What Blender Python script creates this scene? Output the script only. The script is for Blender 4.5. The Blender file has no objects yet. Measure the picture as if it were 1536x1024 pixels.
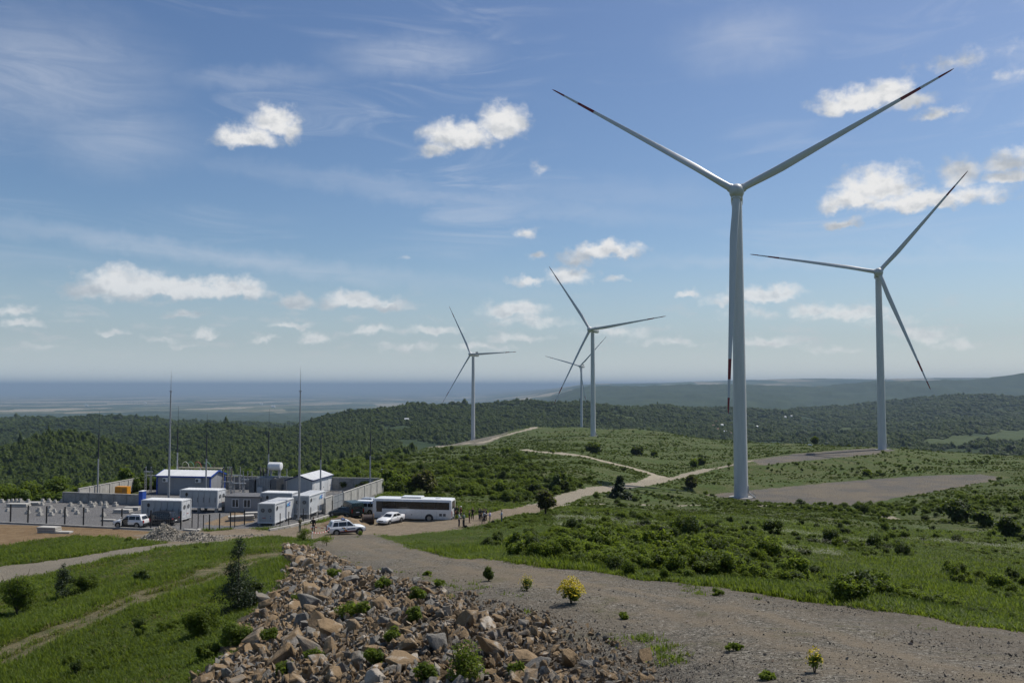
import bpy, bmesh, math, random
import numpy as np
from mathutils import Vector, Matrix, noise as mnoise
R = math.radians
PI = math.pi
random.seed(11)
rng = np.random.default_rng(11)
scene = bpy.context.scene
COL = scene.collection

# ------------------------------------------------------------------ camera
F = 1250.0                       # focal length in photo pixels (photo 1536 wide)
PITCH = math.atan(66 / F)        # horizon row 578
cam_d = bpy.data.cameras.new('camera')
cam = bpy.data.objects.new('camera', cam_d)
COL.objects.link(cam)
cam_d.sensor_width = 36
cam_d.lens = F / 1536 * 36
cam_d.clip_start = 0.2
cam_d.clip_end = 400000
cam.location = (0, 0, 0)
cam.rotation_euler = (PI / 2 + PITCH, 0, 0)
scene.camera = cam
CP, SP = math.cos(PITCH), math.sin(PITCH)


def ray(px, py):
    cx = (px - 768) / F
    cy = (512 - py) / F
    return np.array([cx, CP - cy * SP, SP + cy * CP])


def at(px, py, Y):
    d = ray(px, py)
    return d * (Y / d[1])


# ------------------------------------------------------------------ noise
def _hash(ix, iy, seed):
    h = (ix.astype(np.int64) * 374761393 + iy.astype(np.int64) * 668265263 + seed * 974634777) & 0xFFFFFFFF
    h = ((h ^ (h >> 13)) * 1274126177) & 0xFFFFFFFF
    h = h ^ (h >> 16)
    return (h & 0xFFFF) / 65535.0


def vnoise(x, y, seed=0):
    xi = np.floor(x); yi = np.floor(y)
    fx = x - xi; fy = y - yi
    fx = fx * fx * fx * (fx * (fx * 6 - 15) + 10); fy = fy * fy * fy * (fy * (fy * 6 - 15) + 10)
    a = _hash(xi, yi, seed); b = _hash(xi + 1, yi, seed)
    c = _hash(xi, yi + 1, seed); d = _hash(xi + 1, yi + 1, seed)
    return (a * (1 - fx) + b * fx) * (1 - fy) + (c * (1 - fx) + d * fx) * fy


def fbm(x, y, seed=0, octs=4, gain=.5):
    s = 0; a = 1; t = 0
    for k in range(octs):
        s = s + a * (vnoise(x, y, seed + k) * 2 - 1); t += a
        a *= gain; x = x * 2.03 + 17.1; y = y * 2.03 + 5.7
    return s / t


def sstep(a, b, x):
    t = np.clip((x - a) / (b - a), 0, 1)
    return t * t * (3 - 2 * t)


# ------------------------------------------------------------------ terrain
# columns: photo x -> list of (photo y, range in metres) of the ground, near to far; rows below an
# earlier one are ground hidden behind a crest
COLS = {
 -900: [(1024, 40), (900, 66), (838, 80), (812, 92), (802, 104), (790, 111), (752, 133), (878, 250), (735, 550), (665, 850), (700, 1300), (640, 2500), (625, 3500), (640, 5000), (612, 14000), (583, 90000)],
 0: [(1024, 38), (950, 50), (895, 64), (840, 78), (812, 92), (802, 104), (790, 111), (752, 133), (760, 142), (878, 250), (735, 550), (674, 850), (715, 1250), (648, 2100), (632, 3200), (640, 4500), (618, 11000), (599, 25000), (583, 90000)],
 110: [(1024, 35), (950, 46), (890, 60), (845, 75), (814, 91), (802, 104), (790, 111), (752, 133), (765, 144), (870, 250), (735, 550), (648, 880), (712, 1250), (644, 2200), (626, 3200), (640, 4500), (618, 11000), (599, 25000), (583, 90000)],
 200: [(1024, 33), (950, 42), (880, 56), (835, 76), (814, 91), (802, 104.5), (788, 111.5), (752, 135), (742, 150), (780, 190), (860, 280), (735, 560), (674, 850), (712, 1100), (650, 1700), (630, 2700), (640, 4500), (618, 11000), (599, 25000), (583, 90000)],
 330: [(1024, 28), (950, 38), (880, 52), (825, 78), (808, 96), (801, 105), (786, 113), (752, 135), (738, 150), (775, 200), (840, 300), (735, 620), (698, 900), (629, 1450), (660, 2200), (632, 3200), (640, 4500), (618, 11000), (599, 25000), (583, 90000)],
 400: [(1024, 25), (950, 35), (890, 47), (850, 60), (820, 80), (806, 97), (800, 105.5), (786, 113), (750, 136), (735, 151), (765, 210), (800, 300), (725, 620), (690, 850), (645, 1500), (660, 2200), (630, 3400), (640, 4500), (618, 11000), (599, 25000), (583, 90000)],
 500: [(1024, 23), (950, 30), (880, 42), (840, 57), (815, 80), (799, 105), (784, 115), (759, 130), (738, 148), (740, 175), (735, 240), (705, 420), (700, 520), (690, 850), (625, 2100), (660, 2800), (640, 4500), (618, 11000), (599, 25000), (583, 90000)],
 560: [(1024, 21.5), (950, 27), (880, 38), (840, 54), (815, 77), (799, 102), (784, 116), (763, 129), (745, 150), (736, 172), (712, 300), (694, 480), (680, 640), (690, 850), (655, 1400), (617, 2300), (650, 3000), (640, 4500), (618, 11000), (599, 25000), (583, 90000)],
 620: [(1024, 20.5), (950, 25.5), (880, 35), (840, 51), (815, 74), (799, 100), (785, 116), (768, 128), (750, 150), (738, 172), (705, 300), (688, 450), (675, 700), (672, 850), (685, 1100), (650, 1500), (606, 2400), (640, 3200), (640, 4500), (618, 11000), (599, 25000), (583, 90000)],
 710: [(1024, 19.5), (950, 24.5), (890, 31), (845, 46), (815, 71), (797, 97), (783, 117), (768, 130), (750, 165), (738, 190), (700, 320), (680, 500), (666, 800), (662, 1000), (690, 1250), (650, 1700), (597, 2500), (640, 3400), (640, 4500), (618, 11000), (599, 25000), (585, 60000), (583, 90000)],
 800: [(1024, 18.5), (940, 24), (900, 29), (860, 38), (840, 46), (815, 68), (790, 95), (776, 119), (764, 140), (750, 175), (735, 215), (700, 315), (680, 440), (657, 800), (642, 1050), (680, 1400), (650, 1800), (594, 2600), (640, 3500), (625, 5500), (600, 12000), (586, 30000), (583, 90000)],
 870: [(1024, 17.7), (940, 23.5), (900, 28), (862, 37), (845, 44), (815, 68), (788, 97), (770, 130), (757, 165), (740, 205), (700, 310), (680, 430), (657, 780), (638, 1020), (680, 1300), (650, 1800), (594, 2700), (640, 3500), (612, 5500), (616, 7000), (580, 9500), (589, 13000), (576, 20000), (582, 90000)],
 1000: [(1024, 16.5), (940, 23), (900, 28), (871, 34), (852, 46), (815, 75), (785, 115), (766, 160), (752, 220), (735, 262), (715, 345), (690, 470), (665, 690), (650, 900), (700, 1250), (668, 1700), (600, 3200), (640, 4200), (608, 5500), (612, 6500), (578, 9500), (590, 13000), (574, 20000), (581, 90000)],
 1110: [(1024, 15.8), (940, 22), (900, 27), (887, 30), (868, 43), (828, 63), (797, 92), (772, 145), (757, 215), (747, 285), (722, 340), (700, 420), (680, 520), (668, 700), (664, 780), (720, 1150), (668, 1700), (611, 3600), (636, 5200), (575, 9000), (590, 13000), (570, 20000), (581, 90000)],
 1220: [(1024, 15), (940, 22), (905, 27), (887, 40), (846, 62), (806, 97), (776, 155), (757, 271), (721, 345), (700, 410), (684, 480), (668, 600), (666, 660), (720, 1050), (672, 1800), (630, 3200), (607, 4500), (630, 6000), (577, 9500), (588, 13000), (567, 20000), (581, 90000)],
 1320: [(1024, 14.6), (940, 23), (916, 27), (892, 40), (850, 65), (812, 102), (782, 158), (758, 258), (718, 345), (700, 400), (676, 493), (669, 570), (720, 950), (666, 1900), (625, 3500), (601, 4700), (628, 6200), (573, 9500), (586, 13000), (568, 20000), (581, 90000)],
 1430: [(1024, 14.2), (955, 22.5), (932, 26), (915, 37), (865, 63), (820, 98), (785, 152), (752, 225), (716, 345), (700, 405), (685, 500), (678, 580), (725, 950), (672, 1600), (650, 2200), (622, 3300), (588, 4600), (622, 6500), (574, 9500), (586, 13000), (566, 20000), (581, 90000)],
 1536: [(1024, 14), (965, 22), (946, 26), (932, 37), (880, 62), (830, 96), (790, 142), (760, 192), (735, 250), (712, 335), (692, 450), (682, 560), (730, 950), (680, 1500), (660, 2000), (628, 3200), (593, 4600), (622, 6500), (563, 9500), (586, 13000), (566, 20000), (581, 90000)],
 2400: [(1024, 14), (980, 22), (962, 26), (945, 37), (890, 62), (835, 96), (795, 142), (765, 192), (738, 250), (714, 335), (694, 450), (686, 560), (730, 950), (680, 1500), (660, 2000), (625, 3200), (591, 4600), (604, 6500), (563, 9500), (586, 13000), (566, 20000), (581, 90000)],
}


def azof(px, py=578):
    d = ray(px, py)
    return math.atan2(d[0], d[1])


def drop(px, py):
    d = ray(px, py)
    return -d[2] / math.hypot(d[0], d[1])


LR0, LR1 = math.log(1.0), math.log(130000.0)
NLR = 1200
LRS = np.linspace(LR0, LR1, NLR)
_cx = sorted(COLS)
_ctab = []
for px in _cx:
    _k = 1 / math.cos(min(.75, abs(azof(px)))) if True else 1
    prof = [(py, y_ * _k) for py, y_ in COLS[px]]
    lr = [math.log(r) for _, r in prof]
    z = [drop(px, py) * r for py, r in prof]          # height below camera
    # near ground: gently level towards the camera's own stand
    r0, z0 = prof[0][1], z[0]
    lr = [math.log(1.0), math.log(r0 * .55)] + lr
    z = [min(z0 * .72, 5.2), z0 * .86] + z
    tt = np.interp(LRS, lr, np.array(z) / np.exp(np.array(lr)))
    # smooth the tangent profile lightly
    k = np.exp(-np.linspace(-2, 2, 13) ** 2); k /= k.sum()
    tz = np.convolve(np.pad(tt, 6, mode='edge'), k, 'valid')
    _ctab.append(tz)
_ctab = np.array(_ctab)
NAZ = 721
AZS = np.linspace(-PI / 2 * .95, PI / 2 * .95, NAZ)
_caz = np.array([azof(px) for px in _cx])
TAB = np.empty((NAZ, NLR))
for j in range(NLR):
    TAB[:, j] = np.interp(AZS, _caz, _ctab[:, j])
k = np.exp(-np.linspace(-2, 2, 15) ** 2); k /= k.sum()
TAB = np.apply_along_axis(lambda v: np.convolve(np.pad(v, 7, mode='edge'), k, 'valid'), 0, TAB)


def tlook(x, y):
    r = np.maximum(np.hypot(x, y), 1.0)
    az = np.arctan2(x, y)
    fa = np.clip((az - AZS[0]) / (AZS[1] - AZS[0]), 0, NAZ - 1.001)
    fl = np.clip((np.log(r) - LR0) / (LRS[1] - LRS[0]), 0, NLR - 1.001)
    i = fa.astype(int); j = fl.astype(int)
    u = fa - i; v = fl - j
    t = (TAB[i, j] * (1 - u) + TAB[i + 1, j] * u) * (1 - v) + (TAB[i, j + 1] * (1 - u) + TAB[i + 1, j + 1] * u) * v
    return -t * r


def poly_sd(x, y, poly):
    """signed distance to polygon, positive inside"""
    x = np.asarray(x, float); y = np.asarray(y, float)
    best = np.full(x.shape, 1e18); ins = np.zeros(x.shape, bool)
    n = len(poly)
    for a in range(n):
        x0, y0 = poly[a][:2]; x1, y1 = poly[(a + 1) % n][:2]
        dx, dy = x1 - x0, y1 - y0
        t = np.clip(((x - x0) * dx + (y - y0) * dy) / max(dx * dx + dy * dy, 1e-9), 0, 1)
        best = np.minimum(best, (x - x0 - t * dx) ** 2 + (y - y0 - t * dy) ** 2)
        if y0 != y1:
            c = ((y0 > y) != (y1 > y)) & (x < (x1 - x0) * (y - y0) / (y1 - y0) + x0)
            ins ^= c
    d = np.sqrt(best)
    return np.where(ins, d, -d)


def line_d(x, y, pts):
    best = np.full(np.shape(x), 1e18)
    for a in range(len(pts) - 1):
        x0, y0 = pts[a][:2]; x1, y1 = pts[a + 1][:2]
        dx, dy = x1 - x0, y1 - y0
        t = np.clip(((x - x0) * dx + (y - y0) * dy) / max(dx * dx + dy * dy, 1e-9), 0, 1)
        best = np.minimum(best, (x - x0 - t * dx) ** 2 + (y - y0 - t * dy) ** 2)
    return np.sqrt(best)


def gbase(px, py, rmax=1e9):
    """first hit of the photo ray with the smooth terrain"""
    d = ray(px, py); h = math.hypot(d[0], d[1])
    rs = np.exp(np.linspace(math.log(8), math.log(60000), 4000))
    x = d[0] / h * rs; y = d[1] / h * rs; z = d[2] / h * rs
    g = HFUN(x, y)
    below = np.nonzero(z <= g)[0]
    k = below[0] if len(below) else len(rs) - 1
    if k > 0:
        a = z[k - 1] - g[k - 1]; b = z[k] - g[k]
        t = a / (a - b) if a != b else 0
        r = rs[k - 1] + (rs[k] - rs[k - 1]) * t
    else:
        r = rs[0]
    return np.array([d[0] / h * r, d[1] / h * r, d[2] / h * r])


HFUN = tlook
# compound (flat) and turbine pads
PADZ = -18.75
E1 = np.array([math.cos(R(9.1)), -math.sin(R(9.1))])
E2 = np.array([math.sin(R(9.1)), math.cos(R(9.1))])


def onplane(px, py, z):
    d = ray(px, py)
    return d * (z / d[2])


YARD = [onplane(*p, PADZ)[:2] for p in [(-420, 776), (0, 786), (120, 790), (236, 797), (330, 793), (420, 791), (500, 776), (517, 762), (580, 738), (480, 733), (345, 731), (222, 734), (205, 742), (95, 751), (-420, 750)]]
PAD1Z, PAD2Z = -38.5, -37.8
PAD1 = [onplane(*p, PAD1Z)[:2] for p in [(1052, 743), (1130, 735), (1250, 723), (1390, 713), (1470, 711), (1505, 716), (1470, 727), (1400, 738), (1335, 747), (1300, 757), (1200, 758.5), (1090, 754)]]
PAD2 = [onplane(*p, PAD2Z)[:2] for p in [(1130, 690), (1200, 680), (1310, 671.5), (1345, 674), (1300, 682), (1210, 690), (1140, 697)]]


def HFUN2(x, y):
    z = tlook(x, y)
    r = np.hypot(x, y)
    for poly, pz, soft in ((YARD, PADZ, 7.0), (PAD1, PAD1Z, 14.0), (PAD2, PAD2Z, 25.0)):
        w = sstep(-soft, 0.3, poly_sd(x, y, poly))
        z = z * (1 - w) + pz * w
    return z


HFUN = HFUN2
_far = None


def relief(x, y):
    """small natural relief added on top of the smooth terrain"""
    r = np.hypot(x, y)
    w_near = sstep(8, 25, r)
    flat = np.clip(np.maximum.reduce([poly_sd(x, y, YARD) / 5 + 1, poly_sd(x, y, PAD1) / 8 + 1, poly_sd(x, y, PAD2) / 8 + 1]), 0, 1)
    z = (fbm(x / 7, y / 7, 3, 4) * .32 * w_near + fbm(x / 1.3, y / 1.3, 9, 3) * .05) * (1 - .95 * flat)
    z = z + fbm(x / 45, y / 45, 21, 3) * .9 * sstep(60, 200, r) * (1 - flat)
    z = z + fbm(x / 230, y / 230, 31, 4) * 13 * sstep(500, 1100, r) * sstep(40000, 9000, r)
    az_ = np.arctan2(x, y)
    z = z - 6.5 * sstep(480, 680, r) * (1 - sstep(R(-8.5), R(-5), az_) * sstep(1160, 1030, r)) * sstep(6000, 3500, r)
    z = z + fbm(x / 75, y / 75, 47, 3) * 7 * sstep(1300, 2600, r) * sstep(16000, 9000, r)
    z = z + fbm(x / 520, y / 520, 57, 4) * 26 * sstep(1500, 2600, r) * sstep(15000, 8000, r)
    z = z + fbm(x / 1100, y / 1100, 41, 6, .55) * 75 * sstep(4200, 7500, r) * sstep(26000, 9000, r) * sstep(-.12, .12, np.arctan2(x, y))
    return z


def H(x, y):
    x = np.asarray(x, float); y = np.asarray(y, float)
    return HFUN2(x, y) + relief(x, y)


def Hs(x, y):
    return float(H(np.array([x]), np.array([y]))[0])


def G(px, py):
    """photo pixel -> point on the finished ground"""
    global HFUN
    HFUN = H
    p = gbase(px, py)
    HFUN = HFUN2
    p[2] = Hs(p[0], p[1])
    return p


def PXY(p):
    """world points (N,3) -> photo pixels (layout helper)"""
    p = np.asarray(p, float)
    z = p[..., 1] * CP + p[..., 2] * SP
    z = np.where(z > .01, z, .01)
    v = -p[..., 1] * SP + p[..., 2] * CP
    return 768 + F * p[..., 0] / z, 512 - F * v / z


# ------------------------------------------------------------------ object helpers
def tag(o, label=None, cat=None, group=None, kind=None):
    if label: o['label'] = label
    if cat: o['category'] = cat
    if group: o['group'] = group
    if kind: o['kind'] = kind
    return o


def empty(name, loc=(0, 0, 0), rz=0.0, label=None, cat=None, group=None):
    o = bpy.data.objects.new(name, None)
    o.empty_display_size = .3
    COL.objects.link(o)
    o.location = loc
    o.rotation_euler = (0, 0, rz)
    return tag(o, label, cat, group)


def kids(o):
    return [c for c in bpy.data.objects if c.parent == o]


def copy_tree(o, parent=None):
    c = o.copy(); COL.objects.link(c)
    if parent is not None:
        c.parent = parent
    for ch in list(o.children):
        copy_tree(ch, c)
    return c


class MB:
    """collects shapes into ONE mesh"""
    def __init__(s):
        s.v = []; s.f = []; s.m = []

    def add(s, verts, faces, m=0):
        b = len(s.v)
        s.v += [tuple(map(float, q)) for q in verts]
        for fc in faces:
            s.f.append(tuple(b + i for i in fc)); s.m.append(m)
        return s

    def box(s, c, d, rz=0, m=0, rx=0, ry=0, taper=1.0):
        hx, hy, hz = d[0] / 2, d[1] / 2, d[2] / 2
        M = Matrix.Rotation(rz, 3, 'Z') @ Matrix.Rotation(ry, 3, 'Y') @ Matrix.Rotation(rx, 3, 'X')
        vs = []
        for z in (-1, 1):
            k = taper if z > 0 else 1
            for x, y in ((-1, -1), (1, -1), (1, 1), (-1, 1)):
                vs.append(M @ Vector((x * hx * k, y * hy * k, z * hz)) + Vector(c))
        return s.add(vs, [(3, 2, 1, 0), (4, 5, 6, 7), (0, 1, 5, 4), (1, 2, 6, 5), (2, 3, 7, 6), (3, 0, 4, 7)], m)

    def cbox(s, c, d, ch=.03, rz=0, m=0):
        """chamfered box"""
        hx, hy, hz = d[0] / 2, d[1] / 2, d[2] / 2
        bm = bmesh.new()
        bmesh.ops.create_cube(bm, size=1)
        bmesh.ops.scale(bm, vec=d, verts=bm.verts)
        bmesh.ops.bevel(bm, geom=list(bm.edges), offset=min(ch, .45 * min(d)), segments=2, affect='EDGES')
        M = Matrix.Rotation(rz, 3, 'Z')
        bm.verts.index_update()
        s.add([M @ v.co + Vector(c) for v in bm.verts], [[v.index for v in f.verts] for f in bm.faces], m)
        bm.free()
        return s

    def bar(s, a, b, w, h=None, m=0, up=(0, 0, 1)):
        a = Vector(a); b = Vector(b); h = w if h is None else h
        d = (b - a).normalized(); u = Vector(up)
        if abs(d.dot(u)) > .98: u = Vector((1, 0, 0))
        sx = d.cross(u).normalized(); sz = sx.cross(d).normalized()
        vs = []
        for q in (a, b):
            for i, j in ((-1, -1), (1, -1), (1, 1), (-1, 1)):
                vs.append(q + sx * (i * w / 2) + sz * (j * h / 2))
        return s.add(vs, [(0, 1, 2, 3), (7, 6, 5, 4), (0, 4, 5, 1), (1, 5, 6, 2), (2, 6, 7, 3), (3, 7, 4, 0)], m)

    def tube(s, pts, rad, n=10, m=0, cap=True):
        pts = [Vector(p) for p in pts]
        if not hasattr(rad, '__len__'): rad = [rad] * len(pts)
        b = len(s.v)
        for i, p in enumerate(pts):
            d = (pts[min(i + 1, len(pts) - 1)] - pts[max(i - 1, 0)]).normalized()
            u = Vector((0, 0, 1)) if abs(d.z) < .95 else Vector((1, 0, 0))
            sx = d.cross(u).normalized(); sy = sx.cross(d).normalized()
            for k in range(n):
                a = 2 * PI * k / n
                s.v.append(tuple(p + sx * (math.cos(a) * rad[i]) + sy * (math.sin(a) * rad[i])))
        for i in range(len(pts) - 1):
            for k in range(n):
                s.f.append((b + i * n + k, b + i * n + (k + 1) % n, b + (i + 1) * n + (k + 1) % n, b + (i + 1) * n + k)); s.m.append(m)
        if cap:
            s.f.append(tuple(b + k for k in reversed(range(n)))); s.m.append(m)
            q = b + (len(pts) - 1) * n
            s.f.append(tuple(q + k for k in range(n))); s.m.append(m)
        return s

    def prism(s, poly, y0, y1, m=0, axis='y'):
        """polygon in (x,z) swept along y (or (x,y) along z)"""
        n = len(poly)
        if axis == 'y':
            vs = [(x, y0, z) for x, z in poly] + [(x, y1, z) for x, z in poly]
        else:
            vs = [(x, y, y0) for x, y in poly] + [(x, y, y1) for x, y in poly]
        fs = [tuple(range(n)), tuple(reversed(range(n, 2 * n)))]
        for i in range(n):
            j = (i + 1) % n
            fs.append((i, i + n, j + n, j))
        return s.add(vs, fs, m)

    def quad(s, a, b, c, d, m=0):
        return s.add([a, b, c, d], [(0, 1, 2, 3)], m)

    def build(s, name, mats, parent=None, loc=None, rz=None, smooth=False, recalc=True):
        me = bpy.data.meshes.new(name)
        me.from_pydata(s.v, [], s.f)
        if not isinstance(mats, (list, tuple)): mats = [mats]
        for q in mats: me.materials.append(q)
        me.polygons.foreach_set('material_index', s.m)
        if recalc:
            bm = bmesh.new(); bm.from_mesh(me)
            bmesh.ops.recalc_face_normals(bm, faces=bm.faces)
            bm.to_mesh(me); bm.free()
        if smooth:
            me.polygons.foreach_set('use_smooth', [True] * len(me.polygons))
            try: me.set_sharp_from_angle(angle=R(38))
            except Exception: pass
        o = bpy.data.objects.new(name, me)
        COL.objects.link(o)
        if parent is not None: o.parent = parent
        if loc is not None: o.location = loc
        if rz is not None: o.rotation_euler = (0, 0, rz)
        return o


# ------------------------------------------------------------------ materials
class NT:
    def __init__(s, tree):
        s.t = tree; s.n = tree.nodes; s.l = tree.links

    def node(s, typ, **kw):
        q = s.n.new(typ)
        for k_, v_ in kw.items(): setattr(q, k_, v_)
        return q

    def put(s, sock, val):
        if val is None: return
        if isinstance(val, bpy.types.NodeSocket): s.l.new(val, sock)
        else:
            if hasattr(sock.default_value, '__len__') and len(sock.default_value) == 4 and len(val) == 3: val = tuple(val) + (1,)
            sock.default_value = val

    def m(s, op, a, b=None, c=None, clamp=False):
        q = s.node('ShaderNodeMath', operation=op); q.use_clamp = clamp
        s.put(q.inputs[0], a); s.put(q.inputs[1], b); s.put(q.inputs[2], c)
        return q.outputs[0]

    def vm(s, op, a, b=None):
        q = s.node('ShaderNodeVectorMath', operation=op)
        s.put(q.inputs[0], a)
        if b is not None:
            if op == 'SCALE': s.put(q.inputs[3], b)
            else: s.put(q.inputs[1], b)
        return q.outputs['Value'] if op in ('LENGTH', 'DOT_PRODUCT', 'DISTANCE') else q.outputs[0]

    def mix(s, fac, a, b, mode='MIX'):
        q = s.node('ShaderNodeMix', data_type='RGBA', blend_type=mode)
        s.put(q.inputs[0], fac); s.put(q.inputs[6], a); s.put(q.inputs[7], b)
        return q.outputs[2]

    def noise(s, vec, scale, detail=4, rough=.55, dist=0.0, dims='3D'):
        q = s.node('ShaderNodeTexNoise', noise_dimensions=dims)
        s.put(q.inputs['Vector'], vec)
        q.inputs['Scale'].default_value = scale; q.inputs['Detail'].default_value = detail
        q.inputs['Roughness'].default_value = rough; q.inputs['Distortion'].default_value = dist
        return q.outputs['Fac']

    def voro(s, vec, scale, feature='F1', out='Distance', rnd=1.0):
        q = s.node('ShaderNodeTexVoronoi', feature=feature)
        s.put(q.inputs['Vector'], vec); q.inputs['Scale'].default_value = scale
        q.inputs['Randomness'].default_value = rnd
        return q.outputs[out]

    def rng(s, x, a, b, c=0.0, d=1.0, smooth=True):
        q = s.node('ShaderNodeMapRange', interpolation_type='SMOOTHSTEP' if smooth else 'LINEAR')
        s.put(q.inputs[0], x)
        for i, v_ in enumerate((a, b, c, d)): s.put(q.inputs[1 + i], v_)
        return q.outputs[0]

    def ramp(s, x, stops):
        q = s.node('ShaderNodeValToRGB')
        e = q.color_ramp.elements
        while len(e) < len(stops): e.new(.5)
        for el, (p_, c_) in zip(e, stops):
            el.position = p_; el.color = tuple(c_) + (1,) if len(c_) == 3 else c_
        s.put(q.inputs[0], x)
        return q.outputs[0]

    def attr(s, name, out='Fac'):
        return s.node('ShaderNodeAttribute', attribute_name=name).outputs[out]

    def pos(s):
        return s.node('ShaderNodeNewGeometry').outputs['Position']

    def obj(s):
        return s.node('ShaderNodeTexCoord').outputs['Object']

    def bump(s, h, strength=.3, dist=.05):
        q = s.node('ShaderNodeBump'); q.inputs['Strength'].default_value = strength
        q.inputs['Distance'].default_value = dist
        s.put(q.inputs['Height'], h)
        return q.outputs[0]


def newmat(name):
    mt = bpy.data.materials.new(name); mt.use_nodes = True
    t = NT(mt.node_tree)
    b = mt.node_tree.nodes['Principled BSDF']
    return mt, t, b


_mc = {}


def mat(name, col, rough=.6, metal=0.0, var=.12, scale=3.0, bump=0.0, spec=.4, dirt=None):
    if name in _mc: return _mc[name]
    mt, t, b = newmat(name)
    p = t.obj()
    n1 = t.noise(p, scale, 5, .6)
    n2 = t.noise(p, scale * 7, 3, .6)
    f = t.m('ADD', t.m('MULTIPLY', n1, .7), t.m('MULTIPLY', n2, .3))
    lo = tuple(max(0, c * (1 - var * 1.6)) for c in col); hi = tuple(min(1, c * (1 + var * 1.2)) for c in col)
    c = t.mix(t.rng(f, .3, .7), lo, hi)
    if dirt:
        c = t.mix(t.m('MULTIPLY', t.rng(t.noise(p, scale * .6, 6, .7), .5, .75), dirt[3]), c, dirt[:3])
    t.put(b.inputs['Base Color'], c)
    t.put(b.inputs['Roughness'], t.rng(n1, .2, .8, max(.03, rough - .08), min(1, rough + .1)))
    b.inputs['Metallic'].default_value = metal
    b.inputs['Specular IOR Level'].default_value = spec
    if bump: t.put(b.inputs['Normal'], t.bump(n2, bump, .02))
    _mc[name] = mt
    return mt
# ------------------------------------------------------------------ light, world, render settings
SUN_AZ, SUN_EL = R(56), R(57)            # sun to the right and a little beyond the scene
sd = Vector((math.sin(SUN_AZ) * math.cos(SUN_EL), math.cos(SUN_AZ) * math.cos(SUN_EL), math.sin(SUN_EL)))
sl = bpy.data.lights.new('sun', 'SUN'); sl.energy = 4.2; sl.angle = R(.53); sl.color = (1.0, .955, .88)
so = bpy.data.objects.new('sun', sl); COL.objects.link(so)
so.rotation_euler = (-sd).to_track_quat('-Z', 'Y').to_euler()
so.location = (60, 40, 120)

world = bpy.data.worlds.new('World'); scene.world = world; world.use_nodes = True
wt = NT(world.node_tree)
for q in list(wt.n): wt.n.remove(q)
sky = wt.node('ShaderNodeTexSky', sky_type='NISHITA')
sky.sun_disc = False; sky.sun_elevation = SUN_EL; sky.sun_rotation = SUN_AZ
sky.altitude = 500; sky.air_density = 1.0; sky.dust_density = 1.6; sky.ozone_density = 2.0
tcw = wt.node('ShaderNodeTexCoord').outputs['Generated']
sep = wt.node('ShaderNodeSeparateXYZ'); wt.l.new(tcw, sep.inputs[0])
az = wt.m('ARCTAN2', sep.outputs[0], sep.outputs[1])
el = wt.m('ARCSINE', sep.outputs[2])
com = wt.node('ShaderNodeCombineXYZ'); wt.l.new(az, com.inputs[0]); wt.l.new(el, com.inputs[1])
uv = com.outputs[0]


def dirang(px, py):
    d = ray(px, py); d = d / np.linalg.norm(d)
    return math.atan2(d[0], d[1]), math.asin(d[2])


# cumulus: photo x, y, half width, half height, flat base?, weight
CL = [(372, 212, 48, 24, 1, 1), (412, 188, 38, 28, 1, 1), (440, 196, 16, 22, 0, .8),
      (690, 208, 60, 26, 1, 1), (755, 190, 44, 34, 1, 1), (655, 222, 32, 14, 0, .8),
      (185, 430, 58, 29, 1, 1), (160, 438, 52, 14, 0, .9), (270, 438, 100, 18, 1, 1), (350, 438, 54, 19, 1, 1),
      (445, 454, 40, 12, 1, .9), (535, 455, 62, 17, 1, 1), (585, 460, 36, 12, 1, .9),
      (915, 378, 56, 17, 1, .95), (862, 392, 32, 20, 1, .9), (855, 413, 40, 14, 0, .85), (790, 419, 30, 8, 0, .7), (806, 384, 14, 8, 0, .7),
      (1285, 155, 58, 22, 1, 1), (1325, 143, 46, 22, 1, 1), (1362, 150, 40, 12, 0, .75), (1402, 174, 30, 11, 1, .8),
      (1315, 285, 55, 36, 1, 1), (1280, 305, 46, 22, 1, 1), (1390, 305, 100, 19, 1, 1), (1440, 258, 26, 24, 0, .75), (1268, 339, 28, 10, 1, .85),
      (1515, 246, 34, 20, 1, .85), (1508, 268, 34, 15, 1, .85),
      (770, 466, 52, 17, 1, 1), (800, 480, 60, 9, 0, .6), (1145, 443, 56, 16, 1, 1), (1100, 452, 44, 12, 1, .8), (1120, 468, 50, 8, 0, .5),
      (1225, 467, 38, 13, 1, .9), (1275, 473, 60, 14, 1, .9), (1340, 480, 40, 8, 0, .5), (1385, 503, 44, 13, 1, .85), (1440, 514, 30, 7, 0, .6),
      (1155, 516, 46, 11, 1, .8), (275, 472, 30, 9, 1, .85), (168, 500, 22, 7, 1, .85), (314, 503, 15, 12, 1, .85), (472, 510, 28, 13, 1, .85),
      (437, 491, 30, 7, 1, .7), (556, 497, 40, 8, 1, .75), (648, 497, 46, 10, 1, .8), (775, 509, 54, 9, 1, .7), (610, 520, 50, 7, 0, .6),
      (18, 468, 26, 9, 1, .7), (34, 486, 20, 6, 1, .7), (1030, 442, 15, 8, 1, .8), (1010, 515, 50, 9, 1, .6), (930, 498, 60, 10, 0, .55), (395, 510, 24, 6, 1, .55),
      (285, 519, 30, 6, 1, .5), (720, 522, 60, 6, 0, .5), (60, 520, 30, 6, 0, .4), (1250, 522, 60, 6, 0, .5), (240, 508, 24, 5, 0, .5), (120, 470, 40, 5, 0, .3),
      (786, 349, 18, 8, 0, .55), (925, 421, 20, 6, 0, .5), (1440, 90, 56, 13, 0, .32), (1515, 108, 36, 8, 0, .28), (808, 248, 14, 8, 0, .2), (615, 385, 16, 5, 0, .2)]
wt_warp = wt.node('ShaderNodeTexNoise', noise_dimensions='2D'); wt.l.new(uv, wt_warp.inputs['Vector'])
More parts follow.
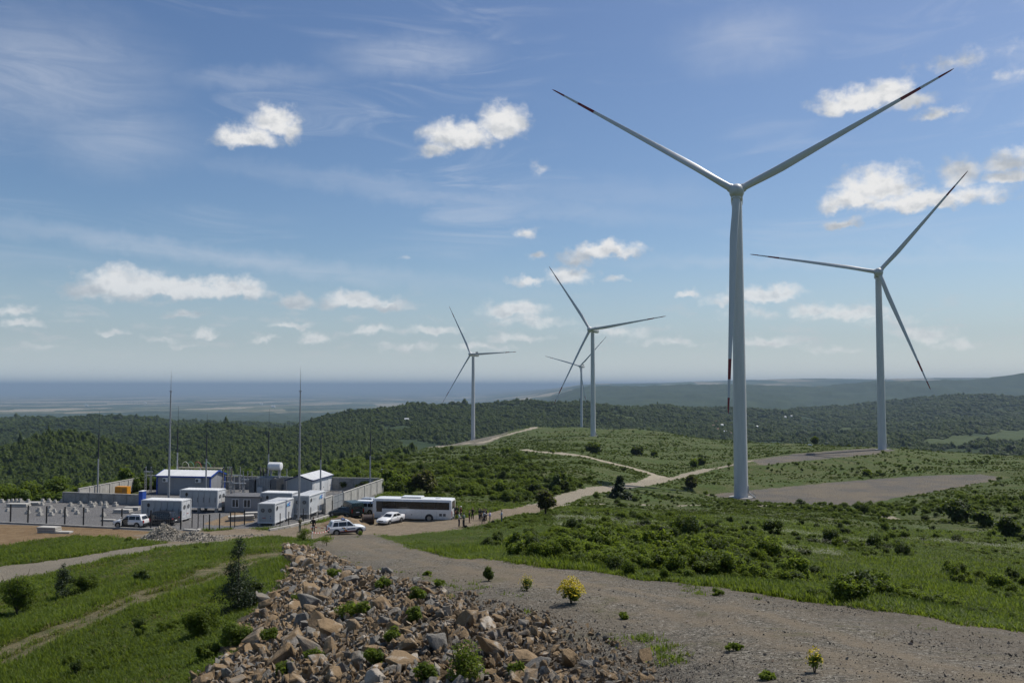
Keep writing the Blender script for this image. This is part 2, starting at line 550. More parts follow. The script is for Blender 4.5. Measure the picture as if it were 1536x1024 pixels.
wt_warp.inputs['Scale'].default_value = 26; wt_warp.inputs['Detail'].default_value = 6; wt_warp.inputs['Roughness'].default_value = .6
warp = wt.vm('SCALE', wt.vm('SUBTRACT', wt_warp.outputs['Color'], (.5, .5, .5)), .026)
uvw = wt.vm('ADD', uv, warp)


def cloud_mask(vec, sel=None, flatten=True):
    cur = None
    for (cx_, cy_, a_, b_, flat_, w_) in (sel or CL):
        u0, v0 = dirang(cx_, cy_)
        q = wt.vm('MULTIPLY', wt.vm('SUBTRACT', vec, (u0, v0, 0)), (F / a_ * .80, F / b_ * .80, 0))
        if flat_ and flatten:
            s2 = wt.node('ShaderNodeSeparateXYZ'); wt.l.new(q, s2.inputs[0])
            yy = wt.m('MAXIMUM', s2.outputs[1], wt.m('MULTIPLY', s2.outputs[1], -1.9))
            c2 = wt.node('ShaderNodeCombineXYZ'); wt.l.new(s2.outputs[0], c2.inputs[0]); wt.l.new(yy, c2.inputs[1])
            q = c2.outputs[0]
        ln = wt.vm('LENGTH', q)
        mk = wt.m('MULTIPLY_ADD', ln, -w_, w_)
        cur = mk if cur is None else wt.m('MAXIMUM', cur, mk)
    return cur


M0 = cloud_mask(uvw)
elp = wt.m('MAXIMUM', el, .012)
nv = wt.vm('MULTIPLY', uv, (1, 1.35, 1))
n_a = wt.noise(nv, 48, 9, .60, dims='2D')
n_s = wt.noise(nv, 34, 5, .52, dims='2D')
n_b = wt.noise(wt.vm('ADD', nv, (.0045, .0075, 0)), 34, 5, .52, dims='2D')      # towards the sun: for self shading
dens = wt.m('ADD', M0, wt.m('MULTIPLY_ADD', n_a, .86, -.50))
alpha = wt.rng(dens, -.08, .60)
# thin haze veil of stray cumulus low over the horizon
lowband = wt.m('MULTIPLY', wt.rng(el, .02, .05), wt.rng(el, .13, .065))
nl = wt.noise(wt.vm('MULTIPLY', uv, (1, 3.2, 1)), 22, 7, .6, dims='2D')
lowc = wt.m('MULTIPLY', wt.m('MULTIPLY', wt.rng(nl, .52, .78), lowband), .42)
# cirrus streaks
crv = wt.node('ShaderNodeMapping'); wt.l.new(uv, crv.inputs[0])
crv.inputs['Rotation'].default_value = (0, 0, R(-4)); crv.inputs['Scale'].default_value = (2.2, 13, 1)
ci = wt.noise(crv.outputs[0], 2.1, 9, .62, .9, dims='2D')
ci_big = wt.noise(wt.vm('MULTIPLY', uv, (1.5, 4.5, 1)), 2.6, 3, .5, dims='2D')
cirr = wt.m('MULTIPLY', wt.rng(ci, .44, .82), wt.rng(ci_big, .36, .66))
cirr = wt.m('MULTIPLY', cirr, wt.rng(el, .06, .2))


def veil(px, py, a_, b_, rot=0.0):
    u0, v0 = dirang(px, py)
    mp = wt.vm('SUBTRACT', uvw, (u0, v0, 0))
    if rot:
        rr = wt.node('ShaderNodeVectorRotate', rotation_type='Z_AXIS'); wt.l.new(mp, rr.inputs['Vector']); rr.inputs['Angle'].default_value = rot
        mp = rr.outputs[0]
    ln = wt.vm('LENGTH', wt.vm('MULTIPLY', mp, (F / a_, F / b_, 0)))
    return wt.rng(ln, 1.0, .0)


ve = wt.m('MULTIPLY', veil(1120, 62, 150, 62), .34)
for vx, vy, va, vb, vr, vs in ((620, 85, 170, 44, .05, .30), (380, 118, 200, 26, .12, .16), (60, 110, 230, 120, .1, .26), (180, 210, 150, 70, .1, .22), (700, 300, 520, 26, -.1, .18), (330, 385, 560, 24, -.09, .25), (900, 290, 300, 40, -.05, .1), (1180, 392, 420, 16, -.03, .16), (520, 270, 330, 22, -.06, .15)):
    ve = wt.m('MAXIMUM', ve, wt.m('MULTIPLY', veil(vx, vy, va, vb, -vr), vs * 1.5))
cifine = wt.rng(wt.noise(crv.outputs[0], 4.5, 8, .65, .7, dims='2D'), .25, .75, .5, 1.0)
ve = wt.m('MULTIPLY', ve, cifine)
cirr = wt.m('MAXIMUM', wt.m('MULTIPLY', cirr, .34), ve)
# shading
lit = wt.rng(wt.m('SUBTRACT', n_s, n_b), -.20, .18)
core = wt.rng(dens, .30, 1.0)
BIG = [c_ for c_ in CL if c_[2] * c_[3] > 900]
TOPS = [(c_[0] + c_[2] * .06, c_[1] - c_[3] * .55, c_[2] * 1.05, c_[3] * 1.0, 0, 1) for c_ in BIG]
MT = cloud_mask(uvw, TOPS, False)
vert = wt.rng(MT, -.05, .75)
nearbig = wt.rng(MT, -1.3, -.7)
vert = wt.m('ADD', wt.m('MULTIPLY', vert, nearbig), wt.m('MULTIPLY_ADD', nearbig, -.72, .72))
print('big clouds', len(BIG))
shade = wt.m('MULTIPLY_ADD', core, -.16, 1.0)
shade = wt.m('MULTIPLY', shade, wt.m('MULTIPLY_ADD', vert, .40, .64))
shade = wt.m('MULTIPLY', shade, wt.m('MULTIPLY_ADD', lit, .34, .82))
SKYS = .095
CB = 1 / SKYS
ccol = wt.mix(wt.rng(shade, .40, 1.05), (.40 * CB, .44 * CB, .49 * CB), (.80 * CB, .80 * CB, .80 * CB))
# the clear sky itself: a touch more violet blue high up, greyer near the horizon
hs = wt.node('ShaderNodeHueSaturation'); wt.l.new(sky.outputs[0], hs.inputs['Color'])
hs.inputs['Saturation'].default_value = 1.12; hs.inputs['Hue'].default_value = .5
skyc = wt.mix(1.0, hs.outputs[0], wt.mix(wt.rng(el, .02, .5), (.95, 1.0, 1.02), (.90, .92, .98)), 'MULTIPLY')
skyc = wt.mix(wt.rng(el, .17, -.02, 0, .75), skyc, (.43 * CB, .515 * CB, .60 * CB))
skyc = wt.mix(1.0, skyc, wt.mix(wt.rng(el, .06, .0), (1, 1, 1), (1.38, 1.33, 1.26)), 'MULTIPLY')
wcol = wt.mix(cirr, skyc, (.62 * CB, .66 * CB, .74 * CB))
wcol = wt.mix(lowc, wcol, (.56 * CB, .58 * CB, .61 * CB))
hz = wt.rng(el, .0, .20, .52, 1.0)
wcol = wt.mix(wt.m('MULTIPLY', alpha, hz), wcol, ccol)
bg = wt.node('ShaderNodeBackground'); bg.inputs['Strength'].default_value = SKYS
wt.l.new(wcol, bg.inputs['Color'])
wo = wt.node('ShaderNodeOutputWorld'); wt.l.new(bg.outputs[0], wo.inputs['Surface'])
world.cycles.sampling_method = 'MANUAL'; world.cycles.sample_map_resolution = 512

vs_ = scene.view_settings
vs_.view_transform = 'Standard'; vs_.look = 'None'; vs_.gamma = 1; vs_.exposure = .06; vs_.use_curve_mapping = False
cy = scene.cycles
cy.use_denoising = True
try: cy.denoiser = 'OPENIMAGEDENOISE'
except Exception: pass
cy.max_bounces = 4; cy.diffuse_bounces = 2; cy.glossy_bounces = 2; cy.transmission_bounces = 3; cy.transparent_max_bounces = 6; cy.volume_bounces = 0
cy.caustics_reflective = False; cy.caustics_refractive = False
cy.use_adaptive_sampling = True; cy.adaptive_threshold = .015

# ------------------------------------------------------------------ haze: the air over the valley
hm = bpy.data.materials.new('hazy_air'); hm.use_nodes = True
ht = NT(hm.node_tree)
for q in list(ht.n): ht.n.remove(q)
pv = ht.node('ShaderNodeVolumePrincipled')
pv.inputs['Color'].default_value = (.42, .56, .71, 1); pv.inputs['Density'].default_value = 5.4e-5; pv.inputs['Anisotropy'].default_value = .0
ho = ht.node('ShaderNodeOutputMaterial'); ht.l.new(pv.outputs[0], ho.inputs['Volume'])
hb = MB(); hb.box((0, 55000, (155 - 900) / 2), (260000, 120000, 155 + 900))
haze = hb.build('haze', hm); tag(haze, kind='stuff')

# ------------------------------------------------------------------ ground sheet
ROAD_NEAR = [G(*p)[:2] for p in [(470, 814), (505, 803), (560, 801), (590, 812), (640, 828), (760, 843), (900, 859), (1020, 873), (1150, 892), (1300, 915), (1450, 937), (1536, 949)]] + \
            [np.array(q) for q in ((40, 14), (40, -20), (2.0, -20), (2.0, 9))] + \
            [G(*p)[:2] for p in [(960, 1022), (900, 972), (830, 945), (740, 915), (660, 897), (580, 880), (520, 858), (468, 834)]]
YARD_DIRT = [G(*p)[:2] for p in [(430, 806), (470, 813), (510, 803), (560, 802), (590, 805), (630, 800), (690, 794), (745, 780), (800, 769), (845, 760), (835, 753), (795, 757), (745, 766), (690, 777), (650, 775), (600, 774), (570, 768), (548, 770), (520, 778), (470, 784), (430, 792), (400, 796), (366, 789), (340, 793), (312, 797), (286, 792), (272, 795), (236, 799), (200, 803), (215, 812), (260, 815), (300, 812), (370, 805)]]
TRACKS = [  # (name, width, points, tone)  tone 0 grey gravel .. 1 pale tan
    ('gravel_road', 3.1, [(-200, 905), (-60, 876), (0, 862), (75, 848), (150, 836), (300, 813), (400, 801), (440, 797), (480, 795)], .35),
    ('dirt_track', 2.7, [(740, 775), (810, 758), (860, 742), (930, 731), (975, 722), (1030, 712), (1060, 704), (1120, 692), (1200, 684), (1300, 677)], .7),
    ('dirt_track', 2.9, [(975, 722), (990, 714), (960, 705), (900, 690), (850, 681), (800, 677), (786, 674)], 1),
    ('dirt_track', 1.0, [(800, 762), (850, 757), (950, 757), (1050, 757), (1150, 758), (1230, 759), (1290, 768), (1345, 780)], .9),
    ('dirt_track', 5.0, [(722, 664), (745, 656), (775, 648), (800, 642), (835, 639.5)], 1),
    ('dirt_track', 3.0, [(735, 662), (700, 664.5), (660, 670), (620, 674), (572, 680)], .8),
]
TRK = [(n, w, [G(*p)[:2] for p in pts], tone) for n, w, pts, tone in TRACKS]
BARE = [G(*p)[:2] for p in [(-300, 774), (0, 778), (120, 783), (236, 791), (225, 811), (180, 806), (110, 805), (45, 812), (-20, 824), (-300, 850)]]
ROADC = [G(*p)[:2] for p in [(470, 806), (540, 814), (620, 834), (720, 852), (850, 876), (1000, 905), (1150, 940), (1300, 980), (1420, 1018), (1560, 1070)]]
PPL = [G(*p)[:2] for p in [(590, 803), (690, 793), (745, 781), (820, 767), (845, 778), (790, 800), (720, 812), (640, 822), (585, 812)]]
DRYTRK = [G(*p)[:2] for p in [(-60, 1000), (60, 960), (160, 918), (260, 880), (330, 858), (395, 835)]]
RUBBLE = [G(*p)[:2] for p in [(425, 818), (470, 822), (520, 846), (600, 872), (680, 892), (760, 907), (850, 932), (925, 968), (985, 1004), (1015, 1060), (980, 1130), (700, 1180), (300, 1100), (268, 1030), (330, 992), (352, 955), (385, 915), (418, 880), (432, 850)]]
WORN = [G(*p)[:2] for p in [(590, 660), (700, 652), (740, 652), (820, 638), (730, 668), (640, 672)]]
FLD = [([G(*p)[:2] for p in q], s_) for q, s_ in (([(1375, 664), (1430, 652), (1475, 656), (1440, 672)], 1), ([(1470, 662), (1500, 645), (1600, 640), (1600, 660)], 1), ([(1255, 645), (1270, 640), (1285, 643), (1262, 650)], .8), ([(905, 620), (930, 622), (965, 628), (940, 629)], .8), ([(640, 632), (680, 630), (660, 634)], .6))]

az_f = np.linspace(R(-39), R(39), 800)
az_c1 = np.linspace(R(-180), R(-39), 36)[:-1]; az_c2 = np.linspace(R(39), R(180), 36)[1:]
AZ = np.concatenate([az_c1, az_f, az_c2])
RR = np.concatenate([np.geomspace(2.5, 12.5, 14)[:-1], np.geomspace(12.5, 160, 560)[:-1], np.geomspace(160, 1100, 270)[:-1], np.geomspace(1100, 4200, 130)[:-1], np.geomspace(4200, 100000, 230)])
A2, R2 = np.meshgrid(AZ, RR, indexing='ij')
GX = np.sin(A2) * R2; GY = np.cos(A2) * R2
GXf, GYf = GX.ravel(), GY.ravel()
GZf = H(GXf, GYf)
NR_ = len(RR); NA_ = len(AZ)
rf = R2.ravel(); af = A2.ravel()


def region_fields(x, y):
    """soft material masks at world points"""
    r = np.hypot(x, y)
    e1 = fbm(x / 2.2, y / 2.2, 51, 4); e2 = fbm(x / 9, y / 9, 61, 3)
    o = {}
    near = r < 420
    def sdp(poly, lim=420):
        out = np.full(x.shape, -50.0)
        msk = r < lim
        out[msk] = poly_sd(x[msk], y[msk], poly)
        return out
    s_road = sdp(ROAD_NEAR) + e1 * .55 * sstep(8, 30, r)
    s_dirt = sdp(YARD_DIRT) + e1 * 1.2
    s_yard = sdp(YARD)
    s_p1 = sdp(PAD1, 700) + e1 * 1.6; s_p2 = sdp(PAD2, 900) + e1 * 3
    s_bare = sdp(BARE) + e1 * 1.0
    s_rub = sdp(RUBBLE) + e1 * .9
    trk = []
    for n, w, pts, tone in TRK:
        d = np.full(x.shape, -99.0); msk = r < 1400
        d[msk] = w - line_d(x[msk], y[msk], pts)
        trk.append((n, d + e1 * min(.9, w * .4), tone))
    d = np.full(x.shape, 99.0); msk = r < 120
    d[msk] = line_d(x[msk], y[msk], DRYTRK)
    o['dry'] = np.maximum(sstep(1.5, .2, np.abs(d - 1.1) + e1 * .9), .55 * sstep(3.6, 1.0, d + e1 * 1.6)) + sstep(.12, .5, fbm(x / 4.5, y / 4.5, 71, 4)) * .35
    o['road'] = sstep(-.9, .5, s_road); o['rubble'] = sstep(-.8, .6, s_rub)
    o['dirt'] = sstep(-1.0, 1.0, s_dirt)
    o['yard'] = sstep(-.5, .4, s_yard); o['pad'] = np.maximum(sstep(-2.5, 2.0, s_p1), sstep(-4, 2.5, s_p2))
    o['bare'] = sstep(-.8, .8, s_bare)
    tk = np.zeros(x.shape); tt = np.zeros(x.shape)
    for n, dd, tone in trk:
        k_ = sstep(-.7, .5, dd)
        tt = np.where(k_ > tk, tone, tt); tk = np.maximum(tk, k_)
    worn = np.full(x.shape, -50.0); msk = (r > 400) & (r < 1500)
    worn[msk] = poly_sd(x[msk], y[msk], WORN)
    tk = np.maximum(tk, .6 * sstep(-10, 14, worn + 16 * e2))
    o['track'] = tk; o['tone'] = tt
    # forest on the far slopes
    fo = sstep(560, 680, r)
    azz = np.arctan2(x, y)
    ridge = sstep(R(-8.5), R(-5), azz) * sstep(1160, 1030, r)      # open turbine ridge
    lft = sstep(R(-16), R(-9), azz) * sstep(430, 560, r) * (1 - ridge)
    fo = np.maximum(fo * (1 - ridge), lft * .0)
    dc = np.full(x.shape, 50.0); msk = r < 130
    dc[msk] = line_d(x[msk], y[msk], ROADC)
    o['rut'] = (np.exp(-((dc - 1.0 + e1 * .25) / .42) ** 2) * (.75 + .5 * e2)).clip(0, 1)
    o['verge'] = sstep(2.0, 4.2, dc + e1 * .8)
    fl = np.zeros(x.shape); msk = r > 1100
    for poly, s_ in FLD:
        q = np.zeros(x.shape); q[msk] = sstep(-25, 15, poly_sd(x[msk], y[msk], poly)) * s_
        fl = np.maximum(fl, q)
    o['forest'] = fo * (1 - fl); o['field'] = fl
    cls = np.zeros(x.shape, int)                  # 0 ground
    cls[(s_bare > 0)] = 6
    cls[s_p1 > 0] = 4; cls[s_p2 > 0] = 5
    for i, (n, dd, tone) in enumerate(trk):
        cls[dd > 0] = 10 + i
    cls[s_dirt > 0] = 2
    cls[s_yard > 0] = 3
    cls[s_road > 0] = 1
    cls[(r > 1150)] = 7
    cls[(r > 11000)] = 8
    o['cls'] = cls
    return o


FLDS = region_fields(GXf, GYf)
ii, jj = np.meshgrid(np.arange(NA_ - 1), np.arange(NR_ - 1), indexing='ij')
q0 = (ii * NR_ + jj).ravel()
QUADS = np.stack([q0, q0 + 1, q0 + NR_ + 1, q0 + NR_], 1)
qcls = FLDS['cls'][q0]


def terrain_material(name):
    mt, t, b = newmat(name)
    p = t.pos()
    p2 = t.vm('MULTIPLY', p, (1, 1, .0))
    nf = t.noise(p, 9, 5, .65); nm = t.noise(p, 1.1, 5, .6); nb = t.noise(p, .09, 4, .55); nfine = t.noise(p, 34, 3, .7)
    grass = t.mix(t.rng(nm, .3, .7), (.038, .060, .012), (.070, .098, .021))
    grass = t.mix(t.rng(nb, .38, .66), grass, t.mix(nm, (.052, .066, .019), (.088, .100, .033)))
    dry = t.mix(nf, (.135, .112, .060), (.215, .180, .105))
    dm = t.m('MULTIPLY', t.attr('dry'), t.rng(t.m('ADD', t.m('MULTIPLY', nf, .5), t.m('MULTIPLY', nm, .5)), .36, .58), clamp=True)
    c = t.mix(dm, grass, dry)
    # grey crushed stone with a warm cast
    vs1 = t.node('ShaderNodeTexVoronoi'); t.put(vs1.inputs['Vector'], p); vs1.inputs['Scale'].default_value = 13
    vs2 = t.node('ShaderNodeTexVoronoi'); t.put(vs2.inputs['Vector'], p); vs2.inputs['Scale'].default_value = 31
    sx1 = t.node('ShaderNodeSeparateColor'); t.l.new(vs1.outputs['Color'], sx1.inputs[0])
    sx2 = t.node('ShaderNodeSeparateColor'); t.l.new(vs2.outputs['Color'], sx2.inputs[0])
    sp = t.m('ADD', t.m('MULTIPLY', sx1.outputs[0], .5), t.m('MULTIPLY', sx2.outputs[0], .5))
    grav = t.ramp(sp, [(.10, (.044, .040, .032)), (.42, (.122, .109, .086)), (.7, (.186, .167, .132)), (.93, (.40, .37, .31))])
    warm = t.mix(nf, (.152, .122, .084), (.222, .181, .128))
    grav = t.mix(t.rng(t.m('ADD', t.m('MULTIPLY', nm, .6), t.m('MULTIPLY', nb, .5)), .44, .66, 0, .75), grav, warm)
    weed = t.m('MULTIPLY', t.rng(t.noise(p, .55, 6, .7), .56, .66), t.rng(nf, .35, .6))
    gravw = t.mix(t.m('MULTIPLY', weed, .55), grav, (.055, .070, .022))
    gravw = t.mix(t.m('MULTIPLY', t.attr('rut'), t.rng(nm, .2, .55)), gravw, t.mix(nf, (.170, .136, .094), (.226, .186, .132)))
    gravw = t.mix(t.m('MULTIPLY', t.attr('verge'), .45), gravw, t.mix(sp, (.070, .064, .052), (.170, .152, .125)))
    yard = t.mix(t.rng(sp, .1, .9), (.115, .112, .112), (.215, .212, .210))
    yard = t.mix(t.rng(nb, .4, .65, 0, .5), yard, (.150, .142, .132))
    padc = t.mix(t.rng(nb, .35, .68), (.112, .104, .092), t.mix(nm, (.145, .120, .086), (.195, .162, .115)))
    padc = t.mix(t.rng(nm, .3, .7, 0, .5), padc, (.092, .084, .072))
    tan = t.mix(t.rng(nm, .25, .75), (.190, .148, .098), (.275, .222, .155))
    tan = t.mix(t.rng(nf, .4, .7, 0, .5), tan, (.165, .140, .110))
    pale = t.mix(nm, (.26, .222, .160), (.37, .325, .245))
    trkc = t.mix(t.attr('tone'), t.mix(.35, gravw, (.20, .178, .145)), pale)
    bare = t.mix(t.rng(nm, .3, .7), (.170, .112, .060), (.235, .165, .092))
    def edge(a, lo=.35, hi=.65):
        return t.rng(t.m('ADD', a, t.m('MULTIPLY_ADD', nf, .7, -.35)), lo, hi)
    c = t.mix(edge(t.attr('bare')), c, bare)
    c = t.mix(edge(t.attr('rubble')), c, t.mix(nf, (.055, .048, .040), (.125, .105, .080)))
    c = t.mix(edge(t.attr('track')), c, trkc)
    c = t.mix(edge(t.attr('pad')), c, padc)
    c = t.mix(edge(t.attr('dirt')), c, tan)
    c = t.mix(edge(t.attr('road')), c, gravw)
    c = t.mix(t.rng(t.attr('yard'), .4, .6), c, yard)
    # forest floor and distant canopy, colours darkened for the crowns' self-shadowing
    fv0 = t.voro(p2, .085); fv = t.m('ADD', t.m('MULTIPLY', fv0, .55), t.m('MULTIPLY', t.rng(t.noise(p2, .022, 6, .7), .35, .65), .5)); fn = t.noise(p2, .004, 5, .6)
    canopy = t.mix(t.rng(fv, .1, .8), (.030, .050, .015), (.015, .028, .009))
    canopy = t.mix(t.rng(fn, .42, .68, 0, .7), canopy, (.042, .062, .021))
    c = t.mix(edge(t.attr('forest')), c, canopy)
    c = t.mix(t.attr('field'), c, t.mix(t.noise(p2, .02, 3, .5), (.042, .062, .018), (.062, .080, .026)))
    t.put(b.inputs['Base Color'], c)
    b.inputs['Roughness'].default_value = .95; b.inputs['Specular IOR Level'].default_value = .15
    hgt = t.m('ADD', t.m('MULTIPLY', nf, .8), t.m('ADD', t.m('MULTIPLY', nm, 1.0), t.m('MULTIPLY', sp, .35)))
    t.put(b.inputs['Normal'], t.bump(hgt, .85, .16))
    return mt


def plain_material():
    mt, t, b = newmat('far_plain_fields')
    p = t.vm('MULTIPLY', t.pos(), (1, 1, 0))
    pw = t.vm('ADD', p, t.vm('SCALE', t.node('ShaderNodeTexNoise').outputs['Color'], 0.0))
    mp = t.node('ShaderNodeMapping'); t.l.new(pw, mp.inputs[0]); mp.inputs['Rotation'].default_value = (0, 0, .35); mp.inputs['Scale'].default_value = (.0011, .00042, 1)
    vo = t.node('ShaderNodeTexVoronoi'); t.l.new(mp.outputs[0], vo.inputs['Vector']); vo.inputs['Scale'].default_value = 1
    s_ = t.node('ShaderNodeSeparateColor'); t.l.new(vo.outputs['Color'], s_.inputs[0])
    fcol = t.ramp(s_.outputs[0], [(.0, (.030, .048, .016)), (.3, (.050, .072, .026)), (.5, (.10, .11, .05)), (.68, (.17, .15, .09)), (.85, (.29, .25, .17))])
    wood = t.rng(t.noise(p, .00035, 6, .6), .47, .60)
    c = t.mix(wood, fcol, (.024, .040, .013))
    t.put(b.inputs['Base Color'], c); b.inputs['Roughness'].default_value = 1; b.inputs['Specular IOR Level'].default_value = 0
    return mt


MAT_T = terrain_material('terrain_earth_grass_gravel')
MAT_PL = plain_material()
ATTRS = ('rut', 'verge', 'dry', 'road', 'rubble', 'dirt', 'yard', 'pad', 'bare', 'track', 'tone', 'forest', 'field')


def terrain_piece(name, mask, material):
    qs = QUADS[mask]
    used, inv = np.unique(qs.ravel(), return_inverse=True)
    me = bpy.data.meshes.new(name)
    nv_, nq = len(used), len(qs)
    me.vertices.add(nv_); me.loops.add(nq * 4); me.polygons.add(nq)
    co = np.stack([GXf[used], GYf[used], GZf[used]], 1).astype(np.float32)
    me.vertices.foreach_set('co', co.ravel())
    me.loops.foreach_set('vertex_index', inv.reshape(-1, 4)[:, ::-1].ravel().astype(np.int32))
    me.polygons.foreach_set('loop_start', np.arange(0, nq * 4, 4, dtype=np.int32))
    try: me.polygons.foreach_set('loop_total', np.full(nq, 4, dtype=np.int32))
    except Exception: pass
    me.polygons.foreach_set('use_smooth', np.ones(nq, dtype=bool))
    me.update(calc_edges=True)
    for a_ in ATTRS:
        at_ = me.attributes.new(a_, 'FLOAT', 'POINT')
        at_.data.foreach_set('value', FLDS[a_][used].astype(np.float32))
    me.materials.append(material)
    o = bpy.data.objects.new(name, me); COL.objects.link(o)
    tag(o, kind='structure')
    return o


terrain_piece('ground', (qcls == 0) | (qcls == 6), MAT_T)
terrain_piece('gravel_road', qcls == 1, MAT_T)
terrain_piece('dirt_yard', qcls == 2, MAT_T)
terrain_piece('gravel_yard', qcls == 3, MAT_T)
terrain_piece('turbine_pad', qcls == 4, MAT_T)
terrain_piece('turbine_pad', qcls == 5, MAT_T)
for i_, (n_, w_, p_, t_) in enumerate(TRK):
    terrain_piece(n_, qcls == 10 + i_, MAT_T)
terrain_piece('hills', qcls == 7, MAT_T)
terrain_piece('plain', qcls == 8, MAT_PL)
# ------------------------------------------------------------------ wind turbines
def coat(name, lo, hi):
    mt, t, b = newmat(name)
    p = t.obj()
    n = t.noise(t.vm('MULTIPLY', p, (1, 1, .12)), .9, 5, .6)
    t.put(b.inputs['Base Color'], t.mix(t.rng(n, .3, .75), lo, hi))
    b.inputs['Roughness'].default_value = .42; b.inputs['Specular IOR Level'].default_value = .4
    return mt


M_TW = coat('turbine_coat_light_grey', (.52, .525, .52), (.60, .60, .59))
M_RED = mat('turbine_band_red', (.20, .014, .012), .45, var=.06)
M_DKV = mat('turbine_vent_dark', (.03, .032, .036), .6)
M_STEEL = mat('galvanised_steel', (.36, .37, .38), .45, .6, var=.12, scale=4)


def blade_mesh(L=75.0):
    mb = MB(); n = 18
    fr = [0, .012, .03, .06, .10, .15, .20, .28, .36, .45, .55, .65, .75, .76, .84, .85, .92, .93, .965, .985, .996, 1.0]
    def chord(s):
        return np.interp(s, [0, .03, .10, .2, .3, .5, .7, .85, .95, .985, 1], [2.4, 2.4, 2.5, 2.6, 2.35, 1.75, 1.25, .9, .65, .45, .12])
    def thick(s):
        return np.interp(s, [0, .03, .10, .2, .3, .5, .7, 1], [1, 1, .72, .42, .33, .25, .2, .17])
    def twist(s):
        return R(np.interp(s, [0, .1, .2, .4, .7, 1], [16, 15, 12, 6, 2, -1]))
    for s in fr:
        c = chord(s); th = thick(s); tw = twist(s) + R(4)
        for k in range(n):
            a = 2 * PI * k / n
            x = math.cos(a) * .5
            y = math.sin(a) * .5 * th
            if s > .04:                              # aerofoil: sharp trailing edge
                w = min(1, (s - .04) / .14)
                y *= (1 - w * .62 * max(0, x + .12) / .62)
                x = x + .17 * w
            X, Y = x * c, y * c
            mb.v.append((X * math.cos(tw) - Y * math.sin(tw), X * math.sin(tw) + Y * math.cos(tw), 1.3 + s * (L - 1.3)))
    for i in range(len(fr) - 1):
        mid = (fr[i] + fr[i + 1]) / 2
        red = 1 if (.755 < mid < .85 or mid > .925) else 0
        for k in range(n):
            mb.f.append((i * n + k, i * n + (k + 1) % n, (i + 1) * n + (k + 1) % n, (i + 1) * n + k)); mb.m.append(red)
    mb.f.append(tuple((len(fr) - 1) * n + k for k in range(n))); mb.m.append(1)
    return mb


TILT, CONE = .12, .065


def blade_matrix(hubz, over, ang, sc):
    """blade grows along local z; rotor plane is x/z, nose points to -y"""
    n = Vector((0, -math.cos(TILT), math.sin(TILT))); u2 = Vector((0, math.sin(TILT), math.cos(TILT))); r_ = Vector((1, 0, 0))
    d = (r_ * math.cos(ang) + u2 * math.sin(ang)) * math.cos(CONE) + n * math.sin(CONE)
    y = (-n - d * (-n).dot(d)).normalized(); x = y.cross(d)
    m = Matrix((x, y, d)).transposed().to_4x4()
    return Matrix.Translation((0, -over, hubz)) @ m @ Matrix.Scale(sc, 4)


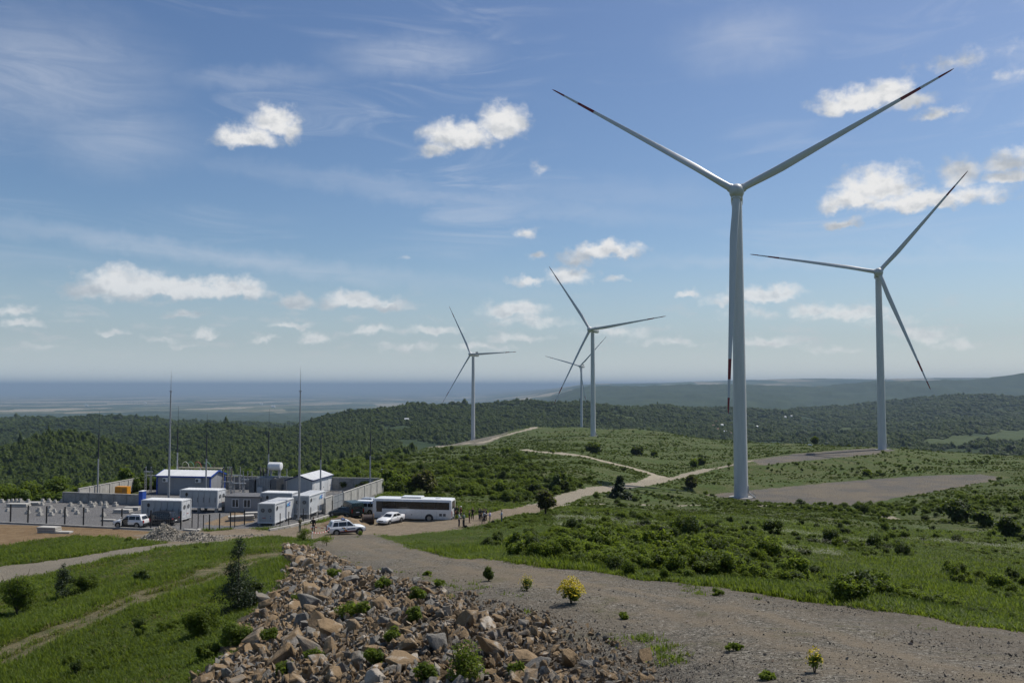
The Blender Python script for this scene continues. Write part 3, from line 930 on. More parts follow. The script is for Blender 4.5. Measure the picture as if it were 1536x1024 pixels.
def make_turbine():
    t = empty('wind_turbine', (0, 0, 0))
    hz_ = 105.0; ov = 5.2
    mb = MB(); n = 40
    zs = [-1.5, 0, 20, 40, 60, 80, 102.4]
    rr = [2.42, 2.4, 2.28, 2.16, 2.03, 1.9, 1.72]
    mb.tube([(0, 0, z) for z in zs], rr, n)
    tower = mb.build('tower', M_TW, t, smooth=True)
    ft = MB(); ft.tube([(0, 0, -1.2), (0, 0, .18)], [4.2, 4.0], 32)
    ft.build('foundation', mat('foundation_concrete', (.36, .35, .33), .9, var=.15, scale=2, bump=.3), t)
    d = MB(); d.cbox((2.44, 0, 3.0), (.24, 1.0, 2.2), .05); dr = d.build('door', mat('turbine_door_grey', (.30, .32, .33), .5), t)
    h = MB(); h.bar((2.60, .3, 2.9), (2.60, .3, 3.1), .05); h.build('handle', M_DKV, dr)
    st = MB()
    for i in range(8): st.box((2.75 + .28 * i, 0, 1.75 - .22 * i), (.3, 1.1, .05))
    for sy in (-.58, .58):
        st.bar((2.5, sy, 1.85), (4.8, sy, .05), .06, .18)
        st.bar((2.6, sy, 2.85), (4.9, sy, 1.0), .05)
        for i in range(4): st.bar((2.7 + .7 * i, sy, 1.7 - .56 * i), (2.7 + .7 * i, sy, 2.75 - .56 * i), .045)
    st.build('entrance_stair', M_STEEL, t)
    # nacelle: rounded box, tilted with the rotor axis
    nb_ = MB()
    prof = [(-2.4, 1.55), (-1.9, 1.95), (-.6, 2.05), (4, 2.1), (8.4, 2.0), (9.6, 1.75), (10.0, 1.35)]
    for y, hw in prof:
        for k in range(24):
            a = 2 * PI * k / 24
            ca, sa = math.cos(a), math.sin(a)
            e = 2 / 4.2
            nb_.v.append((hw * math.copysign(abs(ca) ** e, ca), y, .25 + hw * 1.0 * math.copysign(abs(sa) ** e, sa)))
    for i in range(len(prof) - 1):
        for k in range(24):
            nb_.f.append((i * 24 + k, i * 24 + (k + 1) % 24, (i + 1) * 24 + (k + 1) % 24, (i + 1) * 24 + k)); nb_.m.append(0)
    nb_.f.append(tuple(range(24))); nb_.m.append(0); nb_.f.append(tuple((len(prof) - 1) * 24 + k for k in range(24))); nb_.m.append(0)
    nac = nb_.build('nacelle', M_TW, t, smooth=True); nac.location = (0, 0, hz_ - .35); nac.rotation_euler = (-TILT * .6, 0, 0)
    c = MB(); c.cbox((0, 7.2, 3.15), (3.4, .5, 1.5), .06); c.bar((-1.3, 7.2, 2.2), (-1.3, 7.2, 2.6), .2); c.bar((1.3, 7.2, 2.2), (1.3, 7.2, 2.6), .2)
    c.build('cooler', M_DKV, nac)
    wv = MB(); wv.bar((-.9, 8.6, 2.0), (-.9, 8.6, 3.9), .07); wv.bar((-1.4, 8.6, 3.7), (-.4, 8.6, 3.7), .05)
    wv.build('wind_vane', M_DKV, nac)
    # hub / spinner
    hb_ = MB(); prof = [(2.6, 2.0), (2.2, 2.35), (.8, 2.55), (-.6, 2.5), (-1.8, 2.15), (-2.6, 1.5), (-3.0, .75), (-3.1, .02)]
    hb_.tube([(0, y, 0) for y, _ in prof], [q for _, q in prof], 30)
    hub = hb_.build('hub', M_TW, t, smooth=True); hub.location = (0, -ov, hz_); hub.rotation_euler = (-TILT, 0, 0)
    vb = MB()
    vb.bar((-1.1, -2.32, -1.25), (1.1, -2.32, -1.25), .25, .14)
    vb.build('hub_slot', M_DKV, hub)
    for k in range(3):
        cuff = MB(); cuff.tube([(0, 0, .9), (0, 0, 2.75)], [1.62, 1.42], 22)
        bl = blade_mesh()
        bm_ = bl.build('blade', [M_TW, M_RED], t, smooth=True)
        cf = cuff.build('blade_collar', M_TW, bm_, smooth=True)
    return t


def set_blades(t, ang, sc):
    bs = [c for c in t.children if c.name.split('.')[0] == 'blade']
    for k, b in enumerate(bs):
        b.matrix_parent_inverse = Matrix.Identity(4)
        b.matrix_basis = blade_matrix(105.0, 5.2, ang + k * 2 * PI / 3, sc)


TURB = [  # hub px, depth, yaw, rotor angle, blade length, base row, label
    ((1105, 287), 285, -15.4, 27.38, 77.6, 'nearest and tallest white wind turbine, tower standing at the edge of the wide gravel pad'),
    ((1318, 408), 493, -21.0, 49.35, 75.0, 'white turbine at the right, one blade nearly level, standing before the wooded valley'),
    ((885, 494), 770, -33.2, 6.1, 77.4, 'white turbine on the central green ridge with a dark shrub at its tower foot'),
    ((706, 531), 1000, -33.8, .6, 69.0, 'distant white turbine at the left end of the row beside the pale dirt track'),
    ((870, 549), 1475, -31.6, 45.0, 72.4, 'faintest small turbine half hidden behind the tower of the central ridge turbine'),
]
proto_t = make_turbine()
TPOS = []
for i, (hp, Y, yaw, ang, L, lab) in enumerate(TURB):
    t = proto_t if i == 0 else copy_tree(proto_t)
    hub = at(hp[0], hp[1], Y)
    yw = R(yaw)
    # nose points to (sin yaw, -cos yaw); tower axis lies behind the hub
    bx, by = hub[0] - math.sin(yw) * 5.2, hub[1] + math.cos(yw) * 5.2
    gz = Hs(bx, by)
    s = (hub[2] - gz) / 105.0 if i != 4 else 1.0
    z0 = hub[2] - 105.0 * s
    t.location = (bx, by, z0); t.rotation_euler = (0, 0, yw); t.scale = (1, 1, 1)
    # every tower reaches its own ground: only its own length differs
    for ch in t.children:
        if ch.name.split('.')[0] == 'tower':
            ch.scale = (1, 1, 1)
    t.location.z = hub[2] - 105.0
    tw = [c for c in t.children if c.name.split('.')[0] == 'tower'][0]
    low = gz - t.location.z                         # ground height in turbine space
    tw.location = (0, 0, low); tw.scale = (1, 1, (102.4 - low) / 102.4)
    for nm in ('foundation', 'door', 'entrance_stair'):
        q = [c for c in t.children if c.name.split('.')[0] == nm][0]
        q.location = (0, 0, low)
        if i == 0 and nm in ('door', 'entrance_stair'): pass
    for nm in ('door', 'entrance_stair'):
        q = [c for c in t.children if c.name.split('.')[0] == nm][0]
        q.rotation_euler = (0, 0, -yw + R(-20))
    set_blades(t, R(ang), L / 75.0)
    tag(t, lab, 'wind turbine', 'wind turbines along the ridge')
    TPOS.append((bx, by, gz))
    print('TURB', i, bx, by, gz, 'low', low)
# ------------------------------------------------------------------ vegetation and stones
def leafmat(name, lo, hi, trans=.25, rough=.55, ps=.13, orr=.4):
    mt, t, b = newmat(name)
    tint = t.attr('tint')
    oi = t.node('ShaderNodeObjectInfo').outputs['Random']
    f = t.m('ADD', t.m('MULTIPLY', tint, 1 - orr), t.m('MULTIPLY', oi, orr))
    c = t.mix(t.rng(f, .1, .9), lo, hi)
    c = t.mix(t.rng(t.noise(t.pos(), ps, 4, .6), .38, .64, 0, .55), c, tuple(q * .62 for q in lo))
    t.put(b.inputs['Base Color'], c); b.inputs['Roughness'].default_value = rough; b.inputs['Specular IOR Level'].default_value = .25
    tr = t.node('ShaderNodeBsdfTranslucent')
    t.put(tr.inputs['Color'], t.mix(.6, c, (.24, .31, .025)))
    mx = t.node('ShaderNodeMixShader'); mx.inputs[0].default_value = trans
    t.l.new(b.outputs[0], mx.inputs[1]); t.l.new(tr.outputs[0], mx.inputs[2])
    t.l.new(mx.outputs[0], t.n['Material Output'].inputs['Surface'])
    return mt


M_LEAF = leafmat('leaf_green', (.066, .108, .012), (.130, .182, .026), .55)
M_LEAFB = leafmat('leaf_bright_green', (.092, .140, .014), (.165, .220, .030), .58)
M_LEAFD = leafmat('leaf_dark_green', (.034, .060, .011), (.074, .110, .022), .4)
M_LEAFC = leafmat('needle_dark_green', (.012, .026, .010), (.030, .050, .016), .08)
M_LEAFBR = leafmat('leaf_brownish_green', (.050, .050, .017), (.105, .098, .034), .4)
M_YEL = leafmat('blossom_yellow', (.50, .38, .01), (.72, .56, .02), .2)
M_WHT = leafmat('blossom_white', (.42, .42, .30), (.66, .65, .52), .2)
M_GRASS = leafmat('grass_blade', (.082, .128, .014), (.148, .200, .030), .55)
M_GRASSD = leafmat('grass_blade_dry', (.15, .125, .050), (.28, .23, .11), .4)
M_FOREST = leafmat('forest_leaf', (.028, .056, .012), (.100, .142, .028), .4, ps=.012, orr=.65)
M_FORESTN = leafmat('woodland_leaf', (.060, .102, .013), (.120, .175, .026), .45)
M_BARK = mat('bark_brown', (.085, .065, .045), .9, var=.3, scale=8, bump=.5)


def quads_mesh(name, cen, nrm, size, tint, mats, aspect=1.6, mats_idx=None, fold=True):
    """leaf shaped quads (diamonds) at cen facing nrm"""
    N = len(cen)
    rnd = np.random.default_rng(N + 7)
    nrm = nrm / np.maximum(np.linalg.norm(nrm, axis=1, keepdims=True), 1e-6)
    a = rnd.normal(size=(N, 3)); a -= nrm * (a * nrm).sum(1, keepdims=True); a /= np.linalg.norm(a, axis=1, keepdims=True)
    b = np.cross(nrm, a)
    s = np.asarray(size).reshape(-1, 1) * np.ones((N, 1))
    bend = nrm * s * .18
    v = np.stack([cen - a * s * aspect * .5 - bend, cen - b * s * .42, cen + a * s * aspect * .5 - bend, cen + b * s * .42], 1).reshape(-1, 3)
    me = bpy.data.meshes.new(name)
    me.vertices.add(4 * N); me.loops.add(4 * N); me.polygons.add(N)
    me.vertices.foreach_set('co', v.astype(np.float32).ravel())
    me.loops.foreach_set('vertex_index', np.arange(4 * N, dtype=np.int32))
    me.polygons.foreach_set('loop_start', np.arange(0, 4 * N, 4, dtype=np.int32))
    try: me.polygons.foreach_set('loop_total', np.full(N, 4, dtype=np.int32))
    except Exception: pass
    me.update(calc_edges=True)
    at_ = me.attributes.new('tint', 'FLOAT', 'FACE'); at_.data.foreach_set('value', np.asarray(tint, np.float32))
    for q in (mats if isinstance(mats, (list, tuple)) else [mats]): me.materials.append(q)
    if mats_idx is not None: me.polygons.foreach_set('material_index', np.asarray(mats_idx, np.int32))
    return me


def crown_mesh(name, seed, rx, rz, n, leaf, material, clumps=9, zc=None, spread=.62, cone=False, orient=None):
    """leaves in uneven clumps; origin at the ground"""
    rn = np.random.default_rng(seed)
    C = []; Rr = []
    for k in range(clumps):
        if cone:
            h = rn.uniform(.02, 1.0); rad = rx * (1 - h) ** .8 * rn.uniform(.2, .95); th = rn.uniform(0, 2 * PI)
            C.append((math.cos(th) * rad, math.sin(th) * rad, h * 2 * rz)); Rr.append(rx * (.20 + .34 * (1 - h)) * rn.uniform(.6, 1.2))
        else:
            d = rn.normal(size=3); d /= np.linalg.norm(d); q = rn.uniform(.25, 1) ** .6 * spread
            C.append((d[0] * rx * q, d[1] * rx * q, rz * (.95 + d[2] * q * .95))); Rr.append(min(rx, rz) * rn.uniform(.28, .55))
    C = np.array(C); Rr = np.array(Rr)
    w = Rr ** 2; idx = rn.choice(len(C), n, p=w / w.sum())
    d = rn.normal(size=(n, 3)); d /= np.linalg.norm(d, axis=1, keepdims=True)
    rad = rn.uniform(.35, 1.08, n) ** .5
    cen = C[idx] + d * (Rr[idx] * rad)[:, None] * np.array([1, 1, .85])
    stray = rn.random(n) < .06
    cen[stray] += d[stray] * (Rr[idx][stray] * .35)[:, None]
    cen[:, 2] = np.maximum(cen[:, 2], .01 * rz + rn.random(n) * .06 * rz)
    nr = d * .6 + rn.normal(size=(n, 3)) * .5 + np.array([0, 0, .75])
    if orient is not None:
        nr = (cen - np.array([0, 0, rz * .55])) / np.array([rx, rx, rz]) * orient + d * .5 + rn.normal(size=(n, 3)) * .22 + np.array([0, 0, .25])
    ct = rn.random(len(C))
    tint = np.clip(.55 * ct[idx] + .45 * rn.random(n), 0, 1)
    return quads_mesh(name, cen, nr, leaf * rn.uniform(.6, 1.35, n), tint, material)


def stem_mb(seed, h, r, n=5, lean=.35):
    rn = random.Random(seed); mb = MB()
    for k in range(n):
        a = rn.uniform(0, 2 * PI); l = rn.uniform(.2, 1) * lean * h
        pts = [(rn.uniform(-.05, .05) * h * .3, rn.uniform(-.05, .05) * h * .3, -.1), (math.cos(a) * l * .35, math.sin(a) * l * .35, h * .4), (math.cos(a) * l, math.sin(a) * l, h * rn.uniform(.7, 1))]
        mb.tube(pts, [r, r * .7, r * .25], 6)
    return mb


def tree_mb(seed, h, r, rx):
    """tapered trunk with limbs"""
    rn = random.Random(seed); mb = MB()
    pts = [(0, 0, -.3), (rn.uniform(-.03, .03) * h, rn.uniform(-.03, .03) * h, h * .3), (rn.uniform(-.05, .05) * h, rn.uniform(-.05, .05) * h, h * .62), (0, 0, h * .92)]
    mb.tube(pts, [r * 1.3, r, r * .6, r * .15], 8)
    for k in range(9):
        z = h * rn.uniform(.25, .75); a = rn.uniform(0, 2 * PI); l = rx * rn.uniform(.55, .95)
        mb.tube([(0, 0, z), (math.cos(a) * l * .5, math.sin(a) * l * .5, z + l * .3), (math.cos(a) * l, math.sin(a) * l, z + l * .55)], [r * .4, r * .25, r * .07], 6)
    return mb


# shared shrub shapes (unit: metres, radius about 1)
SHR = [crown_mesh('foliage', 100 + k, 1.0, .62 + .1 * (k % 3), 2000, .085, M_LEAF, 7 + k) for k in range(5)]
SHRB = [crown_mesh('foliage', 140 + k, 1.0, .55 + .1 * (k % 3), 2000, .085, M_LEAFB, 7 + k) for k in range(3)]
SHRD = [crown_mesh('foliage', 180 + k, 1.0, .75, 2200, .09, M_LEAFD, 8 + k) for k in range(4)]
CON = [crown_mesh('foliage', 220 + k, .62, .95, 1100, .11, M_LEAFC, 22, cone=True) for k in range(3)]
CRW = [crown_mesh('canopy_crown', 260 + k, 1.0, 1.0, 460, .23, M_FOREST, 9, orient=1.0) for k in range(5)]
CRWN = [crown_mesh('woodland_crown', 300 + k, 1.0, .85, 1000, .14, M_FORESTN, 10, orient=.6) for k in range(4)]


def single(name, me, loc, sc, rz, label, cat, group):
    o = bpy.data.objects.new(name, me); COL.objects.link(o)
    o.location = loc; o.scale = sc if hasattr(sc, '__len__') else (sc, sc, sc); o.rotation_euler = (0, 0, rz)
    return tag(o, label, cat, group)


def plant(name, px, py, wpx, hpx, label, cat, kind='shrub', group=None, seed=1, n=2600, leaf=.09, material=None, Y=None, clumps=12):
    """a plant with foliage and stem parts; px,py its foot in the photo, wpx,hpx its size there"""
    p = G(px, py) if Y is None else at(px, py, Y)
    if Y is not None: p[2] = Hs(p[0], p[1])
    s = F / p[1]
    w, h = wpx / s, hpx / s
    t = empty(name, p, random.uniform(0, 6), label, cat, group)
    if kind == 'conifer':
        fo = crown_mesh('foliage', seed, w / 2, h / 2, n, leaf, material or M_LEAFC, clumps * 2, cone=True)
        st = MB(); st.tube([(0, 0, -.2), (0, 0, h * .9)], [h * .02, h * .004], 7); bark = st
        nm = 'trunk'
    elif kind == 'tree':
        fo = crown_mesh('crown', seed, w / 2 * .82, h * .40, n, leaf, material or M_LEAF, clumps)
        fo.transform(Matrix.Translation((0, 0, h * .07)))
        bark = tree_mb(seed, h * .9, h * .025, w / 2 * .8); nm = 'trunk'
    else:
        fo = crown_mesh('foliage', seed, w / 2 * .82, h / 2 * .82, n, leaf, material or M_LEAF, clumps)
        bark = stem_mb(seed, h * .85, h * .012, 6); nm = 'stem'
    fo_o = bpy.data.objects.new('crown' if kind == 'tree' else 'foliage', fo); COL.objects.link(fo_o); fo_o.parent = t
    bark.build(nm, M_BARK, t, smooth=True)
    return t


# ---- individual plants one can point to
plant('shrub', 26, 922, 74, 78, 'leafy green shrub at the far left beside the lower gravel road', 'shrub', seed=401, n=7000, leaf=.085, clumps=16)
plant('conifer', 93, 899, 40, 52, 'small dark pointed conifer beside the leafy shrub at the road bank', 'conifer', 'conifer', seed=402, n=3500, leaf=.06)
plant('shrub', 130, 889, 46, 42, 'round green bush just right of the small conifer on the road bank', 'shrub', seed=403, n=4200, leaf=.07)
plant('shrub', 214, 876, 36, 30, 'low dark bush alone on the bank under the lower gravel road', 'shrub', seed=404, n=1600, leaf=.1, material=M_LEAFD)
plant('conifer', 357, 914, 66, 104, 'tall dark ragged juniper standing at the left edge of the rubble', 'conifer', 'conifer', seed=405, n=9500, leaf=.055, clumps=16)
plant('shrub', 386, 905, 46, 46, 'dark low bush leaning against the tall juniper beside the rocks', 'shrub', seed=406, n=2400, leaf=.08, material=M_LEAFD)
plant('shrub', 300, 956, 84, 66, 'wide bright green bush in the grass left of the rubble', 'shrub', seed=407, n=8000, leaf=.055, material=M_LEAFB, clumps=16)
plant('shrub', 356, 972, 66, 52, 'second bright bush between the wide bush and the boulders', 'shrub', seed=408, n=6000, leaf=.05, clumps=14)
plant('shrub', 310, 990, 60, 36, 'low mound of leaves at the foot of the rubble', 'shrub', seed=409, n=2400, leaf=.07)
plant('flowering_bush', 790, 886, 26, 26, 'small pale yellow flowering bush at the near edge of the gravel road', 'flowering bush', seed=410, n=500, leaf=.05)
plant('weed', 733, 871, 25, 30, 'leafy green weed tuft standing alone on the gravel road', 'weed', seed=411, n=1200, leaf=.06, material=M_LEAFD)
yb = plant('flowering_bush', 857, 905, 46, 40, 'dense yellow flowering bush, brightest on the gravel', 'flowering bush', seed=412, n=1500, leaf=.05)
plant('flowering_bush', 1222, 1008, 36, 40, 'thin yellow flowering weed low in the bottom right gravel', 'flowering bush', seed=413, n=360, leaf=.035)


def blossoms(root, w, h, n, leaf, seed):
    rn = np.random.default_rng(seed)
    a = rn.uniform(0, 2 * PI, n); q = np.sqrt(rn.random(n)) * w / 2; z = h * (.98 - .5 * (q / (w / 2)) ** 2) * rn.uniform(.72, 1.06, n)
    cen = np.stack([np.cos(a) * q, np.sin(a) * q, z], 1)
    me = quads_mesh('blossom', cen, rn.normal(size=(n, 3)) * .6 + np.array([0, 0, 1]), leaf * rn.uniform(.6, 1.3, n), rn.random(n), M_YEL, 1.1)
    o = bpy.data.objects.new('blossom', me); COL.objects.link(o); o.parent = root; o['kind'] = 'stuff'


for t_ in [o for o in COL.objects if o.name.startswith('flowering_bush')]:
    s_ = F / t_.location.y
    k_ = {410: 0}.get(0)
    big = 'dense' in t_['label']; thin = 'thin' in t_['label']
    blossoms(t_, (44 if big else 26) / s_, (40 if big else 26 if not thin else 38) / s_, 900 if big else 170 if not thin else 120, .05 if big else .036, 5)

for px, py, w, h, sd, lab in ((520, 930, 54, 42, 420, 'green weeds among the boulders in the middle of the rubble'),
                              (545, 925, 40, 34, 421, 'second clump of weeds just right of the first among the boulders'),
                              (690, 1030, 90, 92, 422, 'tall bright green weed at the bottom centre of the rubble'),
                              (640, 1026, 46, 48, 423, 'shorter bright weed left of the tall weed at the bottom'),
                              (470, 1000, 46, 40, 424, 'weed tuft in front of the big orange boulder'),
                              (562, 1000, 42, 42, 425, 'leafy weed between two grey boulders low in the rubble'),
                              (455, 812, 46, 30, 426, 'green weeds at the top end of the rubble by the barrier tape'),
                              (490, 818, 26, 20, 427, 'small weed patch beside the top of the rubble'),
                              (625, 905, 38, 34, 428, 'weeds growing from the upper right stones'),
                              (425, 1015, 44, 40, 429, 'weed growing at the lower left of the boulders'),
                              (660, 880, 30, 16, 430, 'low weeds on the gravel verge above the stones'),
                              (935, 928, 30, 14, 431, 'sparse low weed on the gravel left of the road'),
                              (540, 803, 16, 10, 432, 'tiny weed beside the police car'),
                              (1075, 893, 40, 14, 433, 'flat green weed on the right road edge'),
                              (1100, 975, 60, 16, 434, 'creeping green weed across the lower gravel'),
                              (1150, 1018, 60, 16, 435, 'low weeds at the bottom edge of the gravel'),
                              (590, 965, 40, 36, 437, 'leafy weed between the two large orange slabs'),
                              (735, 985, 34, 30, 438, 'weed growing among small stones at the right of the rubble'),
                              (500, 870, 40, 26, 439, 'weed patch high in the rubble under the gravel verge'),
                              (405, 965, 40, 34, 440, 'weed at the left rim of the boulders'),
                              (620, 935, 34, 36, 441, 'upright weed behind the large orange slab'),
                              (775, 1020, 40, 36, 442, 'weed at the bottom beside the pale slab'),
                              (445, 905, 30, 24, 443, 'small weed among grey boulders near the juniper'),
                              (575, 885, 44, 30, 444, 'weeds under the upper right verge of the rubble'),
                              (642, 862, 20, 8, 436, 'flat weed tuft on the gravel verge, uppermost of three')):
    plant('weed', px, py, w, h, lab, 'weed', seed=sd, n=1300 if h > 25 else 420, leaf=.055 if py > 900 else .07, material=M_LEAFB, group='weeds on the stones and gravel')

for px, py, w, h, kd, sd, lab, m_ in ((818, 772, 44, 46, 'tree', 450, 'brownish round tree beside the dirt track junction', M_LEAFBR),
                                      (930, 748, 32, 32, 'conifer', 451, 'dark conifer by the thin path left of the nearest turbine', None),
                                      (1036, 733, 27, 26, 'tree', 452, 'reddish brown bush beside the dirt track behind the conifer', M_LEAFBR),
                                      (838, 737, 52, 36, 'shrub', 453, 'large dark bush in the hollow above the brownish tree', M_LEAFD),
                                      (800, 742, 30, 20, 'shrub', 454, 'smaller dark bush left of the large bush in the hollow', M_LEAFD),
                                      (890, 680, 30, 26, 'shrub', 455, 'dark shrub at the foot of the central ridge turbine', M_LEAFD),
                                      (957, 683, 26, 20, 'shrub', 456, 'round dark shrub alone on the ridge slope right of the central turbine', M_LEAFD),
                                      (981, 684, 12, 11, 'shrub', 457, 'small bush right of the round ridge shrub', M_LEAFD),
                                      (640, 742, 60, 46, 'tree', 458, 'broad dark brown green tree on the bank behind the bus', M_LEAFBR),
                                      (610, 738, 50, 40, 'tree', 459, 'bushy tree left of the broad tree behind the bus', M_LEAF),
                                      (585, 735, 40, 40, 'tree', 460, 'green tree nearest the end of the concrete wall', M_LEAF),
                                      (1440, 783, 70, 50, 'shrub', 461, 'large dark thicket bush in the hollow at the right below the pad', M_LEAFD),
                                      (1475, 790, 50, 36, 'shrub', 462, 'dark bush right of the large thicket bush in the hollow', M_LEAFD),
                                      (1510, 806, 56, 42, 'shrub', 463, 'dark bush at the right edge of the meadow hollow', M_LEAFD),
                                      (1223, 667, 12, 15, 'tree', 464, 'small lone tree on the skyline beside the parked white car', M_LEAFD),
                                      (993, 818, 20, 26, 'conifer', 465, 'dark pointed conifer in the meadow thicket', None),
                                      (1165, 843, 22, 26, 'conifer', 466, 'dark conifer in the meadow below the nearest turbine pad', None),
                                      (1300, 714, 16, 14, 'shrub', 467, 'lone bush on the grass behind the gravel pad', M_LEAF),
                                      (1040, 700, 18, 15, 'shrub', 468, 'bush on the slope above the dirt track', M_LEAF),
                                      (1052, 697, 16, 14, 'shrub', 469, 'bush touching the one above the dirt track', M_LEAFD),
                                      (905, 850, 22, 24, 'conifer', 470, 'thin conifer at the road edge behind the yellow bush', None)):
    p_ = G(px, py); s_ = F / p_[1]
    plant('conifer' if kd == 'conifer' else 'tree' if kd == 'tree' else 'shrub', px, py, w, h, lab, 'conifer' if kd == 'conifer' else 'tree' if kd == 'tree' else 'shrub', kd, seed=sd,
          n=2200, leaf=max(.09, 3.4 / s_), material=m_, clumps=14)

# trees behind the yard
for k, (px, top, w, Y) in enumerate(((8, 716, 46, 148), (48, 710, 52, 150), (84, 708, 48, 152), (118, 722, 40, 156), (150, 726, 40, 160), (182, 728, 34, 166), (206, 722, 36, 172),
                                     (-30, 712, 50, 150), (232, 722, 34, 185), (98, 730, 30, 146), (28, 734, 32, 145), (66, 736, 30, 145))):
    q = at(px, 740, Y); gz = Hs(q[0], q[1]); tz = at(px, top, Y)[2]
    h = tz - gz
    rr = w / F * Y / 2
    t = empty('tree', (q[0], q[1], gz), k, ['leafy green tree at the left frame edge behind the yard', 'tall bright tree behind the left end of the yard', 'tall tree left of the concrete wall corner', 'tree above the left concrete wall end', 'second tree along the back of the long wall', 'third tree along the back of the long wall', 'fourth tree behind the long wall, nearest the white building', 'tree cut by the left frame edge', 'tree half hidden behind the white blue building', 'low young tree before the tall trees behind the yard', 'low shrubby tree at the left behind the concrete footings', 'low bushy tree between two tall trees behind the yard'][k], 'tree', 'trees behind the gravel yard')
    me = crown_mesh('crown', 500 + k, rr * 1.0, min(h * .42, rr * 1.5), 2600, .34, M_FORESTN, 16)
    me.transform(Matrix.Translation((0, 0, h - min(h * .42, rr * 1.5) * 1.95)))
    co = bpy.data.objects.new('crown', me); COL.objects.link(co); co.parent = t
    tree_mb(500 + k, h * .95, h * .018, rr).build('trunk', M_BARK, t, smooth=True)

# ---- geometry-nodes scatter for what nobody could count
def gn_scatter(name, variants, P, rot, scl, idx, label=None):
    me = bpy.data.meshes.new(name)
    n = len(P)
    me.vertices.add(n); me.vertices.foreach_set('co', np.asarray(P, np.float32).ravel())
    a = me.attributes.new('srot', 'FLOAT_VECTOR', 'POINT'); a.data.foreach_set('vector', np.asarray(rot, np.float32).ravel())
    a = me.attributes.new('sscl', 'FLOAT_VECTOR', 'POINT'); a.data.foreach_set('vector', np.asarray(scl, np.float32).ravel())
    a = me.attributes.new('sidx', 'INT', 'POINT'); a.data.foreach_set('value', np.asarray(idx, np.int32))
    o = bpy.data.objects.new(name, me); COL.objects.link(o)
    ng = bpy.data.node_groups.new(name, 'GeometryNodeTree')
    ng.interface.new_socket('Geometry', in_out='INPUT', socket_type='NodeSocketGeometry')
    ng.interface.new_socket('Geometry', in_out='OUTPUT', socket_type='NodeSocketGeometry')
    nd = ng.nodes; lk = ng.links
    gi = nd.new('NodeGroupInput'); go = nd.new('NodeGroupOutput'); jn = nd.new('GeometryNodeJoinGeometry')
    def named(nm, typ):
        q = nd.new('GeometryNodeInputNamedAttribute'); q.data_type = typ; q.inputs['Name'].default_value = nm
        return q.outputs['Attribute']
    for k, vm in enumerate(variants):
        src = bpy.data.objects.new(name + '_source', vm)       # not linked to the scene
        oi = nd.new('GeometryNodeObjectInfo'); oi.inputs['Object'].default_value = src; oi.inputs['As Instance'].default_value = True
        ip = nd.new('GeometryNodeInstanceOnPoints')
        cp = nd.new('FunctionNodeCompare'); cp.data_type = 'INT'; cp.operation = 'EQUAL'
        ins = [s for s in cp.inputs if s.type == 'INT']
        lk.new(named('sidx', 'INT'), ins[0]); ins[1].default_value = k
        lk.new(gi.outputs[0], ip.inputs['Points']); lk.new(cp.outputs[0], ip.inputs['Selection'])
        lk.new(oi.outputs['Geometry'], ip.inputs['Instance'])
        er = nd.new('FunctionNodeEulerToRotation'); lk.new(named('srot', 'FLOAT_VECTOR'), er.inputs[0]); lk.new(er.outputs[0], ip.inputs['Rotation'])
        lk.new(named('sscl', 'FLOAT_VECTOR'), ip.inputs['Scale'])
        lk.new(ip.outputs[0], jn.inputs[0])
    lk.new(jn.outputs[0], go.inputs[0])
    md = o.modifiers.new('scatter', 'NODES'); md.node_group = ng
    tag(o, kind='stuff')
    if label: o['label'] = label
    return o


# visibility table: highest tangent seen so far along each direction (with head room)
_va = np.linspace(R(-36), R(36), 361); _vr = np.geomspace(12, 6000, 900)
_VA, _VR = np.meshgrid(_va, _vr, indexing='ij')
_VT = H((np.sin(_VA) * _VR).ravel(), (np.cos(_VA) * _VR).ravel()).reshape(_VA.shape) / _VR
_VM = np.maximum.accumulate(_VT, 1)


def seen(x, y, top):
    r = np.hypot(x, y); a = np.arctan2(x, y)
    i = np.clip(((a - _va[0]) / (_va[1] - _va[0])).astype(int), 0, 360); j = np.clip(np.searchsorted(_vr, r) - 2, 0, 899)
    return (H(x, y) + top) / r >= _VM[i, j] - .004


def polar_points(n, r0, r1, a0=-34, a1=34, seed=1):
    rn = np.random.default_rng(seed)
    a = R(a0) + (R(a1) - R(a0)) * rn.random(n); r = np.exp(math.log(r0) + math.log(r1 / r0) * rn.random(n))
    return np.sin(a) * r, np.cos(a) * r, rn


def grass_tuft(seed, n, h, spread, m):
    rn = np.random.default_rng(seed); v = []; f = []
    for k in range(n):
        bx, by = rn.normal(size=2) * spread; a = rn.uniform(0, 2 * PI); l = h * rn.uniform(.55, 1.15); lean = rn.uniform(.1, .75) * l
        w = .012 * rn.uniform(.7, 1.5); dx, dy = math.cos(a), math.sin(a)
        b = len(v)
        v += [(bx - dy * w, by + dx * w, -.05), (bx + dy * w, by - dx * w, -.05), (bx + dx * lean * .35 + dy * w * .8, by + dy * lean * .35 - dx * w * .8, l * .6), (bx + dx * lean * .35 - dy * w * .8, by + dy * lean * .35 + dx * w * .8, l * .6), (bx + dx * lean, by + dy * lean, l * .95)]
        f += [(b, b + 1, b + 2, b + 3), (b + 3, b + 2, b + 4)]
    me = bpy.data.meshes.new('grass_tuft'); me.from_pydata(v, [], f); me.materials.append(m)
    at_ = me.attributes.new('tint', 'FLOAT', 'FACE'); at_.data.foreach_set('value', np.repeat(rn.random(n), 2).astype(np.float32))
    return me


def bare_mask(x, y):
    q = region_fields(x, y)
    return np.maximum.reduce([q['road'], q['dirt'], q['yard'], q['pad'], q['track'], q['bare'], q['rubble']]), q


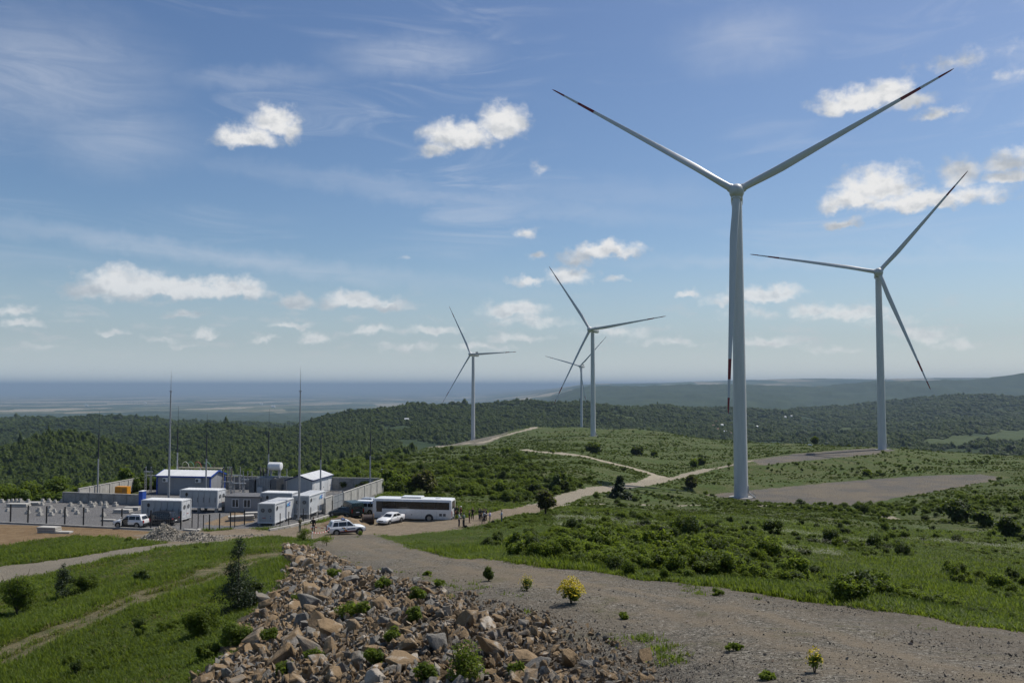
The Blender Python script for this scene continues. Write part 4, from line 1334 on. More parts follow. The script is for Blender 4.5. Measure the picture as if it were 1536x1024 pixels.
x, y, rn = polar_points(190000, 19, 150, seed=3)
bm_, q_ = bare_mask(x, y)
pn = fbm(x / 6, y / 6, 81, 3)
sprig = (q_['road'] > .5) & (q_['verge'] > .55) & (rn.random(len(x)) < .06 * sstep(.05, .45, fbm(x / 2.6, y / 2.6, 83, 4))) & (q_['rubble'] < .6)
keep = ((rn.random(len(x)) > bm_ * 1.25) | sprig) & seen(x, y, .4) & (rn.random(len(x)) > q_['dry'] * 1.0)
x, y = x[keep], y[keep]; dry = q_['dry'][keep]; pn = pn[keep] - .65 * sprig[keep]
z = H(x, y); n = len(x); r = np.hypot(x, y)
h = (.75 + .5 * rn.random(n)) * (1 + pn * .9) * (1 - .55 * dry) * np.interp(r, [20, 35, 60, 90, 150], [.62, .6, .8, .6, .8]) * (.7 + .6 * rn.random(n))
h *= np.where(poly_sd(x, y, PPL) > -4, .42, 1.0)
wd = np.interp(r, [20, 60, 150], [.9, 1.5, 2.8]) * (.8 + .5 * rn.random(n))
rot = np.stack([rn.normal(size=n) * .08, rn.normal(size=n) * .08, rn.random(n) * 6.28], 1)
idx = np.where(rn.random(n) < np.clip(dry * .9 + .05, 0, 1), 3, rn.integers(0, 3, n))
gn_scatter('grass', [grass_tuft(1, 16, .34, .10, M_GRASS), grass_tuft(2, 18, .26, .13, M_GRASS), grass_tuft(3, 14, .42, .10, M_GRASS), grass_tuft(4, 12, .28, .12, M_GRASSD)],
           np.stack([x, y, z], 1), rot, np.stack([wd, wd, h], 1), idx)
print('grass', n)

# white umbels in drifts on the right meadow
x, y, rn = polar_points(26000, 42, 190, 3, 33, seed=5)
dr = fbm(x / 26 - y / 90, y / 5.5 + x / 60, 91, 3)
bm_, q_ = bare_mask(x, y)
keep = (dr > .36) & (bm_ < .2) & seen(x, y, .5)
x, y = x[keep], y[keep]; n = len(x)
fl = []
for k in range(2):
    rr_ = np.random.default_rng(70 + k); c = rr_.normal(size=(12, 3)) * np.array([.3, .3, .06]) + np.array([0, 0, .5])
    fl.append(quads_mesh('umbel', c, rr_.normal(size=(12, 3)) * .3 + np.array([0, 0, 1]), .055 * np.ones(12), rr_.random(12), M_WHT, 1.0))
s = .8 + .5 * rn.random(n)
gn_scatter('meadow_flowers', fl, np.stack([x, y, H(x, y)], 1), np.stack([0 * x, 0 * x, rn.random(n) * 6.28], 1), np.stack([s, s, s], 1), rn.integers(0, 2, n))

# ---- shrubs scattered on the slopes: the nearest as individuals, the rest as one mass
def shrub_field(n, r0, r1, a0, a1, seed, thr, size, fn_scale, extra=None):
    x, y, rn = polar_points(n, r0, r1, a0, a1, seed)
    bm_, q_ = bare_mask(x, y)
    d = fbm(x / fn_scale, y / fn_scale, 101 + seed, 3)
    keep = (bm_ < .08) & ((np.hypot(x, y) > 160) | (poly_sd(x, y, PPL) < -3)) & (d + .35 * (rn.random(n) - .5) > thr) & (q_['forest'] < .4)
    if extra is not None: keep &= extra(x, y, rn)
    x, y = x[keep], y[keep]
    keep = seen(x, y, 1.0); x, y = x[keep], y[keep]; n = len(x)
    s = size * np.exp(rn.normal(size=n) * .38)
    return np.stack([x, y, H(x, y) - .05, s], 1)


def in_px(poly):
    P = np.array(poly, float)
    def fn(x, y, rn):
        u, v = PXY(np.stack([x, y, H(x, y)], 1))
        return poly_sd(u, v, P) > 0
    return fn


thick = shrub_field(11000, 42, 130, -2, 20, 1, .03, .38, 9, in_px([(800, 800), (860, 770), (1010, 778), (1120, 800), (1190, 850), (1230, 905), (1080, 880), (950, 862), (860, 845), (780, 836), (700, 822), (640, 815), (700, 806), (790, 815)]))
mead = shrub_field(2600, 42, 230, 4, 33, 2, .15, .50, 9)
knoll = shrub_field(6000, 150, 620, -11, 6, 3, .10, .80, 16, in_px([(560, 700), (600, 682), (700, 668), (790, 680), (830, 700), (870, 720), (860, 740), (790, 755), (700, 748), (590, 742), (555, 735)]))
ridge = shrub_field(6000, 170, 1000, -3, 33, 4, .13, .75, 40)
lslope = shrub_field(2600, 150, 520, -14, -6, 5, -.15, 1.1, 26, in_px([(480, 712), (560, 690), (600, 690), (600, 740), (560, 745), (500, 735)]))
bank = shrub_field(420, 40, 110, -34, -16, 6, .2, .30, 6)
near_e = shrub_field(700, 30, 60, 3, 33, 7, .10, .32, 5)
rows = []
for arr, bright, lab, grp in ((thick, .85, 'green shrub in the dense thicket between the gravel road and the thin path', 'shrubs of the roadside thicket'),
                              (mead, .55, 'rounded green shrub on the open meadow below the nearest turbine', 'shrubs on the open meadow'),
                              (knoll, .5, 'green shrub on the bushy knoll behind the bus', 'shrubs on the knoll'),
                              (ridge, .4, 'small dark shrub on the grassy turbine ridge', 'shrubs on the turbine ridge'),
                              (lslope, .7, 'bright green bush on the slope behind the walled compound', 'bushes behind the compound'),
                              (bank, .8, 'low green shrub on the grass bank under the lower gravel road', 'shrubs on the left grass bank'),
                              (near_e, .4, 'low shrub at the outer edge of the near gravel road', 'shrubs at the road edge')):
    for q in arr: rows.append((q, bright, lab, grp, q[3] / math.hypot(q[0], q[1])))
rows.sort(key=lambda e: -e[4])
print('shrubs', len(rows), [len(a) for a in (thick, mead, knoll, ridge, lslope, bank, near_e)])
rs = random.Random(4)
sP, sR, sS, sI = [], [], [], []
ALLS = SHR + SHRB + SHRD
for k, (q, bright, lab, grp, _) in enumerate(rows):
    u = rs.random()
    vi = rs.randrange(5) if u > bright + .25 else 5 + rs.randrange(3) if u < bright else 8 + rs.randrange(4)
    sc = (q[3] * rs.uniform(.8, 1.3), q[3] * rs.uniform(.8, 1.3), q[3] * rs.uniform(.75, 1.35)); rz = rs.uniform(0, 6.28)
    if k < 285:
        single('shrub', ALLS[vi], q[:3], sc, rz, lab, 'shrub', grp)
    else:
        sP.append(q[:3]); sR.append((0, 0, rz)); sS.append(sc); sI.append(vi)
gn_scatter('shrubbery', ALLS, sP, sR, sS, sI)

x, y, rn = polar_points(95000, 95, 900, -12, 33, seed=14)
bm_, q_ = bare_mask(x, y)
dd = fbm(x / 18, y / 18, 151, 4)
keep = (bm_ < .1) & (q_['forest'] < .3) & (dd + .6 * (rn.random(len(x)) - .5) > .02)
x, y = x[keep], y[keep]; keep = seen(x, y, .6); x, y = x[keep], y[keep]; n = len(x)
s = np.interp(np.hypot(x, y), [95, 300, 900], [.18, .33, .62]) * np.exp(rn.normal(size=n) * .35)
gn_scatter('meadow_weeds', SHRB + SHR[:2], np.stack([x, y, H(x, y) - .05], 1), np.stack([0 * x, 0 * x, rn.random(n) * 6.28], 1), np.stack([s * 1.1, s * 1.1, s * .95], 1), rn.integers(0, 5, n))
print('weeds', n)
# ---- woods on the far slopes
x, y, rn = polar_points(210000, 420, 5200, seed=9)
q_ = region_fields(x, y)
a_ = np.degrees(np.arctan2(x, y))
keep = (q_['forest'] > .45) & (q_['track'] < .2) & ((fbm(x / 120, y / 120, 121, 3) > -.42) | (np.hypot(x, y) < 1300))
x, y = x[keep], y[keep]
keep = seen(x, y, 9); x, y = x[keep], y[keep]; n = len(x)
r = np.hypot(x, y)
s = np.interp(r, [420, 900, 2000, 3400, 5200], [2.3, 2.9, 5.2, 8.5, 13]) * np.exp(rn.normal(size=n) * .32)
sz = np.interp(r, [420, 900, 2000, 3400, 5200], [2.5, 3.0, 3.8, 4.6, 6]) * np.exp(rn.normal(size=n) * .3)
gn_scatter('far_woods', CRW, np.stack([x, y, H(x, y) - .5], 1), np.stack([0 * x, 0 * x, rn.random(n) * 6.28], 1), np.stack([s, s, sz], 1), rn.integers(0, 5, n))
print('woods', n)
# nearer woodland fringe falling away behind the compound
x, y, rn = polar_points(15000, 165, 620, -34, -7.5, seed=10)
q_ = region_fields(x, y)
u, v = PXY(np.stack([x, y, H(x, y)], 1))
keep = (q_['yard'] < .05) & (q_['track'] < .1) & ((u < 545) | (v < 690) & (u < 640)) & (fbm(x / 40, y / 40, 131, 3) > -.2)
x, y = x[keep], y[keep]
keep = seen(x, y, 7); x, y = x[keep], y[keep]; n = len(x)
r = np.hypot(x, y)
s = np.interp(r, [165, 300, 620], [1.3, 1.9, 2.8]) * np.exp(rn.normal(size=n) * .3) * np.interp(np.arctan2(x, y), [R(-17), R(-12)], [1.1, .7])
gn_scatter('woodland_fringe', CRWN, np.stack([x, y, H(x, y) - .3], 1), np.stack([0 * x, 0 * x, rn.random(n) * 6.28], 1), np.stack([s, s, s * 1.15], 1), rn.integers(0, 4, n))
print('fringe', n)

# ------------------------------------------------------------------ stones
def rock_mat(name):
    mt, t, b = newmat(name)
    p = t.obj(); oi = t.node('ShaderNodeObjectInfo').outputs['Random']
    pp = t.vm('ADD', p, t.vm('SCALE', (7.3, 3.1, 5.7), t.m('MULTIPLY', oi, 20)))
    n1 = t.noise(pp, 1.5, 5, .62); n2 = t.noise(pp, 7, 5, .65); n3 = t.noise(pp, 24, 4, .7)
    grey = t.mix(n2, (.112, .104, .090), (.262, .244, .212))
    rust = t.mix(n2, (.142, .094, .048), (.300, .212, .120))
    pale = t.mix(n2, (.32, .275, .215), (.47, .42, .35))
    k = t.m('ADD', t.m('MULTIPLY', oi, .75), t.m('MULTIPLY', n1, .62))
    c = t.mix(t.rng(k, .40, .64), grey, rust)
    c = t.mix(t.rng(t.m('ADD', n1, t.m('MULTIPLY', oi, .28)), .74, .86), c, pale)
    c = t.mix(t.rng(n3, .55, .75, 0, .45), c, (.07, .06, .05))
    t.put(b.inputs['Base Color'], c); b.inputs['Roughness'].default_value = .82; b.inputs['Specular IOR Level'].default_value = .25
    t.put(b.inputs['Normal'], t.bump(t.m('ADD', n2, t.m('MULTIPLY', n3, .5)), .75, .06))
    return mt


M_ROCK = rock_mat('broken_rock')


def gravelm():
    mt, t, b = newmat('loose_stone')
    oi = t.node('ShaderNodeObjectInfo').outputs['Random']
    c = t.ramp(oi, [(.0, (.12, .108, .09)), (.4, (.19, .168, .138)), (.7, (.26, .222, .17)), (.86, (.22, .155, .10)), (1, (.42, .38, .33))])
    t.put(b.inputs['Base Color'], t.mix(t.rng(t.noise(t.obj(), 2.2, 4, .6), .3, .7, 0, .4), c, (.08, .072, .062))); b.inputs['Roughness'].default_value = .85; b.inputs['Specular IOR Level'].default_value = .2
    return mt


M_GRAV = gravelm()


def rock_mesh(seed, m, detail=True):
    rn = random.Random(seed)
    ex = (rn.uniform(.8, 1.35), rn.uniform(.6, 1.0), rn.uniform(.42, .8))
    bm = bmesh.new()
    for k in range(15 if detail else 11):
        # points pulled toward the faces of a skewed block: angular broken stone
        p = Vector([rn.gauss(0, 1) for _ in range(3)]).normalized()
        p = p / (abs(p.x) ** 4 + abs(p.y) ** 4 + abs(p.z) ** 4) ** .25 * rn.uniform(.62, 1.0)
        p = Vector((p.x * ex[0], p.y * ex[1], p.z * ex[2])) * .5
        p.x += p.z * rn.uniform(-.1, .25)
        bm.verts.new(p)
    r_ = bmesh.ops.convex_hull(bm, input=bm.verts)
    junk = [g for g in r_.get('geom_interior', []) + r_.get('geom_unused', []) if isinstance(g, bmesh.types.BMVert)]
    if junk: bmesh.ops.delete(bm, geom=list(set(junk)), context='VERTS')
    if detail:
        bmesh.ops.dissolve_limit(bm, angle_limit=R(14), verts=bm.verts, edges=bm.edges)
        bmesh.ops.bevel(bm, geom=list(bm.edges), offset=.022, segments=1, affect='EDGES')
        bmesh.ops.triangulate(bm, faces=bm.faces)
        bmesh.ops.subdivide_edges(bm, edges=[e for e in bm.edges if e.calc_length() > .18], cuts=2, use_grid_fill=True)
        bmesh.ops.triangulate(bm, faces=bm.faces)
        for v in bm.verts:
            d = mnoise.fractal(v.co * 3.1 + Vector((seed * 3.7, 0, 0)), 1.0, 2.0, 4)
            v.co += v.co.normalized() * d * .035
    bmesh.ops.recalc_face_normals(bm, faces=bm.faces)
    me = bpy.data.meshes.new('boulder'); bm.to_mesh(me); bm.free()
    me.materials.append(m)
    return me


ROCKS = [rock_mesh(700 + k, M_ROCK) for k in range(18)]
SMALL = [rock_mesh(740 + k, M_ROCK, False) for k in range(8)]
PEB = [rock_mesh(760 + k, M_GRAV, False) for k in range(6)]

# boulders: candidates over the rubble bank, kept apart by their size
rk = random.Random(21)
bx0, bx1 = min(p[0] for p in RUBBLE), max(p[0] for p in RUBBLE); by0, by1 = min(p[1] for p in RUBBLE), max(p[1] for p in RUBBLE)
N_ = 60000
cx_ = np.array([rk.uniform(bx0, bx1) for _ in range(N_)]); cy_ = np.array([rk.uniform(max(by0, 15), by1) for _ in range(N_)])
sd_ = poly_sd(cx_, cy_, RUBBLE); ok = sd_ > -.2
cx_, cy_, sd_ = cx_[ok], cy_[ok], sd_[ok]
cu, cv = PXY(np.stack([cx_, cy_, H(cx_, cy_)], 1))
# size falls towards the road side (right edge)
rightness = np.array([np.interp(v, [820, 850, 880, 920, 960, 1024], [470, 510, 600, 690, 760, 830]) for v in cv])
bigw = 1 - sstep(-60, 110, cu - rightness)
placed = []
def free(x, y, s):
    for (a, b, c) in placed:
        if (a - x) ** 2 + (b - y) ** 2 < ((s + c) * .40) ** 2: return False
    return True
specials = [(604, 1000, 72, 1), (655, 975, 62, 1), (480, 1000, 56, 0), (438, 968, 60, 0), (470, 895, 46, 0), (530, 950, 62, 0), (465, 915, 52, 1), (610, 980, 58, 1), (800, 1000, 84, 2), (850, 1000, 60, 2), (700, 940, 60, 1), (420, 1000, 60, 1), (500, 1022, 58, 1), (345, 1000, 44, 1), (560, 1010, 50, 1), (648, 1020, 60, 1), (730, 945, 56, 1), (445, 845, 36, 1), (432, 835, 30, 1), (395, 905, 34, 1), (550, 900, 34, 1), (330, 1010, 40, 0), (405, 935, 40, 0), (505, 925, 40, 0), (590, 945, 44, 1), (690, 915, 40, 1), (445, 1030, 60, 0), (560, 980, 46, 0)]
BOULD = []
for (px, py, w, kd) in specials:
    p = G(px, py); s = w / F * p[1] * .88
    placed.append((p[0], p[1], s * .8)); BOULD.append((p[0], p[1], s))
for i in range(len(cx_)):
    if len(BOULD) >= 285: break
    if rk.random() > bigw[i] + .06: continue
    s = rk.choice([1, 1, 1, 1.35]) * rk.uniform(.46, 1.0) * (.5 + .5 * bigw[i])
    if cv[i] > 1060 or cu[i] < 250: continue
    if free(cx_[i], cy_[i], s):
        placed.append((cx_[i], cy_[i], s)); BOULD.append((cx_[i], cy_[i], s))
for k, (x_, y_, s_) in enumerate(BOULD):
    me = ROCKS[rk.randrange(len(ROCKS))]
    o = bpy.data.objects.new('boulder', me); COL.objects.link(o)
    o.location = (x_, y_, Hs(x_, y_) + s_ * rk.uniform(.02, .26))
    o.rotation_euler = (rk.uniform(-.7, .7), rk.uniform(-.7, .7), rk.uniform(0, 6.28))
    o.scale = (s_ * rk.uniform(.9, 1.2), s_ * rk.uniform(.85, 1.1), s_ * rk.uniform(.8, 1.25))
    lab = 'broken angular boulder in the rubble bank below the gravel road' if s_ < .95 else 'large broken slab of rock lying in the rubble bank'
    tag(o, lab, 'boulder', 'boulders of the rubble bank')
print('boulders', len(BOULD))
# smaller stones filling between them and spilling from the road
rn = np.random.default_rng(31)
take = rn.permutation(len(cx_))
P, Ro, Sc, Ix = [], [], [], []
cand = take[:15000]
for i in cand:
    s = float(np.exp(rn.normal() * .45)) * (.21 if bigw[i] > .5 else .15) * (1 if sd_[i] > .6 else .7)
    s = min(s, .5)
    P.append((cx_[i], cy_[i], Hs(cx_[i], cy_[i]) + s * .12 + rn.random() * .10 * bigw[i] * (sd_[i] > .8)))
    Ro.append(rn.uniform(0, 6.28, 3)); Sc.append(np.array([1.1, 1, .85]) * s * rn.uniform(.7, 1.3, 3)); Ix.append(rn.integers(0, 8))
gn_scatter('rubble', SMALL, P, Ro, Sc, Ix)
# loose stones and grit on the gravel road
x, y, rn = polar_points(300000, 15, 75, -16, 34, seed=12)
q_ = region_fields(x, y)
pr = np.clip(q_['road'] * .5 + .25 * q_['rubble'], 0, 1)
sd2 = poly_sd(x, y, ROAD_NEAR)
pr = np.where(np.abs(sd2) < 1.1, np.maximum(pr, .75 * (np.hypot(x, y) < 60)), pr)
wear = fbm(x / 3, y / 3, 141, 3)
keep = rn.random(len(x)) < pr * (.6 + wear) * (1 - .8 * q_['rut']) * (.5 + .7 * q_['verge'])
x, y = x[keep], y[keep]; n = len(x)
s = np.exp(rn.normal(size=n) * .55) * .021
s = np.minimum(s, .15)
gn_scatter('loose_gravel', PEB, np.stack([x, y, H(x, y) + s * .12], 1), rn.uniform(0, 6.28, (n, 3)), np.stack([s * 1.2, s, s * .8], 1), rn.integers(0, 6, n))
print('gravel', n)
# ------------------------------------------------------------------ the walled compound
def P(px, py):
    p = onplane(px, py, PADZ); return Vector((p[0], p[1], PADZ))


A1 = math.atan2(E1[1], E1[0])                 # direction of the compound's long axis
M_CONC = mat('precast_concrete', (.30, .29, .27), .9, var=.16, scale=.8, bump=.25, dirt=(.17, .16, .145, .5))
M_CONCL = mat('pale_concrete', (.43, .41, .37), .9, var=.12, scale=.9, bump=.2, dirt=(.26, .245, .22, .5))
M_CWHITE = mat('container_paint_white', (.58, .59, .59), .5, var=.05, scale=.7, dirt=(.38, .37, .35, .35))
M_CGREY = mat('grey_and_shaded_paint', (.36, .375, .385), .5, var=.06, scale=.7, dirt=(.25, .25, .24, .3))  # tone of white container faces in shade; also plain grey equipment
M_ROOFW = mat('roof_sheet_white', (.66, .66, .65), .45, var=.05, scale=.6, dirt=(.45, .44, .42, .4))
M_PANEL = mat('wall_panel_grey', (.27, .275, .285), .6, var=.05, scale=.5)
M_BLUE = mat('trim_blue', (.025, .075, .34), .45, var=.06)
M_BLUEL = mat('emblem_light_blue', (.12, .42, .72), .5, var=.03)
M_DARK = mat('black_metal', (.025, .026, .028), .5, var=.2)
M_DKGREY = mat('dark_grey_paint', (.09, .095, .10), .55)
M_GREY = mat('machine_grey', (.26, .27, .275), .55, var=.1, dirt=(.17, .16, .15, .4))
M_WHITE = mat('white_enamel', (.72, .72, .71), .4, var=.04)
M_ORANGE = mat('generator_orange', (.62, .26, .015), .45, var=.06)
M_PORC = mat('insulator_brown_black', (.035, .024, .02), .3, spec=.6)
M_GLASSD = mat('dark_glass', (.012, .015, .018), .08, var=.05, spec=.6)
M_WIN = mat('window_glass', (.03, .036, .042), .08, spec=.6)
M_WOOD = mat('weathered_wood', (.14, .095, .06), .85, var=.25, scale=5)
M_SOIL = mat('heaped_soil', (.205, .145, .085), .95, var=.25, scale=1.5, bump=.6)


def boxthing(name, label, cat, corner, rz, group=None):
    return empty(name, corner, rz, label, cat, group)


def container(corner, rz, label, doors_front, emblem, raised=.35, L=6.06, W=2.44, Hh=2.62, kind='long'):
    """local x along the long side, local y depth; origin at near corner"""
    t = empty('shipping_container', corner, rz, label, 'container', 'battery containers in the compound')
    m_long, m_end = (M_CGREY, M_CWHITE) if kind == 'long' else (M_CWHITE, M_CGREY)  # shade put into the paint: camera-facing sides grey, sun-facing sides white
    z0 = raised
    b = MB()
    b.box((L / 2, W / 2, z0 + Hh / 2), (L - .10, W - .10, Hh - .06))
    body = b.build('body', [M_CWHITE if kind == 'side' else M_CGREY], t)
    # frame: corner posts and rails standing proud
    fr = MB()
    for x in (.06, L - .06):
        for y in (.06, W - .06): fr.box((x, y, z0 + Hh / 2), (.16, .16, Hh))
    for y in (.06, W - .06):
        fr.box((L / 2, y, z0 + .08), (L - .2, .15, .16)); fr.box((L / 2, y, z0 + Hh - .06), (L - .2, .15, .12))
    for x in (.06, L - .06):
        fr.box((x, W / 2, z0 + .08), (.15, W - .2, .16)); fr.box((x, W / 2, z0 + Hh - .06), (.15, W - .2, .12))
    fr.build('frame', M_CWHITE, t)
    rf = MB(); rf.box((L / 2, W / 2, z0 + Hh + .015), (L - .16, W - .16, .05))
    for i in range(11): rf.box((.55 + i * (L - 1.1) / 10, W / 2, z0 + Hh + .05), (.12, W - .3, .03))
    rf.build('roof', M_ROOFW, t)
    def face_pts(side, u, z):              # points on the long (y=0) or the end (x=L) side, a hair proud
        return {'near': (u, .035, z), 'end': (L - .035, u, z), 'start': (.035, u, z), 'far': (u, W - .035, z)}[side]
    def panel(name, side, u0, u1, za, zb, m, prou=.03):
        q = MB(); uc, zc = (u0 + u1) / 2, (za + zb) / 2
        c = face_pts(side, uc, z0 + zc)
        d = (u1 - u0, prou * 2, zb - za) if side in ('near', 'far') else (prou * 2, u1 - u0, zb - za)
        q.cbox(c, d, .012); return q.build(name, m, t)
    # cabinet doors along the long side
    ls = doors_front
    n = 6
    for i in range(n):
        u0 = .22 + i * (L - .44) / n; u1 = .22 + (i + 1) * (L - .44) / n - .05
        dr = panel('door', ls, u0, u1, .22, Hh - .18, m_long)
        h = MB(); c = face_pts(ls, u1 - .12, z0 + 1.2)
        sgn = -1 if ls == 'near' else 1
        h.bar((c[0], c[1] + .05 * sgn, c[2] - .35) if ls in ('near', 'far') else (c[0] + .05, c[1], c[2] - .35), (c[0], c[1] + .05 * sgn, c[2] + .35) if ls in ('near', 'far') else (c[0] + .05, c[1], c[2] + .35), .05)
        h.build('handle', M_DKGREY, dr)
    # end face with two round fans and a few plates
    es = emblem[0]
    dd = panel('end_door', es, .22, W / 2 - .02, .22, Hh - .2, m_end); d2 = panel('end_door', es, W / 2 + .02, W - .22, .22, Hh - .2, m_end)
    for u in (.72, 1.72):
        c = face_pts(es, u, z0 + 1.72); s = -1 if es == 'start' else 1
        f = MB(); f.tube([(c[0] + .02 * s, c[1], c[2]), (c[0] + .09 * s, c[1], c[2])], [.27, .27], 20)
        fo = f.build('fan', M_DKGREY, t, smooth=True)
        g = MB()
        for k in range(4):
            a = k * PI / 4; g.bar((c[0] + .1 * s, c[1] - math.cos(a) * .25, c[2] - math.sin(a) * .25), (c[0] + .1 * s, c[1] + math.cos(a) * .25, c[2] + math.sin(a) * .25), .02)
        g.build('fan_grille', M_GREY, fo)
    for u, z_, w_, h_, m_ in ((.62, .95, .14, .1, M_DKGREY), (1.55, .72, .5, .09, mat('plate_red', (.3, .06, .05), .5)), (.6, .68, .12, .16, M_BLUE)):
        panel('warning_plate', es, u - w_ / 2, u + w_ / 2, z_ - h_ / 2, z_ + h_ / 2, m_, .045)
    # emblem side: dark hexagon, light and dark blue emblem, a line of small lettering bars
    ms = emblem[1]; off = -.05 if ms == 'near' else .05
    def ep(u, z): 
        c = face_pts(ms, u, z0 + z); return Vector((c[0], c[1] + off, c[2])) if ms in ('near', 'far') else Vector((c[0] + (off if ms != 'start' else -.05), c[1], c[2]))
    hx = MB(); uu = emblem[2]
    vs = [ep(uu + .24 * math.cos(PI / 6 + k * PI / 3), 1.95 + .3 * math.sin(PI / 6 + k * PI / 3)) for k in range(6)]
    hx.add(vs, [tuple(range(6))]); hx.build('hexagon_emblem', M_DARK, t, recalc=False)
    if len(emblem) > 3:
        u = emblem[3]
        a = MB()
        a.add([ep(u - .52, 1.72), ep(u - .12, 1.78), ep(u - .05, 2.12), ep(u - .45, 2.08)], [(0, 1, 2, 3)])
        a.add([ep(u - .40, 2.11), ep(u - .12, 2.15), ep(u - .1, 2.22), ep(u - .36, 2.19)], [(0, 1, 2, 3)])
        a.build('light_blue_emblem', M_BLUEL, t, recalc=False)
        r_ = MB(); k_ = 16
        vs = [ep(u + .34 + .34 * math.cos(R(40) + i * R(280) / k_), 1.98 + .27 * math.sin(R(40) + i * R(280) / k_)) for i in range(k_ + 1)] + [ep(u + .34 + .17 * math.cos(R(40) + i * R(280) / k_), 1.98 + .12 * math.sin(R(40) + i * R(280) / k_)) for i in range(k_ + 1)]
        r_.add(vs, [(i, i + 1, k_ + 2 + i, k_ + 1 + i) for i in range(k_)]); r_.build('dark_blue_emblem', mat('emblem_blue', (.03, .12, .5), .5), t, recalc=False)
        ln = MB()
        for i in range(3): ln.add([ep(uu + .5, 1.9 + .1 * i), ep(uu + 1.9 - .3 * i, 1.9 + .1 * i), ep(uu + 1.9 - .3 * i, 1.925 + .1 * i), ep(uu + .5, 1.925 + .1 * i)], [(0, 1, 2, 3)])
        ln.build('caption_line', M_GREY, t, recalc=False)
    # feet
    for x in (.25, L / 2, L - .25):
        for y in (.2, W - .2):
            f = MB(); f.cbox((x, y, z0 / 2 - .02), (.42, .34, z0 + .03), .02); f.build('support_block', M_CONC, t)
    return t


# left pair: long side towards the camera; right pair: end towards the camera
c = P(272, 783.2)
def left_corner(c, L=6.06):
    return (c.x - E1[0] * L, c.y - E1[1] * L, PADZ)
container(left_corner(P(272, 783.2)), A1, 'white container with doors along its shade-grey long side, beside the dark pickup', 'near', ('end', 'near', 1.1), raised=.3)
container(left_corner(P(326, 768.5)), A1, 'white container with shade-grey long side raised on blocks, behind the other long-side container', 'near', ('end', 'near', 1.1), raised=.62)
A2_ = A1 + PI / 2
# long axis along E2: local x = E2, local y = -E1
container(tuple(P(412, 788.3)), A2_, 'white container with shade-grey end and blue emblem, nearest to the two people by the barrier', 'far', ('start', 'near', .75, 4.35), raised=.3, kind='side')
container(tuple(P(463.5, 777.5)), A2_, 'white container with shade-grey end and blue emblem, beside the tall pole and the concrete gate wall', 'far', ('start', 'near', .75, 4.35), raised=.55, kind='side')
q = P(438, 769)
container((q.x - E1[0] * 5.0, q.y - E1[1] * 5.0, PADZ), A1, 'white roofed container mostly hidden behind the front emblem container', 'near', ('end', 'near', 1.1), raised=.25, L=5.0)


